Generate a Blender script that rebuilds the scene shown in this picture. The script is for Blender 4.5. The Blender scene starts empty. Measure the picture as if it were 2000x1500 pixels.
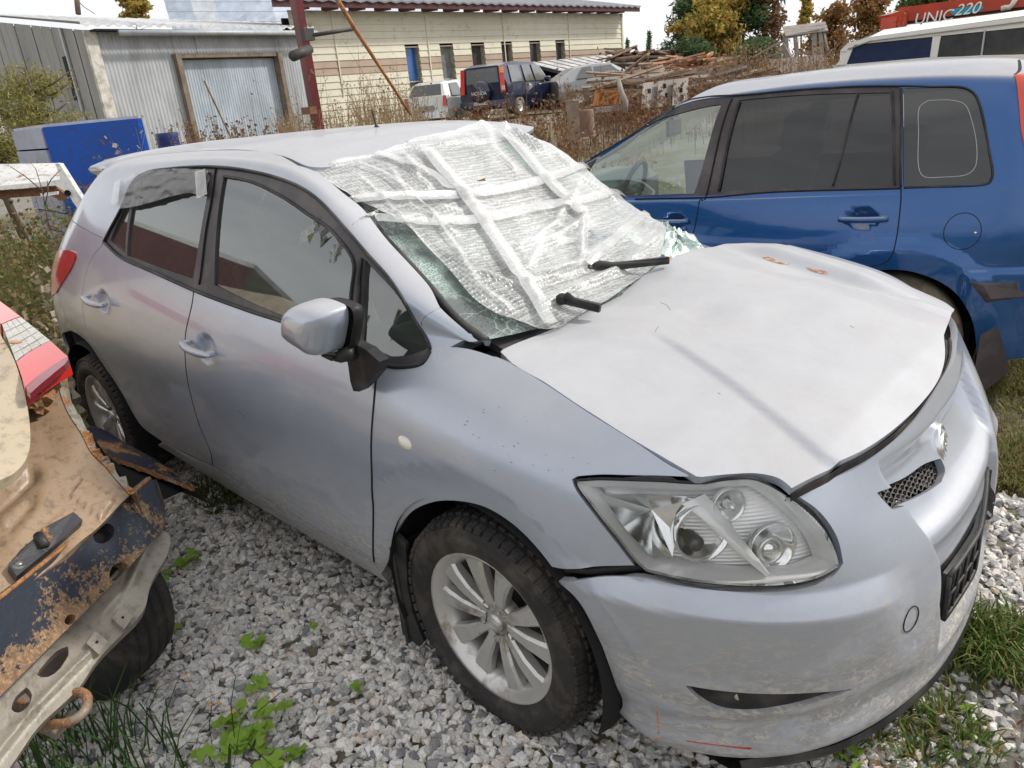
import bpy, math, random
import numpy as np
from mathutils import Vector, Matrix
from mathutils.geometry import delaunay_2d_cdt

SC = bpy.context.scene
COL = SC.collection
rnd = random.Random(7)
nrng = np.random.RandomState(11)
PI = math.pi

# ------------------------------------------------------------------ camera
CAM = np.array([1.21851701, -1.90374931, 1.58704543])
CR = np.array([0.73149913, 0.67555798, -0.09236031])
CU = np.array([-0.18052242, 0.32250761, 0.92919347])
CF = np.array([-0.65751097, 0.66303111, -0.3578674])
FPX = 1479.82                       # focal length in pixels of a 2000 px wide picture
cd = bpy.data.cameras.new('camera')
cam = bpy.data.objects.new('camera', cd)
COL.objects.link(cam)
cam.matrix_world = Matrix(((CR[0], CU[0], -CF[0], CAM[0]), (CR[1], CU[1], -CF[1], CAM[1]),
                           (CR[2], CU[2], -CF[2], CAM[2]), (0, 0, 0, 1)))
cd.sensor_width = 36
cd.lens = FPX / 2000 * 36
cd.clip_start = 0.05
cd.clip_end = 3000
SC.camera = cam

# ------------------------------------------------------------------ sky, sun, exposure
W = bpy.data.worlds.new('World')
SC.world = W
W.use_nodes = True
wn, wl = W.node_tree.nodes, W.node_tree.links
wn.clear()
SUN_EL, SUN_AZ = math.radians(40), math.radians(57)     # azimuth measured from +x towards +y
sky = wn.new('ShaderNodeTexSky')
sky.sky_type = 'NISHITA'
sky.sun_disc = False
sky.sun_elevation = SUN_EL
sky.sun_rotation = PI / 2 - SUN_AZ
bg1 = wn.new('ShaderNodeBackground'); bg1.inputs['Strength'].default_value = 0.12
wl.new(sky.outputs[0], bg1.inputs[0])
tc = wn.new('ShaderNodeTexCoord')
mp = wn.new('ShaderNodeMapping'); mp.inputs['Scale'].default_value = (1.0, 1.0, 3.2)
wl.new(tc.outputs['Generated'], mp.inputs[0])
n1 = wn.new('ShaderNodeTexNoise'); n1.inputs['Scale'].default_value = 2.2; n1.inputs['Detail'].default_value = 7; n1.inputs['Roughness'].default_value = .55
n1.inputs['Distortion'].default_value = .4
wl.new(mp.outputs[0], n1.inputs[0])
cr1 = wn.new('ShaderNodeValToRGB')
cr1.color_ramp.elements[0].position = .32; cr1.color_ramp.elements[0].color = (.52, .54, .58, 1)
cr1.color_ramp.elements[1].position = .62; cr1.color_ramp.elements[1].color = (.88, .858, .835, 1)
wl.new(n1.outputs[0], cr1.inputs[0])
bg2 = wn.new('ShaderNodeBackground'); bg2.inputs['Strength'].default_value = 1.0
wl.new(cr1.outputs[0], bg2.inputs[0])
mx = wn.new('ShaderNodeMixShader'); mx.inputs[0].default_value = .88        # almost closed cloud cover
wl.new(bg1.outputs[0], mx.inputs[1]); wl.new(bg2.outputs[0], mx.inputs[2])
wo = wn.new('ShaderNodeOutputWorld'); wl.new(mx.outputs[0], wo.inputs[0])

sl = bpy.data.lights.new('sun', 'SUN')
sl.energy = 2.2
sl.angle = math.radians(5)
sl.color = (1.0, .95, .87)
so = bpy.data.objects.new('sun', sl); COL.objects.link(so)
sdir = Vector((math.cos(SUN_EL) * math.cos(SUN_AZ), math.cos(SUN_EL) * math.sin(SUN_AZ), math.sin(SUN_EL)))
so.rotation_euler = sdir.to_track_quat('Z', 'Y').to_euler()
so.location = (0, 0, 20)
SC.view_settings.view_transform = 'Standard'
SC.view_settings.look = 'None'
SC.view_settings.exposure = 0.56
SC.view_settings.gamma = 1
SC.view_settings.use_curve_mapping = False
SC.render.engine = 'CYCLES'
SC.cycles.transparent_max_bounces = 16
SC.cycles.max_bounces = 8

# ------------------------------------------------------------------ point helpers
def ray(px, py):
    return CR * (px - 1000) / FPX - CU * (py - 750) / FPX + CF

def at_y(px, py, v):
    d = ray(px, py); return CAM + d * (v - CAM[1]) / d[1]

def at_x(px, py, v):
    d = ray(px, py); return CAM + d * (v - CAM[0]) / d[0]

def at_z(px, py, v):
    d = ray(px, py); return CAM + d * (v - CAM[2]) / d[2]

def at_d(px, py, depth):                       # point at a distance measured along the view axis
    return CAM + ray(px, py) * depth

def at_pl(px, py, P0, n):
    d = ray(px, py); n = np.asarray(n, float)
    return CAM + d * (((np.asarray(P0, float) - CAM) @ n) / (d @ n))

def proj(P):
    d = np.asarray(P, float) - CAM
    z = d @ CF
    return np.stack([1000 + FPX * (d @ CR) / z, 750 - FPX * (d @ CU) / z], -1), z

# ------------------------------------------------------------------ materials
MATS = {}
def ramp(nt, fac, stops):
    r = nt.nodes.new('ShaderNodeValToRGB')
    e = r.color_ramp.elements
    while len(e) < len(stops): e.new(.5)
    for k, (p, c) in enumerate(stops):
        e[k].position = p; e[k].color = (c[0], c[1], c[2], 1) if not isinstance(c, (int, float)) else (c, c, c, 1)
    nt.links.new(fac, r.inputs[0])
    return r.outputs[0]

def noise(nt, scale=5, detail=5, rough=.6, vec=None, dist=0, out='Fac'):
    n = nt.nodes.new('ShaderNodeTexNoise')
    n.inputs['Scale'].default_value = scale; n.inputs['Detail'].default_value = detail
    n.inputs['Roughness'].default_value = rough; n.inputs['Distortion'].default_value = dist
    if vec is not None: nt.links.new(vec, n.inputs['Vector'])
    return n.outputs[out]

def coords(nt, kind='Object', scale=(1, 1, 1), rot=(0, 0, 0)):
    t = nt.nodes.new('ShaderNodeTexCoord')
    m = nt.nodes.new('ShaderNodeMapping')
    m.inputs['Scale'].default_value = scale; m.inputs['Rotation'].default_value = rot
    nt.links.new(t.outputs[kind], m.inputs[0])
    return m.outputs[0]

def mixc(nt, fac, a, b):
    m = nt.nodes.new('ShaderNodeMix'); m.data_type = 'RGBA'
    for sock, v in ((m.inputs[0], fac), (m.inputs[6], a), (m.inputs[7], b)):
        if hasattr(v, 'is_output'): nt.links.new(v, sock)
        elif isinstance(v, (int, float)): sock.default_value = v
        else: sock.default_value = (v[0], v[1], v[2], 1)
    return m.outputs[2]

def mth(nt, op, a, b=0.0, clamp=False):
    m = nt.nodes.new('ShaderNodeMath'); m.operation = op; m.use_clamp = clamp
    for sock, v in ((m.inputs[0], a), (m.inputs[1], b)):
        if hasattr(v, 'is_output'): nt.links.new(v, sock)
        else: sock.default_value = v
    return m.outputs[0]

def bump(nt, h, strength=.3, dist=.01, bsdf=None):
    b = nt.nodes.new('ShaderNodeBump'); b.inputs['Strength'].default_value = strength; b.inputs['Distance'].default_value = dist
    nt.links.new(h, b.inputs['Height'])
    if bsdf: nt.links.new(b.outputs[0], bsdf.inputs['Normal'])
    return b.outputs[0]

def newmat(name):
    m = bpy.data.materials.new(name); m.use_nodes = True
    nt = m.node_tree
    b = nt.nodes['Principled BSDF']
    MATS[name] = m
    return m, nt, b

def mat(name, c, rough=.6, metal=0, spec=.5, coat=0, var=.18, vscale=6, bumpy=0, bscale=40, alpha=1, trans=0, ior=1.45, dirt=None, dirtamt=.5, dscale=4, emit=0):
    if name in MATS: return MATS[name]
    m, nt, b = newmat(name)
    co = coords(nt)
    n = noise(nt, vscale, 6, .6, co)
    lo = [x * (1 - var) for x in c]; hi = [min(1, x * (1 + var)) for x in c]
    col = ramp(nt, n, [(.3, lo), (.7, hi)])
    if dirt:
        n2 = noise(nt, dscale, 8, .65, co, .3)
        f = ramp(nt, n2, [(.62 - .35 * dirtamt, 0.0), (.72 - .15 * dirtamt, 1.0)])
        col = mixc(nt, f, col, dirt)
    nt.links.new(col, b.inputs['Base Color'])
    b.inputs['Roughness'].default_value = rough
    b.inputs['Metallic'].default_value = metal
    b.inputs['Specular IOR Level'].default_value = spec
    b.inputs['IOR'].default_value = ior
    b.inputs['Coat Weight'].default_value = coat
    b.inputs['Coat Roughness'].default_value = .08
    b.inputs['Transmission Weight'].default_value = trans
    b.inputs['Alpha'].default_value = alpha
    if bumpy: bump(nt, noise(nt, bscale, 6, .6, co), bumpy, .01, b)
    return m

# ------------------------------------------------------------------ object helpers
def tag(o, label=None, cat=None, group=None, kind=None):
    if label: o['label'] = label
    if cat: o['category'] = cat
    if group: o['group'] = group
    if kind: o['kind'] = kind
    return o

def link(name, me, m=None, parent=None):
    o = bpy.data.objects.new(name, me); COL.objects.link(o)
    if m is not None:
        for k in (m if isinstance(m, (list, tuple)) else [m]): me.materials.append(k)
    if parent is not None: o.parent = parent; o.matrix_parent_inverse = parent_inv(parent)
    return o

def parent_inv(p):
    if p.parent is not None: return Matrix.Identity(4)
    return (Matrix.Translation(p.location) @ p.rotation_euler.to_matrix().to_4x4()).inverted()

def empty(name, loc=(0, 0, 0), rz=0.0):
    o = bpy.data.objects.new(name, None); COL.objects.link(o)
    o.empty_display_size = .2; o.location = loc; o.rotation_euler = (0, 0, rz)
    return o

class MB:
    """collects simple shapes into one mesh"""
    def __init__(s): s.v = []; s.f = []; s.sm = []
    def add(s, vs, fs, smooth=False):
        k = len(s.v); s.v += [tuple(map(float, x)) for x in vs]
        s.f += [tuple(i + k for i in f) for f in fs]; s.sm += [smooth] * len(fs)
        return s
    def box(s, c, size, R=None, taper=1.0, bev=0.0):
        hx, hy, hz = size[0] / 2, size[1] / 2, size[2] / 2
        if bev > 0:
            b = min(bev, hx * .45, hy * .45, hz * .45)
            P = []
            for z, q in ((-hz, b), (-hz + b, 0), (hz - b, 0), (hz, b)):
                x, y = hx - q, hy - q
                P += [(-x + b, -y, z), (x - b, -y, z), (x, -y + b, z), (x, y - b, z), (x - b, y, z), (-x + b, y, z), (-x, y - b, z), (-x, -y + b, z)]
            F = [tuple(range(7, -1, -1)), tuple(range(24, 32))]
            for l in range(3):
                for i in range(8):
                    j = (i + 1) % 8; F.append((l * 8 + i, l * 8 + j, l * 8 + 8 + j, l * 8 + 8 + i))
        else:
            t = taper
            P = [(-hx, -hy, -hz), (hx, -hy, -hz), (hx, hy, -hz), (-hx, hy, -hz), (-hx * t, -hy * t, hz), (hx * t, -hy * t, hz), (hx * t, hy * t, hz), (-hx * t, hy * t, hz)]
            F = [(0, 3, 2, 1), (4, 5, 6, 7), (0, 1, 5, 4), (1, 2, 6, 5), (2, 3, 7, 6), (3, 0, 4, 7)]
        P = np.array(P)
        if R is not None: P = P @ np.array(R).T
        return s.add(P + np.array(c), F)
    def beam(s, a, b, w, h=None, up=(0, 0, 1)):
        a, b = np.array(a, float), np.array(b, float); h = h or w
        d = b - a; L = np.linalg.norm(d); d = d / L
        x = np.cross(d, up)
        if np.linalg.norm(x) < 1e-4: x = np.cross(d, (1, 0, 0))
        x /= np.linalg.norm(x); z = np.cross(x, d)
        return s.box((a + b) / 2, (w, L, h), np.stack([x, d, z], 1))
    def tube(s, pts, r, n=8, cap=True, smooth=True, closed=False):
        pts = np.array(pts, float); m = len(pts)
        rr = np.full(m, r) if np.isscalar(r) else np.array(r, float)
        V = []
        T = np.gradient(pts, axis=0)
        if closed: T = np.roll(pts, -1, 0) - np.roll(pts, 1, 0)
        T /= np.linalg.norm(T, axis=1)[:, None] + 1e-9
        ref = np.array([0, 0, 1.]) if abs(T[0][2]) < .9 else np.array([1., 0, 0])
        x = np.cross(T[0], ref); x /= np.linalg.norm(x)
        for i in range(m):
            x = x - T[i] * (x @ T[i]); x /= np.linalg.norm(x) + 1e-9
            y = np.cross(T[i], x)
            for k in range(n):
                a = 2 * PI * k / n
                V.append(pts[i] + rr[i] * (math.cos(a) * x + math.sin(a) * y))
        Fc = []
        for i in range(m if closed else m - 1):
            j = (i + 1) % m
            for k in range(n):
                l = (k + 1) % n
                Fc.append((i * n + k, i * n + l, j * n + l, j * n + k))
        if cap and not closed:
            Fc.append(tuple(range(n - 1, -1, -1))); Fc.append(tuple((m - 1) * n + k for k in range(n)))
        return s.add(V, Fc, smooth)
    def lathe(s, prof, c, axis=(0, 1, 0), n=32, smooth=True, closed=False, ang=(0, 2 * PI)):
        """prof: list of (radius, along-axis)"""
        ax = np.array(axis, float); ax /= np.linalg.norm(ax)
        x = np.cross(ax, (0, 0, 1.)) if abs(ax[2]) < .9 else np.array([1., 0, 0])
        x /= np.linalg.norm(x); y = np.cross(ax, x)
        c = np.array(c, float); V = []
        full = abs(ang[1] - ang[0] - 2 * PI) < 1e-6
        nn = n if full else n + 1
        for r, h in prof:
            for k in range(nn):
                a = ang[0] + (ang[1] - ang[0]) * k / n
                V.append(c + ax * h + r * (math.cos(a) * x + math.sin(a) * y))
        Fc = []
        m = len(prof)
        for i in range(m if closed else m - 1):
            j = (i + 1) % m
            for k in range(n):
                l = (k + 1) % nn
                Fc.append((i * nn + k, i * nn + l, j * nn + l, j * nn + k))
        return s.add(V, Fc, smooth)
    def quad(s, a, b, c, d): return s.add([a, b, c, d], [(0, 1, 2, 3)])
    def prism(s, poly, off, smooth=False):
        """extrude a planar polygon of 3-D points by vector off"""
        P = [np.array(p, float) for p in poly]; n = len(P); off = np.array(off, float)
        V = P + [p + off for p in P]
        F = [tuple(range(n - 1, -1, -1)), tuple(range(n, 2 * n))]
        F += [(i, (i + 1) % n, n + (i + 1) % n, n + i) for i in range(n)]
        return s.add(V, F, smooth)
    def mesh(s, name):
        me = bpy.data.meshes.new(name)
        me.from_pydata(s.v, [], s.f)
        me.polygons.foreach_set('use_smooth', s.sm)
        me.update()
        return me
    def build(s, name, m=None, parent=None):
        return link(name, s.mesh(name), m, parent)

def np_mesh(name, V, F, smooth=True):
    """fast mesh from arrays; F is (n,3) or (n,4)"""
    me = bpy.data.meshes.new(name)
    V = np.asarray(V, np.float32); F = np.asarray(F, np.int32)
    k = F.shape[1]
    me.vertices.add(len(V)); me.vertices.foreach_set('co', V.ravel())
    me.loops.add(F.size); me.loops.foreach_set('vertex_index', F.ravel())
    me.polygons.add(len(F)); me.polygons.foreach_set('loop_start', np.arange(0, F.size, k, dtype=np.int32))
    me.update(calc_edges=True)
    me.polygons.foreach_set('use_smooth', np.full(len(F), smooth))
    return me

# ------------------------------------------------------------------ smooth surfaces
def nspline(X, t):
    """natural cubic spline through rows of X (n,...) at parameters t in [0,n-1]"""
    X = np.asarray(X, float); n = len(X)
    sh = X.shape[1:]; Y = X.reshape(n, -1)
    A = np.zeros((n, n)); B = np.zeros_like(Y)
    A[0, 0] = 1; A[-1, -1] = 1
    for i in range(1, n - 1):
        A[i, i - 1] = 1; A[i, i] = 4; A[i, i + 1] = 1
        B[i] = 6 * (Y[i - 1] - 2 * Y[i] + Y[i + 1])
    M = np.linalg.solve(A, B)
    t = np.clip(np.asarray(t, float), 0, n - 1); i = np.minimum(t.astype(int), n - 2); f = (t - i)[:, None]
    a = 1 - f
    R = a * Y[i] + f * Y[i + 1] + ((a ** 3 - a) * M[i] + (f ** 3 - f) * M[i + 1]) / 6
    return R.reshape((len(t),) + sh)

def cr_curve(P, per=8):
    """dense smooth curve through points"""
    P = np.asarray(P, float)
    if len(P) < 3: return np.stack([P[0] + (P[-1] - P[0]) * k / per for k in range(per + 1)])
    d = np.r_[0, np.cumsum(np.sqrt(np.linalg.norm(np.diff(P, axis=0), axis=1)) + 1e-9)]
    out = []
    for i in range(len(P) - 1):
        p0 = P[i - 1] if i > 0 else 2 * P[0] - P[1]
        p3 = P[i + 2] if i + 2 < len(P) else 2 * P[-1] - P[-2]
        p1, p2 = P[i], P[i + 1]
        t0 = d[i - 1] if i > 0 else d[0] - (d[1] - d[0]); t1 = d[i]; t2 = d[i + 1]
        t3 = d[i + 2] if i + 2 < len(P) else d[-1] + (d[-1] - d[-2])
        for k in range(per):
            t = t1 + (t2 - t1) * k / per
            A1 = (t1 - t) / (t1 - t0) * p0 + (t - t0) / (t1 - t0) * p1
            A2 = (t2 - t) / (t2 - t1) * p1 + (t - t1) / (t2 - t1) * p2
            A3 = (t3 - t) / (t3 - t2) * p2 + (t - t2) / (t3 - t2) * p3
            B1 = (t2 - t) / (t2 - t0) * A1 + (t - t0) / (t2 - t0) * A2
            B2 = (t3 - t) / (t3 - t1) * A2 + (t - t1) / (t3 - t1) * A3
            out.append((t2 - t) / (t2 - t1) * B1 + (t - t1) / (t2 - t1) * B2)
    out.append(P[-1])
    return np.array(out)

def inpoly(P, poly):
    x, y = P[:, 0], P[:, 1]; c = np.zeros(len(P), bool)
    px, py = poly[:, 0], poly[:, 1]; qx, qy = np.roll(px, 1), np.roll(py, 1)
    for a, b, e, f in zip(px, py, qx, qy):
        if b == f: continue
        m = ((b > y) != (f > y)) & (x < (e - a) * (y - b) / (f - b) + a)
        c ^= m
    return c

class Surf:
    def __init__(s, ctrl, nu, nv, disp=None, flip=False):
        C = np.asarray(ctrl, float)                 # (cols u, rows v, 3)
        s.n, s.m = C.shape[0], C.shape[1]
        u = np.linspace(0, s.n - 1, nu); v = np.linspace(0, s.m - 1, nv)
        T = nspline(C, u)                           # nu,m,3
        T = nspline(T.transpose(1, 0, 2), v).transpose(1, 0, 2)
        s.T = T; s.flip = flip
        s.setup()
        if disp is not None:
            d = disp(T, s.N)
            s.T = T + (s.N * d[..., None] if d.ndim == 2 else d)
            s.setup()
    def setup(s):
        T = s.T
        du = np.gradient(T, axis=0); dv = np.gradient(T, axis=1)
        N = np.cross(du, dv); N /= np.linalg.norm(N, axis=2)[..., None] + 1e-12
        if s.flip: N = -N
        s.N = N
        s.su = np.linalg.norm(du, axis=2).mean(); s.sv = np.linalg.norm(dv, axis=2).mean()
        s.P, s.Z = proj(T)
        s.front = ((CAM - T) * N).sum(2) > 0
    def bil(s, A, g):
        g = np.atleast_2d(g)
        a = np.clip(g[:, 0], 0, s.T.shape[0] - 1.001); b = np.clip(g[:, 1], 0, s.T.shape[1] - 1.001)
        i = a.astype(int); j = b.astype(int); f = (a - i)[:, None]; h = (b - j)[:, None]
        return (1 - f) * (1 - h) * A[i, j] + f * (1 - h) * A[i + 1, j] + (1 - f) * h * A[i, j + 1] + f * h * A[i + 1, j + 1]
    def pt(s, g): return s.bil(s.T, g)
    def nm(s, g):
        n = s.bil(s.N, g); return n / (np.linalg.norm(n, axis=1)[:, None] + 1e-12)
    def cast(s, px, py):
        D = (s.P[..., 0] - px) ** 2 + (s.P[..., 1] - py) ** 2
        D = np.where(s.front & (s.Z > 0), D, 1e12)
        i, j = np.unravel_index(np.argmin(D), D.shape)
        g = np.array([i, j], float)
        for _ in range(6):
            p = s.bil(s.P, g)[0]; e = np.array([px, py]) - p
            a = s.bil(s.P, g + [.5, 0])[0] - s.bil(s.P, g - [.5, 0])[0]
            b = s.bil(s.P, g + [0, .5])[0] - s.bil(s.P, g - [0, .5])[0]
            J = np.stack([a, b], 1)
            if abs(np.linalg.det(J)) < 1e-6: break
            st = np.linalg.solve(J, e); st = np.clip(st, -2, 2); g = g + st
            g[0] = min(max(g[0], 0), s.T.shape[0] - 1.001); g[1] = min(max(g[1], 0), s.T.shape[1] - 1.001)
        return g
    def near(s, P):
        D = ((s.T - np.array(P)) ** 2).sum(2)
        return np.array(np.unravel_index(np.argmin(D), D.shape), float)
    def q(s, e):
        return s.cast(*e) if len(e) == 2 else s.near(e)
    def loop(s, segs, per=6):
        out = []
        for sg in segs:
            G = np.array([s.q(e) for e in sg])
            c = cr_curve(G * [s.su, s.sv], per) / [s.su, s.sv]
            out += list(c[:-1])
        return np.array(out)
    def panel(s, name, loop, m, parent, sp=.02, inset=.002, depth=.012, holes=(), off=0.0, mirror=False, flatn=None):
        sc = np.array([s.su, s.sv])
        L = loop * sc
        def resample(L):
            keep = [L[0]]
            for p in L[1:]:
                if np.linalg.norm(p - keep[-1]) > sp * .35: keep.append(p)
            if np.linalg.norm(keep[-1] - keep[0]) < sp * .2: keep.pop()
            L = np.array(keep); o = []
            for i in range(len(L)):
                a, b = L[i], L[(i + 1) % len(L)]; k = max(1, int(np.ceil(np.linalg.norm(b - a) / sp)))
                o += [a + (b - a) * t / k for t in range(k)]
            return np.array(o)
        def insetf(L, d):
            area = .5 * np.sum(L[:, 0] * np.roll(L[:, 1], -1) - np.roll(L[:, 0], -1) * L[:, 1])
            t = np.roll(L, -1, 0) - np.roll(L, 1, 0); t /= np.linalg.norm(t, axis=1)[:, None] + 1e-9
            nrm = np.stack([-t[:, 1], t[:, 0]], 1) * (1 if area > 0 else -1)
            return L + nrm * d
        L = resample(L)
        if inset: L = insetf(L, inset)
        H = []
        for h in holes:
            h = resample(h * sc); H.append(insetf(h, -inset))
        lo, hi = L.min(0), L.max(0)
        gx, gy = np.meshgrid(np.arange(lo[0] + sp / 2, hi[0], sp), np.arange(lo[1] + sp / 2, hi[1], sp), indexing='ij')
        G = np.stack([gx.ravel(), gy.ravel()], 1)
        G = G[inpoly(G, L)]
        for h in H: G = G[~inpoly(G, h)]
        B = np.vstack([L] + H)
        if len(G):
            d = np.full(len(G), 1e9)
            for k in range(0, len(B), 64):
                d = np.minimum(d, np.sqrt(((G[:, None] - B[None, k:k + 64]) ** 2).sum(2)).min(1))
            G = G[d > sp * .45]
        V2 = np.vstack([B, G]); E = []; k = 0
        for q in [L] + H:
            n = len(q); E += [(k + i, k + (i + 1) % n) for i in range(n)]; k += n
        r = delaunay_2d_cdt([Vector(p) for p in V2], E, [], 0, 1e-7)
        rv = np.array([tuple(p) for p in r[0]]); rf = np.array(r[2], int)
        cen = rv[rf].mean(1); ok = inpoly(cen, L)
        for h in H: ok &= ~inpoly(cen, h)
        rf = rf[ok]
        g = rv / sc
        P = s.pt(g); N = s.nm(g); N0 = N
        if off: P = P + N * off
        # orient faces like N
        fn = np.cross(P[rf[:, 1]] - P[rf[:, 0]], P[rf[:, 2]] - P[rf[:, 0]])
        bad = (fn * N[rf[:, 0]]).sum(1) < 0
        rf[bad] = rf[bad][:, ::-1]
        nv = len(P)
        # flange
        FV = []; FF = []; k0 = nv
        if depth:
            for q in [L] + H:
                gq = q / sc; Pq = s.pt(gq) + s.nm(gq) * off; Nq = s.nm(gq); n = len(q)
                FV.append(Pq); FV.append(Pq - Nq * depth * .3); FV.append(Pq - Nq * depth)
                i = np.arange(n); j = (i + 1) % n
                for l in (0, n):
                    FF.append(np.stack([k0 + l + i, k0 + l + j, k0 + l + n + j], 1)); FF.append(np.stack([k0 + l + i, k0 + l + n + j, k0 + l + n + i], 1))
                k0 += 3 * n
        VV = np.vstack([P] + FV); FA = np.vstack([rf] + FF)
        NN = np.vstack([N, np.zeros((len(VV) - nv, 3))])
        if flatn is not None:                      # window glass is flatter than the body round it
            NN[:nv] = NN[:nv] * .12 + np.array(flatn) * .88; NN[:nv] /= np.linalg.norm(NN[:nv], axis=1)[:, None]
        if mirror: VV = VV * [1, -1, 1]; NN = NN * [1, -1, 1]; FA = FA[:, ::-1]
        me = np_mesh(name, VV, FA)
        me.normals_split_custom_set_from_vertices([tuple(x) for x in NN])
        return link(name, me, m, parent)

def smooth01(x): x = np.clip(x, 0, 1); return x * x * (3 - 2 * x)

# ================================================================== silver hatchback
def silver_paint():
    m, nt, b = newmat('silver_paint')
    co = coords(nt)
    n = noise(nt, 9, 8, .7, co)
    base = ramp(nt, n, [(.3, (.43, .475, .575)), (.7, (.48, .525, .62))])
    # pale road dust lies on the faces that look up, old scuffs everywhere
    geo = nt.nodes.new('ShaderNodeNewGeometry'); sx = nt.nodes.new('ShaderNodeSeparateXYZ')
    nt.links.new(geo.outputs['Normal'], sx.inputs[0])
    up = mth(nt, 'MULTIPLY', mth(nt, 'SUBTRACT', sx.outputs[2], .35), 1.6, True)
    n2 = noise(nt, 3.5, 9, .72, co, .6)
    d1 = mth(nt, 'MULTIPLY', up, ramp(nt, n2, [(.2, .70), (.8, 1.0)]))
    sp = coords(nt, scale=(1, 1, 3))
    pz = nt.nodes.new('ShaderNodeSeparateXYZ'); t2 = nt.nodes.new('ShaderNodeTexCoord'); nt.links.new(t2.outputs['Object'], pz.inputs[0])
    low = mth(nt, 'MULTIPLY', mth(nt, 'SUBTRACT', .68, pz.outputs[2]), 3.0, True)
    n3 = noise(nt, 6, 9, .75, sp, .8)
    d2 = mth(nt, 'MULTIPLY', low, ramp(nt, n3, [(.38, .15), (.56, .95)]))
    dust = mth(nt, 'MAXIMUM', d1, d2)
    fine = noise(nt, 260, 3, .6, co)
    gravel_refl = mth(nt, 'MULTIPLY', ramp(nt, noise(nt, 46, 8, .8, coords(nt, scale=(.55, 1, 1.6), rot=(0, .35, 0)), .6), [(.50, 0.0), (.57, 1.0)]), low)  # pale strokes imitating gravel reflected in the lower paint, put into the colour
    speck = ramp(nt, noise(nt, 55, 2, .5, co), [(.72, 0.0), (.76, .55)])
    smud = noise(nt, 4, 12, .82, co, .3); scr = noise(nt, 30, 3, .6, coords(nt, scale=(.2, 3.0, 1), rot=(0, 0, .6)), .2)
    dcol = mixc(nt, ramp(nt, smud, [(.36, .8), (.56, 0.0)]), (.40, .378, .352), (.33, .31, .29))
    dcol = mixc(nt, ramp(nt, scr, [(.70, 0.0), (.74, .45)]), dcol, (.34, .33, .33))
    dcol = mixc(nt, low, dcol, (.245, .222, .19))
    base = mixc(nt, mth(nt, 'MULTIPLY', dust, .78), base, dcol)
    base = mixc(nt, mth(nt, 'MULTIPLY', speck, .35), base, (.30, .28, .26))
    base = mixc(nt, mth(nt, 'MULTIPLY', gravel_refl, ramp(nt, n3, [(.35, .15), (.60, .8)])), base, (.60, .555, .49))
    nt.links.new(base, b.inputs['Base Color'])
    met = mth(nt, 'SUBTRACT', .42, mth(nt, 'MULTIPLY', dust, .40), True)
    nt.links.new(met, b.inputs['Metallic'])
    r = mth(nt, 'ADD', .24, mth(nt, 'MULTIPLY', dust, .4)); r = mth(nt, 'ADD', r, mth(nt, 'MULTIPLY', n2, .10))
    nt.links.new(r, b.inputs['Roughness'])
    cw = mth(nt, 'SUBTRACT', .9, mth(nt, 'MULTIPLY', dust, .8), True)
    nt.links.new(cw, b.inputs['Coat Weight'])
    nt.links.new(ramp(nt, n3, [(.3, .03), (.75, .14)]), b.inputs['Coat Roughness'])
    bump(nt, mth(nt, 'ADD', n2, mth(nt, 'MULTIPLY', fine, .08)), .05, .01, b)
    return m

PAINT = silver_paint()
BLACKP = mat('black_plastic', (.022, .022, .024), .5, spec=.4, var=.3, dirt=(.07, .065, .06), dirtamt=.45, dscale=6)
TRIM = mat('window_trim', (.045, .04, .045), .42, var=.2, dirt=(.10, .09, .085), dirtamt=.4)
SEAL = mat('rubber_seal', (.022, .020, .020), .8, spec=.25, var=.3, dirt=(.075, .068, .06), dirtamt=.5, dscale=8)
RUBBER = mat('tyre_rubber', (.024, .022, .022), .7, var=.3, dirt=(.085, .072, .06), dirtamt=.38, dscale=7, bumpy=.25, bscale=90)
DARK = mat('dark_cavity', (.012, .012, .013), .9, var=.2)
INNER = mat('dark_interior', (.05, .048, .05), .8, var=.2)
SEATM = mat('seat_fabric', (.12, .115, .115), .9, var=.2)
CHROME = mat('chrome', (.85, .86, .86), .12, metal=1, var=.04)
CHROMER = mat('dull_chrome', (.78, .79, .78), .28, metal=1, var=.08)
ALLOY = mat('alloy', (.60, .59, .575), .34, metal=.6, var=.1, dirt=(.30, .26, .21), dirtamt=.2, dscale=12)

def glass_mat(name, tint, dark, rough=.02, refl=.0, dust=.0, dcol=(.55, .55, .5)):
    """car glass: fresnel reflection over a tinted see-through, with a film of dust"""
    m = bpy.data.materials.new(name); m.use_nodes = True; nt = m.node_tree; nt.nodes.clear()
    N = nt.nodes; L = nt.links
    tr = N.new('ShaderNodeBsdfTransparent'); tr.inputs[0].default_value = (tint[0] * dark, tint[1] * dark, tint[2] * dark, 1)
    gl = N.new('ShaderNodeBsdfGlossy'); gl.inputs['Roughness'].default_value = rough; gl.inputs[0].default_value = (.95, .97, .97, 1)
    fr = N.new('ShaderNodeFresnel'); fr.inputs[0].default_value = 1.52
    f = mth(nt, 'ADD', fr.outputs[0], refl, True)
    mx = N.new('ShaderNodeMixShader'); L.new(f, mx.inputs[0]); L.new(tr.outputs[0], mx.inputs[1]); L.new(gl.outputs[0], mx.inputs[2])
    df = N.new('ShaderNodeBsdfDiffuse'); df.inputs[0].default_value = dcol + (1,)
    n = noise(nt, 5, 8, .7, coords(nt), .5)
    m2 = N.new('ShaderNodeMixShader'); L.new(mth(nt, 'MULTIPLY', ramp(nt, n, [(.3, .5), (.75, 1.0)]), dust), m2.inputs[0])
    L.new(mx.outputs[0], m2.inputs[1]); L.new(df.outputs[0], m2.inputs[2])
    o = N.new('ShaderNodeOutputMaterial'); L.new(m2.outputs[0], o.inputs[0])
    return m

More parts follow.
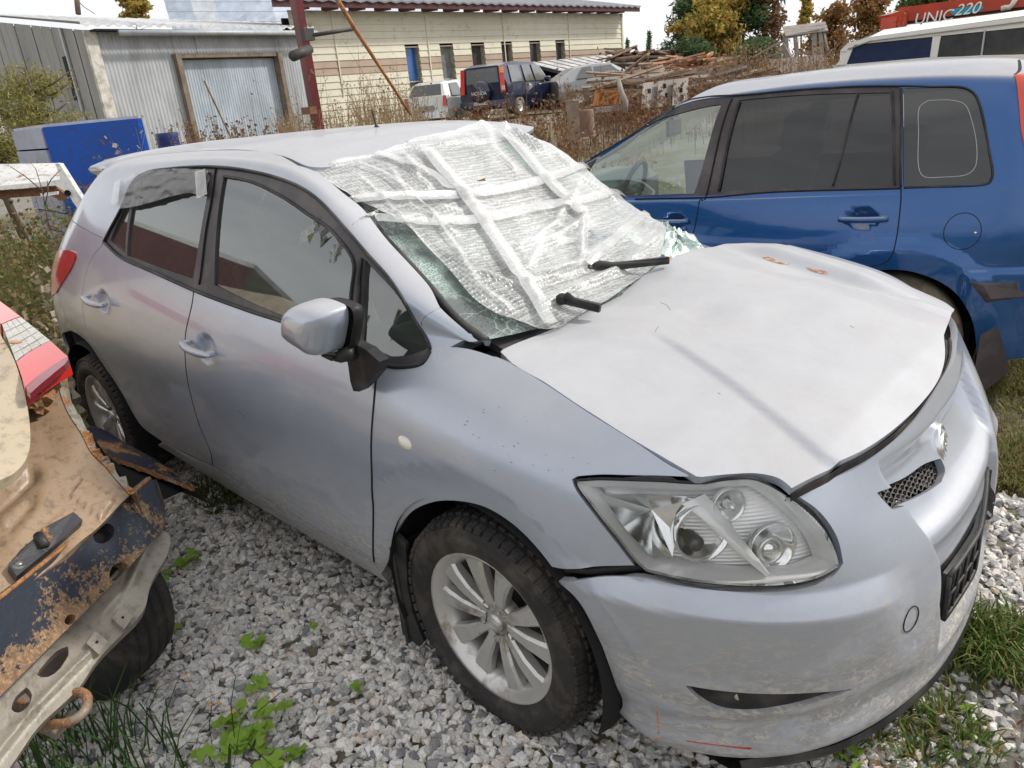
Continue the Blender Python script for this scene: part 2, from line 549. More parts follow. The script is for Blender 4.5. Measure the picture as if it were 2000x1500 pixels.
GLASS = glass_mat('side_glass', (.78, .97, .88), .74, refl=.13, dust=.07, dcol=(.42, .48, .43))
TINT = glass_mat('tinted_glass', (.8, .76, .80), .05, refl=.02, dust=.04, dcol=(.4, .38, .38))
LENS = glass_mat('lamp_lens', (1, 1, 1), 1.0, refl=.03, dust=.02)

# control net: columns run from the rear corner round the right side to the nose, rows from the sill up to belt / bonnet edge
BC = [
 [(-3.28,-.40,.25),(-3.34,-.40,.40),(-3.34,-.42,.55),(-3.31,-.42,.70),(-3.25,-.42,.85),(-3.13,-.42,1.0),(-2.92,-.42,1.20)],
 [(-3.13,-.68,.25),(-3.19,-.69,.40),(-3.21,-.69,.55),(-3.20,-.69,.70),(-3.16,-.69,.85),(-3.05,-.68,1.01),(-2.82,-.63,1.215)],
 [(-2.94,-.79,.22),(-2.98,-.81,.38),(-3.00,-.82,.54),(-3.00,-.825,.70),(-2.97,-.82,.86),(-2.87,-.79,1.035),(-2.64,-.735,1.232)],
 [(-2.6,-.80,.22),(-2.6,-.85,.38),(-2.6,-.865,.55),(-2.6,-.875,.72),(-2.6,-.87,.88),(-2.55,-.835,1.045),(-2.4,-.78,1.222)],
 [(-2.1,-.80,.24),(-2.1,-.858,.38),(-2.1,-.872,.55),(-2.1,-.883,.73),(-2.1,-.874,.89),(-2.1,-.842,1.04),(-2.1,-.795,1.185)],
 [(-1.5,-.80,.22),(-1.5,-.862,.37),(-1.5,-.876,.55),(-1.5,-.886,.73),(-1.5,-.874,.875),(-1.5,-.84,1.0),(-1.5,-.797,1.11)],
 [(-.9,-.80,.21),(-.9,-.862,.36),(-.9,-.876,.54),(-.9,-.886,.71),(-.9,-.873,.845),(-.9,-.84,.95),(-.9,-.800,1.04)],
 [(-.4,-.80,.20),(-.4,-.86,.35),(-.4,-.875,.53),(-.4,-.886,.70),(-.4,-.872,.83),(-.4,-.838,.935),(-.4,-.798,1.022)],
 [(-.12,-.80,.20),(-.12,-.86,.35),(-.12,-.876,.53),(-.12,-.888,.69),(-.12,-.87,.82),(-.12,-.82,.925),(-.11,-.73,1.018)],
 [(.1,-.79,.20),(.1,-.86,.35),(.1,-.878,.53),(.1,-.888,.68),(.1,-.87,.80),(.1,-.82,.90),(.1,-.715,.988)],
 [(.32,-.80,.20),(.32,-.855,.33),(.32,-.868,.48),(.32,-.868,.62),(.32,-.855,.745),(.32,-.815,.85),(.31,-.735,.945)],
 [(.46,-.80,.19),(.48,-.825,.31),(.49,-.825,.45),(.50,-.82,.58),(.495,-.808,.69),(.485,-.785,.79),(.465,-.735,.895)],
 [(.635,-.72,.18),(.655,-.735,.30),(.665,-.73,.44),(.67,-.72,.56),(.66,-.71,.66),(.635,-.695,.76),(.59,-.675,.862)],
 [(.78,-.55,.175),(.80,-.56,.29),(.812,-.555,.43),(.812,-.55,.545),(.79,-.55,.64),(.745,-.55,.74),(.69,-.545,.848)],
 [(.86,-.33,.175),(.885,-.33,.29),(.895,-.32,.42),(.89,-.32,.53),(.86,-.32,.63),(.805,-.32,.73),(.755,-.32,.845)],
 [(.885,-.12,.175),(.91,-.12,.29),(.925,-.12,.42),(.915,-.12,.53),(.875,-.12,.63),(.82,-.12,.73),(.775,-.12,.850)],
]
BC = BC + [[(a - (.035 * min(1, -b / .4) if a > .55 else 0), -b, c) for a, b, c in col] for col in reversed(BC)]
HANDLES = [(-2.13, .945), (-1.25, .885)]

def body_disp(T, N):
    x, y, z = T[..., 0], T[..., 1], T[..., 2]
    d = np.zeros(x.shape)
    side = smooth01((-.55 - y) / .1) + smooth01((y - .55) / .1)
    for wx, amp in ((0.0, .020), (-2.6, .012)):
        r = np.hypot(x - wx, z - .305)
        t = np.clip(1 - (r - .375) / .105, 0, 1.4)
        d -= amp * (np.where(t > .12, t, t * t / .24 + .06 * (t > 0) * 0) ) * side
    # ledge that runs back from the corner of the nose under the lamp
    zc = .575 + .02 * np.clip((.6 - x) / .3, 0, 1) - .03 * np.clip((x - .6) / .25, 0, 1)
    k = z - zc
    ridge = np.where(k > 0, np.clip(1 - k / .055, 0, 1), np.clip(1 + k / .16, 0, 1))
    w = smooth01((x - .22) / .15) * smooth01((np.abs(y) - .40) / .12)
    d += .021 * ridge * w
    # centre of the nose lies behind the two side bulges
    yc = .30 + .10 * np.clip((z - .55) / .3, 0, 1) - .05 * np.clip((.45 - z) / .2, 0, 1)
    s = smooth01((yc - np.abs(y)) / .020 + .5) * (x > .6)
    hgt = smooth01((z - .27) / .06) * smooth01((.80 - z) / .06)
    d -= .034 * s * hgt
    # bar above the number plate
    d += .022 * s * np.exp(-((z - .60) / .035) ** 2)
    # door handle cups
    for hx, hz in HANDLES:
        q = ((x - hx - .01) / .062) ** 2 + ((z - hz + .004) / .052) ** 2
        d -= .020 * smooth01(np.clip(1 - q, 0, 1) * 1.25) * (y < 0)
    # scoop round the fog lamp slot
    q = ((np.abs(y) - .60) / .27)
    sl = np.exp(-((z - .275) / .030) ** 2) * np.clip(1 - q * q, 0, 1) * (x > .3)
    d -= .016 * sl
    d += .010 * np.exp(-((z - .205) / .03) ** 2) * (x > .35)
    return d

BODY = Surf(BC, 980, 230, body_disp)

CC = [
 [(-3.25,-.42,.85),(-3.13,-.42,1.0),(-2.92,-.42,1.20),(-2.80,-.41,1.31),(-2.72,-.39,1.38),(-2.70,-.37,1.42),(-2.70,-.33,1.44),(-2.7,-.2,1.45),(-2.7,0,1.455)],
 [(-3.16,-.69,.85),(-3.05,-.68,1.01),(-2.82,-.63,1.215),(-2.70,-.585,1.32),(-2.62,-.545,1.39),(-2.60,-.51,1.43),(-2.60,-.45,1.456),(-2.6,-.25,1.474),(-2.6,0,1.48)],
 [(-2.97,-.82,.86),(-2.87,-.79,1.035),(-2.64,-.735,1.232),(-2.53,-.695,1.33),(-2.46,-.645,1.405),(-2.44,-.59,1.448),(-2.44,-.50,1.474),(-2.44,-.26,1.492),(-2.44,0,1.497)],
 [(-2.6,-.87,.88),(-2.55,-.835,1.045),(-2.4,-.78,1.222),(-2.33,-.725,1.335),(-2.28,-.665,1.422),(-2.26,-.605,1.46),(-2.24,-.50,1.486),(-2.24,-.26,1.502),(-2.24,0,1.506)],
 [(-2.1,-.874,.89),(-2.1,-.842,1.04),(-2.1,-.795,1.185),(-2.07,-.735,1.32),(-2.05,-.665,1.43),(-2.04,-.605,1.468),(-2.0,-.50,1.492),(-2.0,-.26,1.506),(-2.0,0,1.510)],
 [(-1.5,-.874,.875),(-1.5,-.84,1.0),(-1.5,-.797,1.11),(-1.5,-.73,1.29),(-1.5,-.652,1.443),(-1.5,-.60,1.475),(-1.5,-.50,1.497),(-1.5,-.26,1.510),(-1.5,0,1.513)],
 [(-1.02,-.873,.855),(-1.02,-.84,.96),(-1.02,-.800,1.045),(-1.02,-.735,1.24),(-1.02,-.660,1.42),(-1.02,-.61,1.455),(-1.05,-.51,1.476),(-1.08,-.26,1.494),(-1.1,0,1.498)],
 [(-.72,-.872,.84),(-.72,-.839,.945),(-.72,-.800,1.03),(-.71,-.755,1.19),(-.69,-.690,1.345),(-.70,-.632,1.378),(-.78,-.52,1.405),(-.85,-.26,1.43),(-.88,0,1.436)],
 [(-.40,-.872,.83),(-.4,-.838,.935),(-.4,-.798,1.022),(-.37,-.77,1.12),(-.345,-.745,1.18),(-.36,-.675,1.205),(-.42,-.55,1.22),(-.48,-.26,1.24),(-.5,0,1.245)],
 [(-.12,-.87,.82),(-.12,-.82,.925),(-.11,-.73,1.018),(-.09,-.715,1.03),(-.07,-.70,1.033),(-.05,-.675,1.03),(-.03,-.55,1.03),(.0,-.27,1.03),(.01,0,1.03)],
]
CABIN = Surf(CC, 420, 240)

def side_loop(S, segs, per=6): return S.loop(segs, per)

car = empty('silver_hatchback', (-1.3, 0, 0))
tag(car, 'wrecked silver hatchback with bubble wrap over its smashed windscreen', 'car')

door_seam = [(379, 564), (374, 599), (362, 655), (362, 706), (369, 757), (388, 827), (411, 883), (416, 911)]
front_seam = [(739, 712), (729, 804), (726, 907), (727, 960), (729, 1030), (731, 1097)]
door_bot = [(416, 911), (574, 1006), (731, 1097)]
belt_f = [(739, 712), (650, 672), (556, 627), (472, 599), (379, 564)]
belt_r = [(379, 564), (290, 524), (239, 501), (203, 474)]
fd = BODY.loop([front_seam, door_bot[::-1], door_seam[::-1], [(379, 564), (472, 599), (556, 627), (650, 672), (739, 712)]])
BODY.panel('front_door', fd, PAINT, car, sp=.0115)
rd = BODY.loop([[(203, 474), (239, 501), (290, 524), (379, 564)], door_seam, [(416, 911), (385, 895), (350, 878), (316, 862)],
                [(316, 862), (280, 836), (260, 808), (240, 771), (218, 736)], [(218, 736), (190, 690), (172, 655), (162, 610), (163, 555), (176, 510), (203, 474)]])
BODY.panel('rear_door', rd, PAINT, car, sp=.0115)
# sill strip below the doors
sill = BODY.loop([[(731, 1099), (574, 1008), (416, 913)], [(416, 913), (372, 892), (322, 866)], [(322, 866), (330, 890)],
                  [(-1.85, -.80, .245), (-1.0, -.80, .215), (-.5, -.80, .205)], [(-.5, -.80, .205), (731, 1099)]])
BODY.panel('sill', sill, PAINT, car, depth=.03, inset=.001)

def arc3(cx, r, a0, a1, n, y=-.87, cz=.305):
    return [(cx + r * math.cos(math.radians(a0 + (a1 - a0) * k / n)), y, cz + r * math.sin(math.radians(a0 + (a1 - a0) * k / n))) for k in range(n + 1)]
arch_f = [(753, 1140), (758, 1100), (770, 1050), (800, 1005), (845, 982), (900, 980), (960, 997), (1020, 1040), (1075, 1105)]
# front wing: seam, arch, lamp edge, bonnet edge, pillar foot
lamp_low = [(1240, 1105), (1205, 1060), (1160, 1003), (1125, 955), (1118, 937)]
bonnet_edge = [(1360, 932), (1250, 868), (1150, 805), (1060, 745), (1000, 710), (972, 684)]
wing = BODY.loop([front_seam[::-1], [(739, 712), (757, 718), (789, 720), (827, 711), (841, 690)],
                  [(841, 686), (-.20, -.775, 1.02), (-.12, -.73, 1.018), (-.02, -.715, 1.012), (.06, -.705, 1.0), (972, 686)], bonnet_edge[::-1],
                  [(1360, 932), (1280, 930), (1180, 928), (1118, 932)], lamp_low[::-1], [(1240, 1105), (1160, 1108), (1085, 1110)],
                  [(1078, 1108), (1020, 1040), (960, 997), (900, 980), (845, 982), (800, 1005), (770, 1050), (758, 1100), (753, 1142)], [(753, 1142), (731, 1097)]])
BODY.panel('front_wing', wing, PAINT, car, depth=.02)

# bumper, right arch round the nose to the left arch
bt = [(1085, 1133), (1150, 1128), (1215, 1124), (1262, 1128), (1330, 1143), (1400, 1152), (1480, 1156), (1560, 1150), (1620, 1130), (1646, 1100)]
bt2 = [(1646, 1100), (1632, 1045), (1600, 1000), (1550, 964)]
nose = [(1550, 964), (1640, 925), (1720, 878), (1790, 815), (1838, 745), (1862, 690), (1868, 660)]
edge_l = [(.46, .76, .86), (.40, .82, .80), (.36, .85, .6)]
arch_l = [(.395, .85, .5), (.41, .83, .35), (.42, .81, .19)]
bot = [(.46, .80, .18), (.635, .72, .175), (.78, .55, .17), (.86, .33, .17), (.885, 0, .17), (.86, -.33, .17), (.78, -.55, .17), (.635, -.72, .175), (.46, -.80, .18), (.42, -.81, .19)]
barch = [(1224, 1425), (1215, 1380), (1200, 1330), (1170, 1250), (1130, 1175), (1085, 1133)]
bump_loop = BODY.loop([bt, bt2, nose, edge_l, arch_l, bot, barch])
fog = BODY.loop([[(1340, 1340), (1420, 1352), (1500, 1357), (1580, 1355), (1664, 1346)], [(1664, 1346), (1600, 1368), (1530, 1386), (1460, 1394), (1410, 1388), (1370, 1368), (1340, 1340)]])
slot = BODY.loop([[(1714, 963), (1760, 938), (1805, 908), (1836, 896)], [(1838, 897), (1845, 915), (1838, 940)], [(1838, 940), (1790, 970), (1744, 995)], [(1744, 995), (1714, 963)]])
slotm = np.array([[2 * (759 / 2) - g[0], g[1]] for g in slot])
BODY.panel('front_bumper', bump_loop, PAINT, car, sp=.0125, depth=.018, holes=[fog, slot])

# number plate frame etc. come below; headlamp lens
lamp = BODY.loop([[(1124, 938), (1180, 935), (1280, 938), (1376, 943)], [(1376, 943), (1420, 936), (1478, 936), (1530, 962), (1580, 1000), (1615, 1040), (1636, 1085), (1640, 1108)],
                  [(1640, 1108), (1600, 1130), (1550, 1142), (1480, 1147), (1400, 1143), (1330, 1134), (1262, 1118)], [(1262, 1118), (1240, 1098), (1205, 1053), (1160, 996), (1128, 952), (1124, 938)]])
lens = BODY.panel('headlamp', lamp, LENS, car, sp=.015, inset=.006, depth=.02, off=.003)
# lower quarter and tail
M1 = BODY.T.shape[1] - 1
def row3(S, u0, u1, v, n=14):
    return [tuple(S.pt([[u0 + (u1 - u0) * k / n, v]])[0]) for k in range(n + 1)]
u203 = BODY.q((203, 474))[0]
q_low = BODY.loop([[(218, 736), (190, 690), (172, 655), (162, 610), (163, 555), (176, 510), (203, 474)][::1],
                   row3(BODY, u203, 0, M1), row3(BODY, 0, 0, 0, 1)[:0] + [tuple(BODY.pt([[0, M1 - k * M1 / 8]])[0]) for k in range(9)],
                   row3(BODY, 0, BODY.near((-2.94, -.79, .22))[0], 0, 6), [(-2.94, -.79, .22), (-2.955, -.80, .305), (-2.94, -.86, .42)],
                   [(-2.94, -.86, .42), (123, 662), (130, 648), (142, 647), (158, 657), (176, 674), (196, 704), (218, 736)]])
BODY.panel('rear_quarter', q_low, PAINT, car, inset=.0)
dlo_top = [(203, 473), (236, 410), (264, 351), (290, 336), (337, 329), (421, 326), (477, 332), (547, 349), (617, 386), (663, 433), (705, 482), (766, 552), (817, 636), (841, 684)]
ws_edge = [(860, 601), (839, 560), (803, 519), (754, 466), (710, 409), (668, 375), (614, 334), (582, 323)]
cab_back = [tuple(BODY.pt([[u203 * k / 14, M1]])[0]) for k in range(15)]
ditch = [(-.98, -.56, 1.46), (-1.2, -.545, 1.475), (-1.5, -.54, 1.487), (-2.0, -.54, 1.482), (-2.3, -.54, 1.475), (-2.44, -.52, 1.470), (-2.6, -.46, 1.455), (-2.70, -.34, 1.44)]
G0 = CABIN.T.shape
cback = [tuple(CABIN.pt([[0, k]])[0]) for k in np.linspace(CABIN.near((-2.70, -.34, 1.44))[1], CABIN.near((-2.92, -.42, 1.20))[1], 8)]
rail = CABIN.loop([dlo_top, [(841, 684), (822, 641), (860, 601)], ws_edge, [(582, 323), (-1.03, -.565, 1.463)], [(-1.03, -.565, 1.463)] + ditch[1:], cback, cab_back])
CABIN.panel('roof_rail', rail, PAINT, car, inset=.001)
# top of the wing at the pillar foot
wt = CABIN.loop([[(841, 684), (822, 641), (860, 601)], [(860, 601), (905, 642), (940, 669), (975, 690)], [(975, 690), (.02, -.71, 1.0), (-.06, -.725, 1.015), (-.14, -.745, 1.018), (-.20, -.775, 1.02)], [(-.20, -.775, 1.02), (841, 684)]], 4)
CABIN.panel('wing_top', wt, PAINT, car, inset=.0, sp=.012, depth=.02)
# roof skin
RC = [[c[5], c[6], c[7], c[8]] + [(a, -b, z) for a, b, z in (c[7], c[6], c[5])] for c in CC]
def roof_disp(T, N):
    x, y = T[..., 0], T[..., 1]
    return -.012 * np.exp(-((x + .98) / .09) ** 2 - ((y - .35) / .22) ** 2) * 1.5 + .003 * np.sin(9 * x + 2) * np.exp(-((x + 1.1) / .3) ** 2)
ROOF = Surf(RC, 300, 200, roof_disp)
rs = [(-1.03, -.56, 1.463)] + ditch[1:]
header = [(-1.03, -.56, 1.463), (-.87, -.585, 1.42), (-.83, -.5, 1.42), (-.84, -.3, 1.43), (-.86, 0, 1.43), (-.84, .3, 1.43), (-.90, .5, 1.44), (-1.03, .56, 1.463)]
roofl = ROOF.loop([header, [(a, -b, c) for a, b, c in rs], [(-2.7, .34, 1.44), (-2.7, 0, 1.455), (-2.7, -.34, 1.44)], rs[::-1]])
ROOF.panel('roof', roofl, PAINT, car, sp=.03, inset=.002)
# left flank; its front pillar was pushed down in the accident
def crush(o, hard=1.0):
    me = o.data; n = len(me.vertices); co = np.empty(n * 3, np.float32); me.vertices.foreach_get('co', co); co = co.reshape(-1, 3)
    k = smooth01((co[:, 0] + 1.35) / .6) * smooth01((co[:, 2] - .98) / .25) * (co[:, 1] > .4) * smooth01((-.0 - co[:, 0]) / .15)
    k2 = smooth01((co[:, 0] + .65) / .35) * (co[:, 2] > .9) * hard
    co[:, 2] -= k2 * (.10 + .6 * np.clip(co[:, 2] - 1.0, 0, 1)); co[:, 1] += k2 * .02
    co[:, 2] -= k * (.16 + .30 * np.clip(co[:, 2] - 1.12, 0, 1)); co[:, 1] -= k * .06
    me.vertices.foreach_set('co', co.ravel()); me.update(); return o
for nm, lp, sf in (('front_door', fd, BODY), ('rear_door', rd, BODY), ('front_wing', wing, BODY), ('rear_quarter', q_low, BODY), ('roof_rail', rail, CABIN)):
    o = crush(sf.panel(nm, lp, PAINT, car, sp=.04, mirror=True), 1.0 if nm == 'roof_rail' else 0.0)
    if nm in ('front_wing', 'front_door'):                      # the far wing is bent down beside the glass
        for v in o.data.vertices: v.co.z -= .13 * float(smooth01((.08 - v.co.x) / .16)) * float(smooth01((v.co.z - .75) / .15)) * float(smooth01((v.co.x + 1.2) / .6))

# glazing --------------------------------------------------------------
gl_front = CABIN.loop([[(435, 344), (486, 354), (537, 377), (598, 417), (654, 459), (688, 508)], [(688, 508), (684, 580), (682, 670)], [(682, 670), (556, 620), (416, 556)], [(416, 556), (418, 487), (435, 344)]])
gl_quart = CABIN.loop([[(712, 506), (766, 566), (815, 640), (835, 680)], [(835, 680), (800, 692), (757, 696)], [(757, 696), (725, 682), (701, 669)], [(701, 669), (706, 580), (712, 506)]])
gl_rear = CABIN.loop([[(256, 407), (270, 356), (290, 343), (340, 337), (411, 336)], [(411, 336), (402, 384), (374, 545)], [(374, 545), (310, 524), (246, 499)], [(246, 499), (256, 407)]])
gl_tri = CABIN.loop([[(213, 469), (238, 412), (262, 358)], [(262, 358), (251, 405), (243, 496)], [(243, 496), (213, 469)]])
dlo = CABIN.loop([dlo_top, [(841, 684), (827, 711), (789, 721), (757, 719), (739, 710)], [(739, 710), (650, 674), (556, 629), (472, 601), (379, 566), (290, 526), (239, 503), (203, 473)]])
CABIN.panel('window_frame', dlo, TRIM, car, sp=.025, inset=0, off=-.004, holes=[gl_front, gl_quart, gl_rear, gl_tri])
crush(CABIN.panel('window_frame', dlo, TRIM, car, sp=.04, inset=0, off=-.004, holes=[gl_front, gl_quart, gl_rear, gl_tri], mirror=True))
for lp in (gl_front, gl_quart, gl_rear, gl_tri):
    CABIN.panel('side_window', lp, GLASS, car, sp=.04, inset=-.003, off=-.011, depth=0, flatn=(.0, -.935, .355))
    crush(CABIN.panel('side_window', lp, GLASS, car, sp=.06, inset=-.003, off=-.011, depth=0, mirror=True))
# rubber beads round the glass
def px3(S, pts, off=0, per=6):
    g = np.array([S.q(e) for e in pts]); g = cr_curve(g * [S.su, S.sv], per) / [S.su, S.sv]
    return S.pt(g) + S.nm(g) * off
MB().tube(px3(BODY, front_seam, .0), .0032, 6).build('door_gap', DARK, car)
MB().tube(px3(BODY, door_seam, -.001), .0018, 5).build('door_gap', DARK, car)
MB().tube(px3(CABIN, dlo_top, .002), .005, 6).tube(px3(CABIN, [(739, 711), (650, 675), (556, 630), (472, 602), (379, 567), (290, 527), (239, 504), (205, 474)], .003), .006, 6).build('window_seal', BLACKP, car)
MB().tube(px3(CABIN, [(435, 344), (486, 354), (537, 377), (598, 417), (654, 459), (688, 508), (684, 580), (682, 668)], -.002), .005, 6).tube(px3(CABIN, [(705, 504), (700, 580), (695, 668)], .001), .006, 6)\
    .tube(px3(CABIN, [(841, 686), (826, 708), (789, 717), (757, 714), (705, 690)], .002), .006, 6).build('window_seal', BLACKP, car)
MB().tube(px3(CABIN, [(421, 327), (414, 380), (400, 460), (388, 556)], -.001), .003, 6).build('pillar_gap', DARK, car)

# bonnet ----------------------------------------------------------------
def bon_z(x, y):
    zc = np.interp(x, [-.14, 0, .15, .3, .45, .6, .7, .78, .86], [1.005, 1.0, .990, .972, .945, .910, .882, .850, .81])
    k = np.interp(x, [0, .3, .5, .6, .7, .8], [.004, .03, .052, .062, .065, .06])
    z = zc - k * (np.abs(y) / .72) ** 2.6
    cy = .30 + .22 * np.clip((x - .1) / .6, 0, 1)                       # swage lines
    for sgn in (1, -1):
        t = (-sgn * y - cy)
        z = z - .011 * smooth01(t / .026 + .5) * smooth01((x - .12) / .2) * (t < .4)
    z = z + .050 * np.exp(-((y - .22) / .24) ** 2) * np.exp(-np.maximum(0, x + .06) / .24)
    rise = 1.15 * smooth01((y - .42) / .085) * np.interp(x, [-.1, .1, .4, .7], [.004, .034, .034, .004])
    z = z + rise - .10 * np.clip((y - .56) / .2, 0, 1) ** 1.3 * np.interp(x, [-.1, .2, .7], [1, .8, .1])
    z = z + .003 * np.sin(11 * x + 6 * y) * np.exp(-np.maximum(0, x) / .3) + .004 * np.sin(17 * y - 5 * x) * np.exp(-((x + .05) / .15) ** 2)
    z = z - .008 * np.exp(-((x - .22) / .05) ** 2 - ((y + .16) / .09) ** 2) + .005 * np.exp(-((x - .30) / .05) ** 2 - ((y + .05) / .10) ** 2)
    return z
gx = np.linspace(-.14, .86, 240); gy = np.linspace(-.82, .82, 340)
class HF(Surf):
    def __init__(s, fn, gx, gy):
        X, Y = np.meshgrid(gx, gy, indexing='ij'); s.flip = False
        z = fn(X, Y)
        for _ in range(3):                          # soften the interpolation kinks
            z[1:-1, 1:-1] = (z[1:-1, 1:-1] * 2 + z[:-2, 1:-1] + z[2:, 1:-1] + z[1:-1, :-2] + z[1:-1, 2:]) / 6
        s.T = np.stack([X, Y, z], -1); s.setup()
BON = HF(bon_z, gx, gy)
bz = lambda x, y: (x, y, float(bon_z(np.array(x), np.array(y))))
b_rear = [(980, 683), (1060, 650), (1165, 600), (1240, 551), (1300, 510), (1342, 492), (1400, 489), (1440, 491)]
b_left = [bz(-.03, .60), bz(.1, .70), bz(.3, .725), bz(.46, .725), bz(.59, .665), bz(.655, .58)]
b_front = [(1845, 655), (1847, 700), (1833, 745), (1795, 795), (1740, 845), (1680, 884), (1600, 928), (1547, 955)]
b_lamp = [(1547, 955), (1520, 935), (1480, 926), (1420, 928), (1362, 934)]
bon = BON.loop([b_rear[:6] + [bz(-.075, .38), bz(-.06, .48), b_left[0]], b_left, [b_left[-1], (1845, 655)], b_front, b_lamp, bonnet_edge])
BON.panel('bonnet', bon, PAINT, car, sp=.013, inset=.002, depth=.02)
BON.panel('bonnet_lining', bon, DARK, car, sp=.05, inset=.012, depth=0, off=-.05)
RUSTC = mat('rust_chip', (.42, .20, .10), .8, var=.4, vscale=60, dirt=(.62, .58, .52), dirtamt=.45, dscale=60)
for lp in ([(1488, 503), (1500, 502), (1518, 510), (1542, 515), (1526, 516), (1504, 510), (1488, 503)], [(1302, 507), (1312, 502), (1309, 509), (1302, 507)], [(1221, 558), (1236, 549), (1232, 556), (1221, 558)], [(1574, 522), (1618, 533), (1614, 536), (1580, 527), (1574, 522)]):
    BON.panel('rust_chip', BON.loop([lp], 3), RUSTC, car, sp=.006, inset=0, depth=0, off=.0012)
for pts in ([(1290, 591), (1302, 596), (1309, 606)], [(1280, 648), (1284, 640), (1287, 637)], [(1660, 636), (1668, 641)], [(1402, 767), (1407, 770)]):
    MB().tube(px3(BON, pts, .0002, 5), .0007, 4).build('scratch', mat('scratch_grey', (.22, .21, .20), .7), car)
for pts, c in (([(1281, 1376), (1284, 1400), (1286, 1432)], 0), ([(1278, 1440), (1292, 1440)], 0), ([(1342, 1447), (1400, 1455), (1468, 1461)], 1), ([(1430, 1459), (1466, 1463)], 1)):
    MB().tube(px3(BODY, pts, .0002, 6), .0016, 4).build('scuff', mat('orange_scuff', (.55, .24, .12), .8, var=.5, vscale=90) if c == 0 else mat('red_scuff', (.50, .07, .04), .8, var=.4, vscale=60), car)
r_s = random.Random(9)
for _ in range(26):                                       # stone chips and bird marks on the wing
    px, py = r_s.uniform(900, 1180), r_s.uniform(760, 925)
    if py < 760 + (px - 900) * .35: continue
    MB().tube(px3(BODY, [(px, py), (px + r_s.uniform(1, 4), py + r_s.uniform(-1, 2))], .0003, 2), r_s.uniform(.0006, .0013), 4).build('paint_chip', mat('scratch_grey', (.22, .21, .20), .7), car)
# seal lying in the gap between bonnet and nose
A = px3(BON, b_front, -.012, 8); Bc = px3(BODY, nose[::-1], -.004, 8)
def ruled(A, B, n, sag, ns=60):
    ta = np.linspace(0, 1, ns)
    def res(P):
        d = np.r_[0, np.cumsum(np.linalg.norm(np.diff(P, axis=0), axis=1))]; d /= d[-1]
        return np.stack([np.interp(ta, d, P[:, k]) for k in range(3)], 1)
    A, B = res(A), res(B); V = []
    for k in range(n + 1):
        f = k / n; V.append(A * (1 - f) + B * f + np.array([0, 0, 1.]) * sag(f)[:, None] if not np.isscalar(sag(f)) else A * (1 - f) + B * f + np.array([0, 0, sag(f)]))
    V = np.array(V); F = []
    for k in range(n):
        for i in range(ns - 1): F.append((k * ns + i, k * ns + i + 1, (k + 1) * ns + i + 1, (k + 1) * ns + i))
    return V.reshape(-1, 3), F
V, F = ruled(A, Bc, 14, lambda f: -.020 + .016 * math.sin(f * PI) + .010 * abs(math.sin(f * PI * 2.5)))
np_mesh_o = np_mesh('bonnet_seal', V, F)
link('bonnet_seal', np_mesh_o, SEAL, car)

# dark shell behind lamp and joints
shell = BODY.loop([[(1070, 1098), (1110, 920), (1250, 915), (1380, 915)], [(1380, 915), (1560, 950), (1665, 1100)], [(1665, 1100), (1560, 1175), (1262, 1155), (1085, 1150), (1070, 1098)]])
BODY.panel('lamp_surround', shell, BLACKP, car, sp=.03, inset=0, off=-.085, depth=0)
# rear hatch, tail lamp, spoiler
ht = MB()
HV = []
for y in np.linspace(-.46, .46, 9):
    HV.append([(-3.30 - .02 * (1 - (y / .5) ** 2), y, .40), (-3.33 - .02 * (1 - (y / .5) ** 2), y, .62), (-3.26, y, .85), (-3.13, y, 1.02), (-2.93, y, 1.20), (-2.76, y * .95, 1.36), (-2.70, y * .9, 1.44)])
HV = np.array(HV); F = [(i * 7 + j, (i + 1) * 7 + j, (i + 1) * 7 + j + 1, i * 7 + j + 1) for i in range(8) for j in range(6)]
ht.add(HV.reshape(-1, 3), F, True).build('tailgate', PAINT, car)
sp_ = MB(); Vs = []
for y in np.linspace(-.57, .57, 15):
    e = abs(y / .57) ** 6
    c = [(-2.44, 1.492), (-2.60, 1.500), (-2.76, 1.494), (-2.80, 1.482), (-2.78, 1.464), (-2.62, 1.44), (-2.5, 1.44)]
    Vs.append([(a + .06 * e, y, z - .03 * (y / .57) ** 2 - .015 * e) for a, z in c])
Vs = np.array(Vs); F = [(i * 7 + j, i * 7 + (j + 1) % 7, (i + 1) * 7 + (j + 1) % 7, (i + 1) * 7 + j) for i in range(14) for j in range(7)]
F += [tuple(range(6, -1, -1)), tuple(14 * 7 + k for k in range(7))]
sp_.add(Vs.reshape(-1, 3), F, True).build('spoiler', PAINT, car)
REDL = mat('red_lamp', (.55, .012, .015), .12, spec=.6, coat=1, var=.15)
tl = BODY.loop([[(138, 489), (150, 498), (143, 520), (128, 545), (112, 572)], [(112, 572), (-3.14, -.70, .80), (-3.22, -.62, .80)], [(-3.22, -.62, .80), (-3.17, -.62, .93), (-3.08, -.63, 1.02)], [(-3.08, -.63, 1.02), (138, 489)]])
BODY.panel('tail_lamp', tl, REDL, car, off=.006, depth=.01, inset=0)
BODY.panel('tail_lamp', tl, REDL, car, off=.006, depth=.01, inset=0, mirror=True)

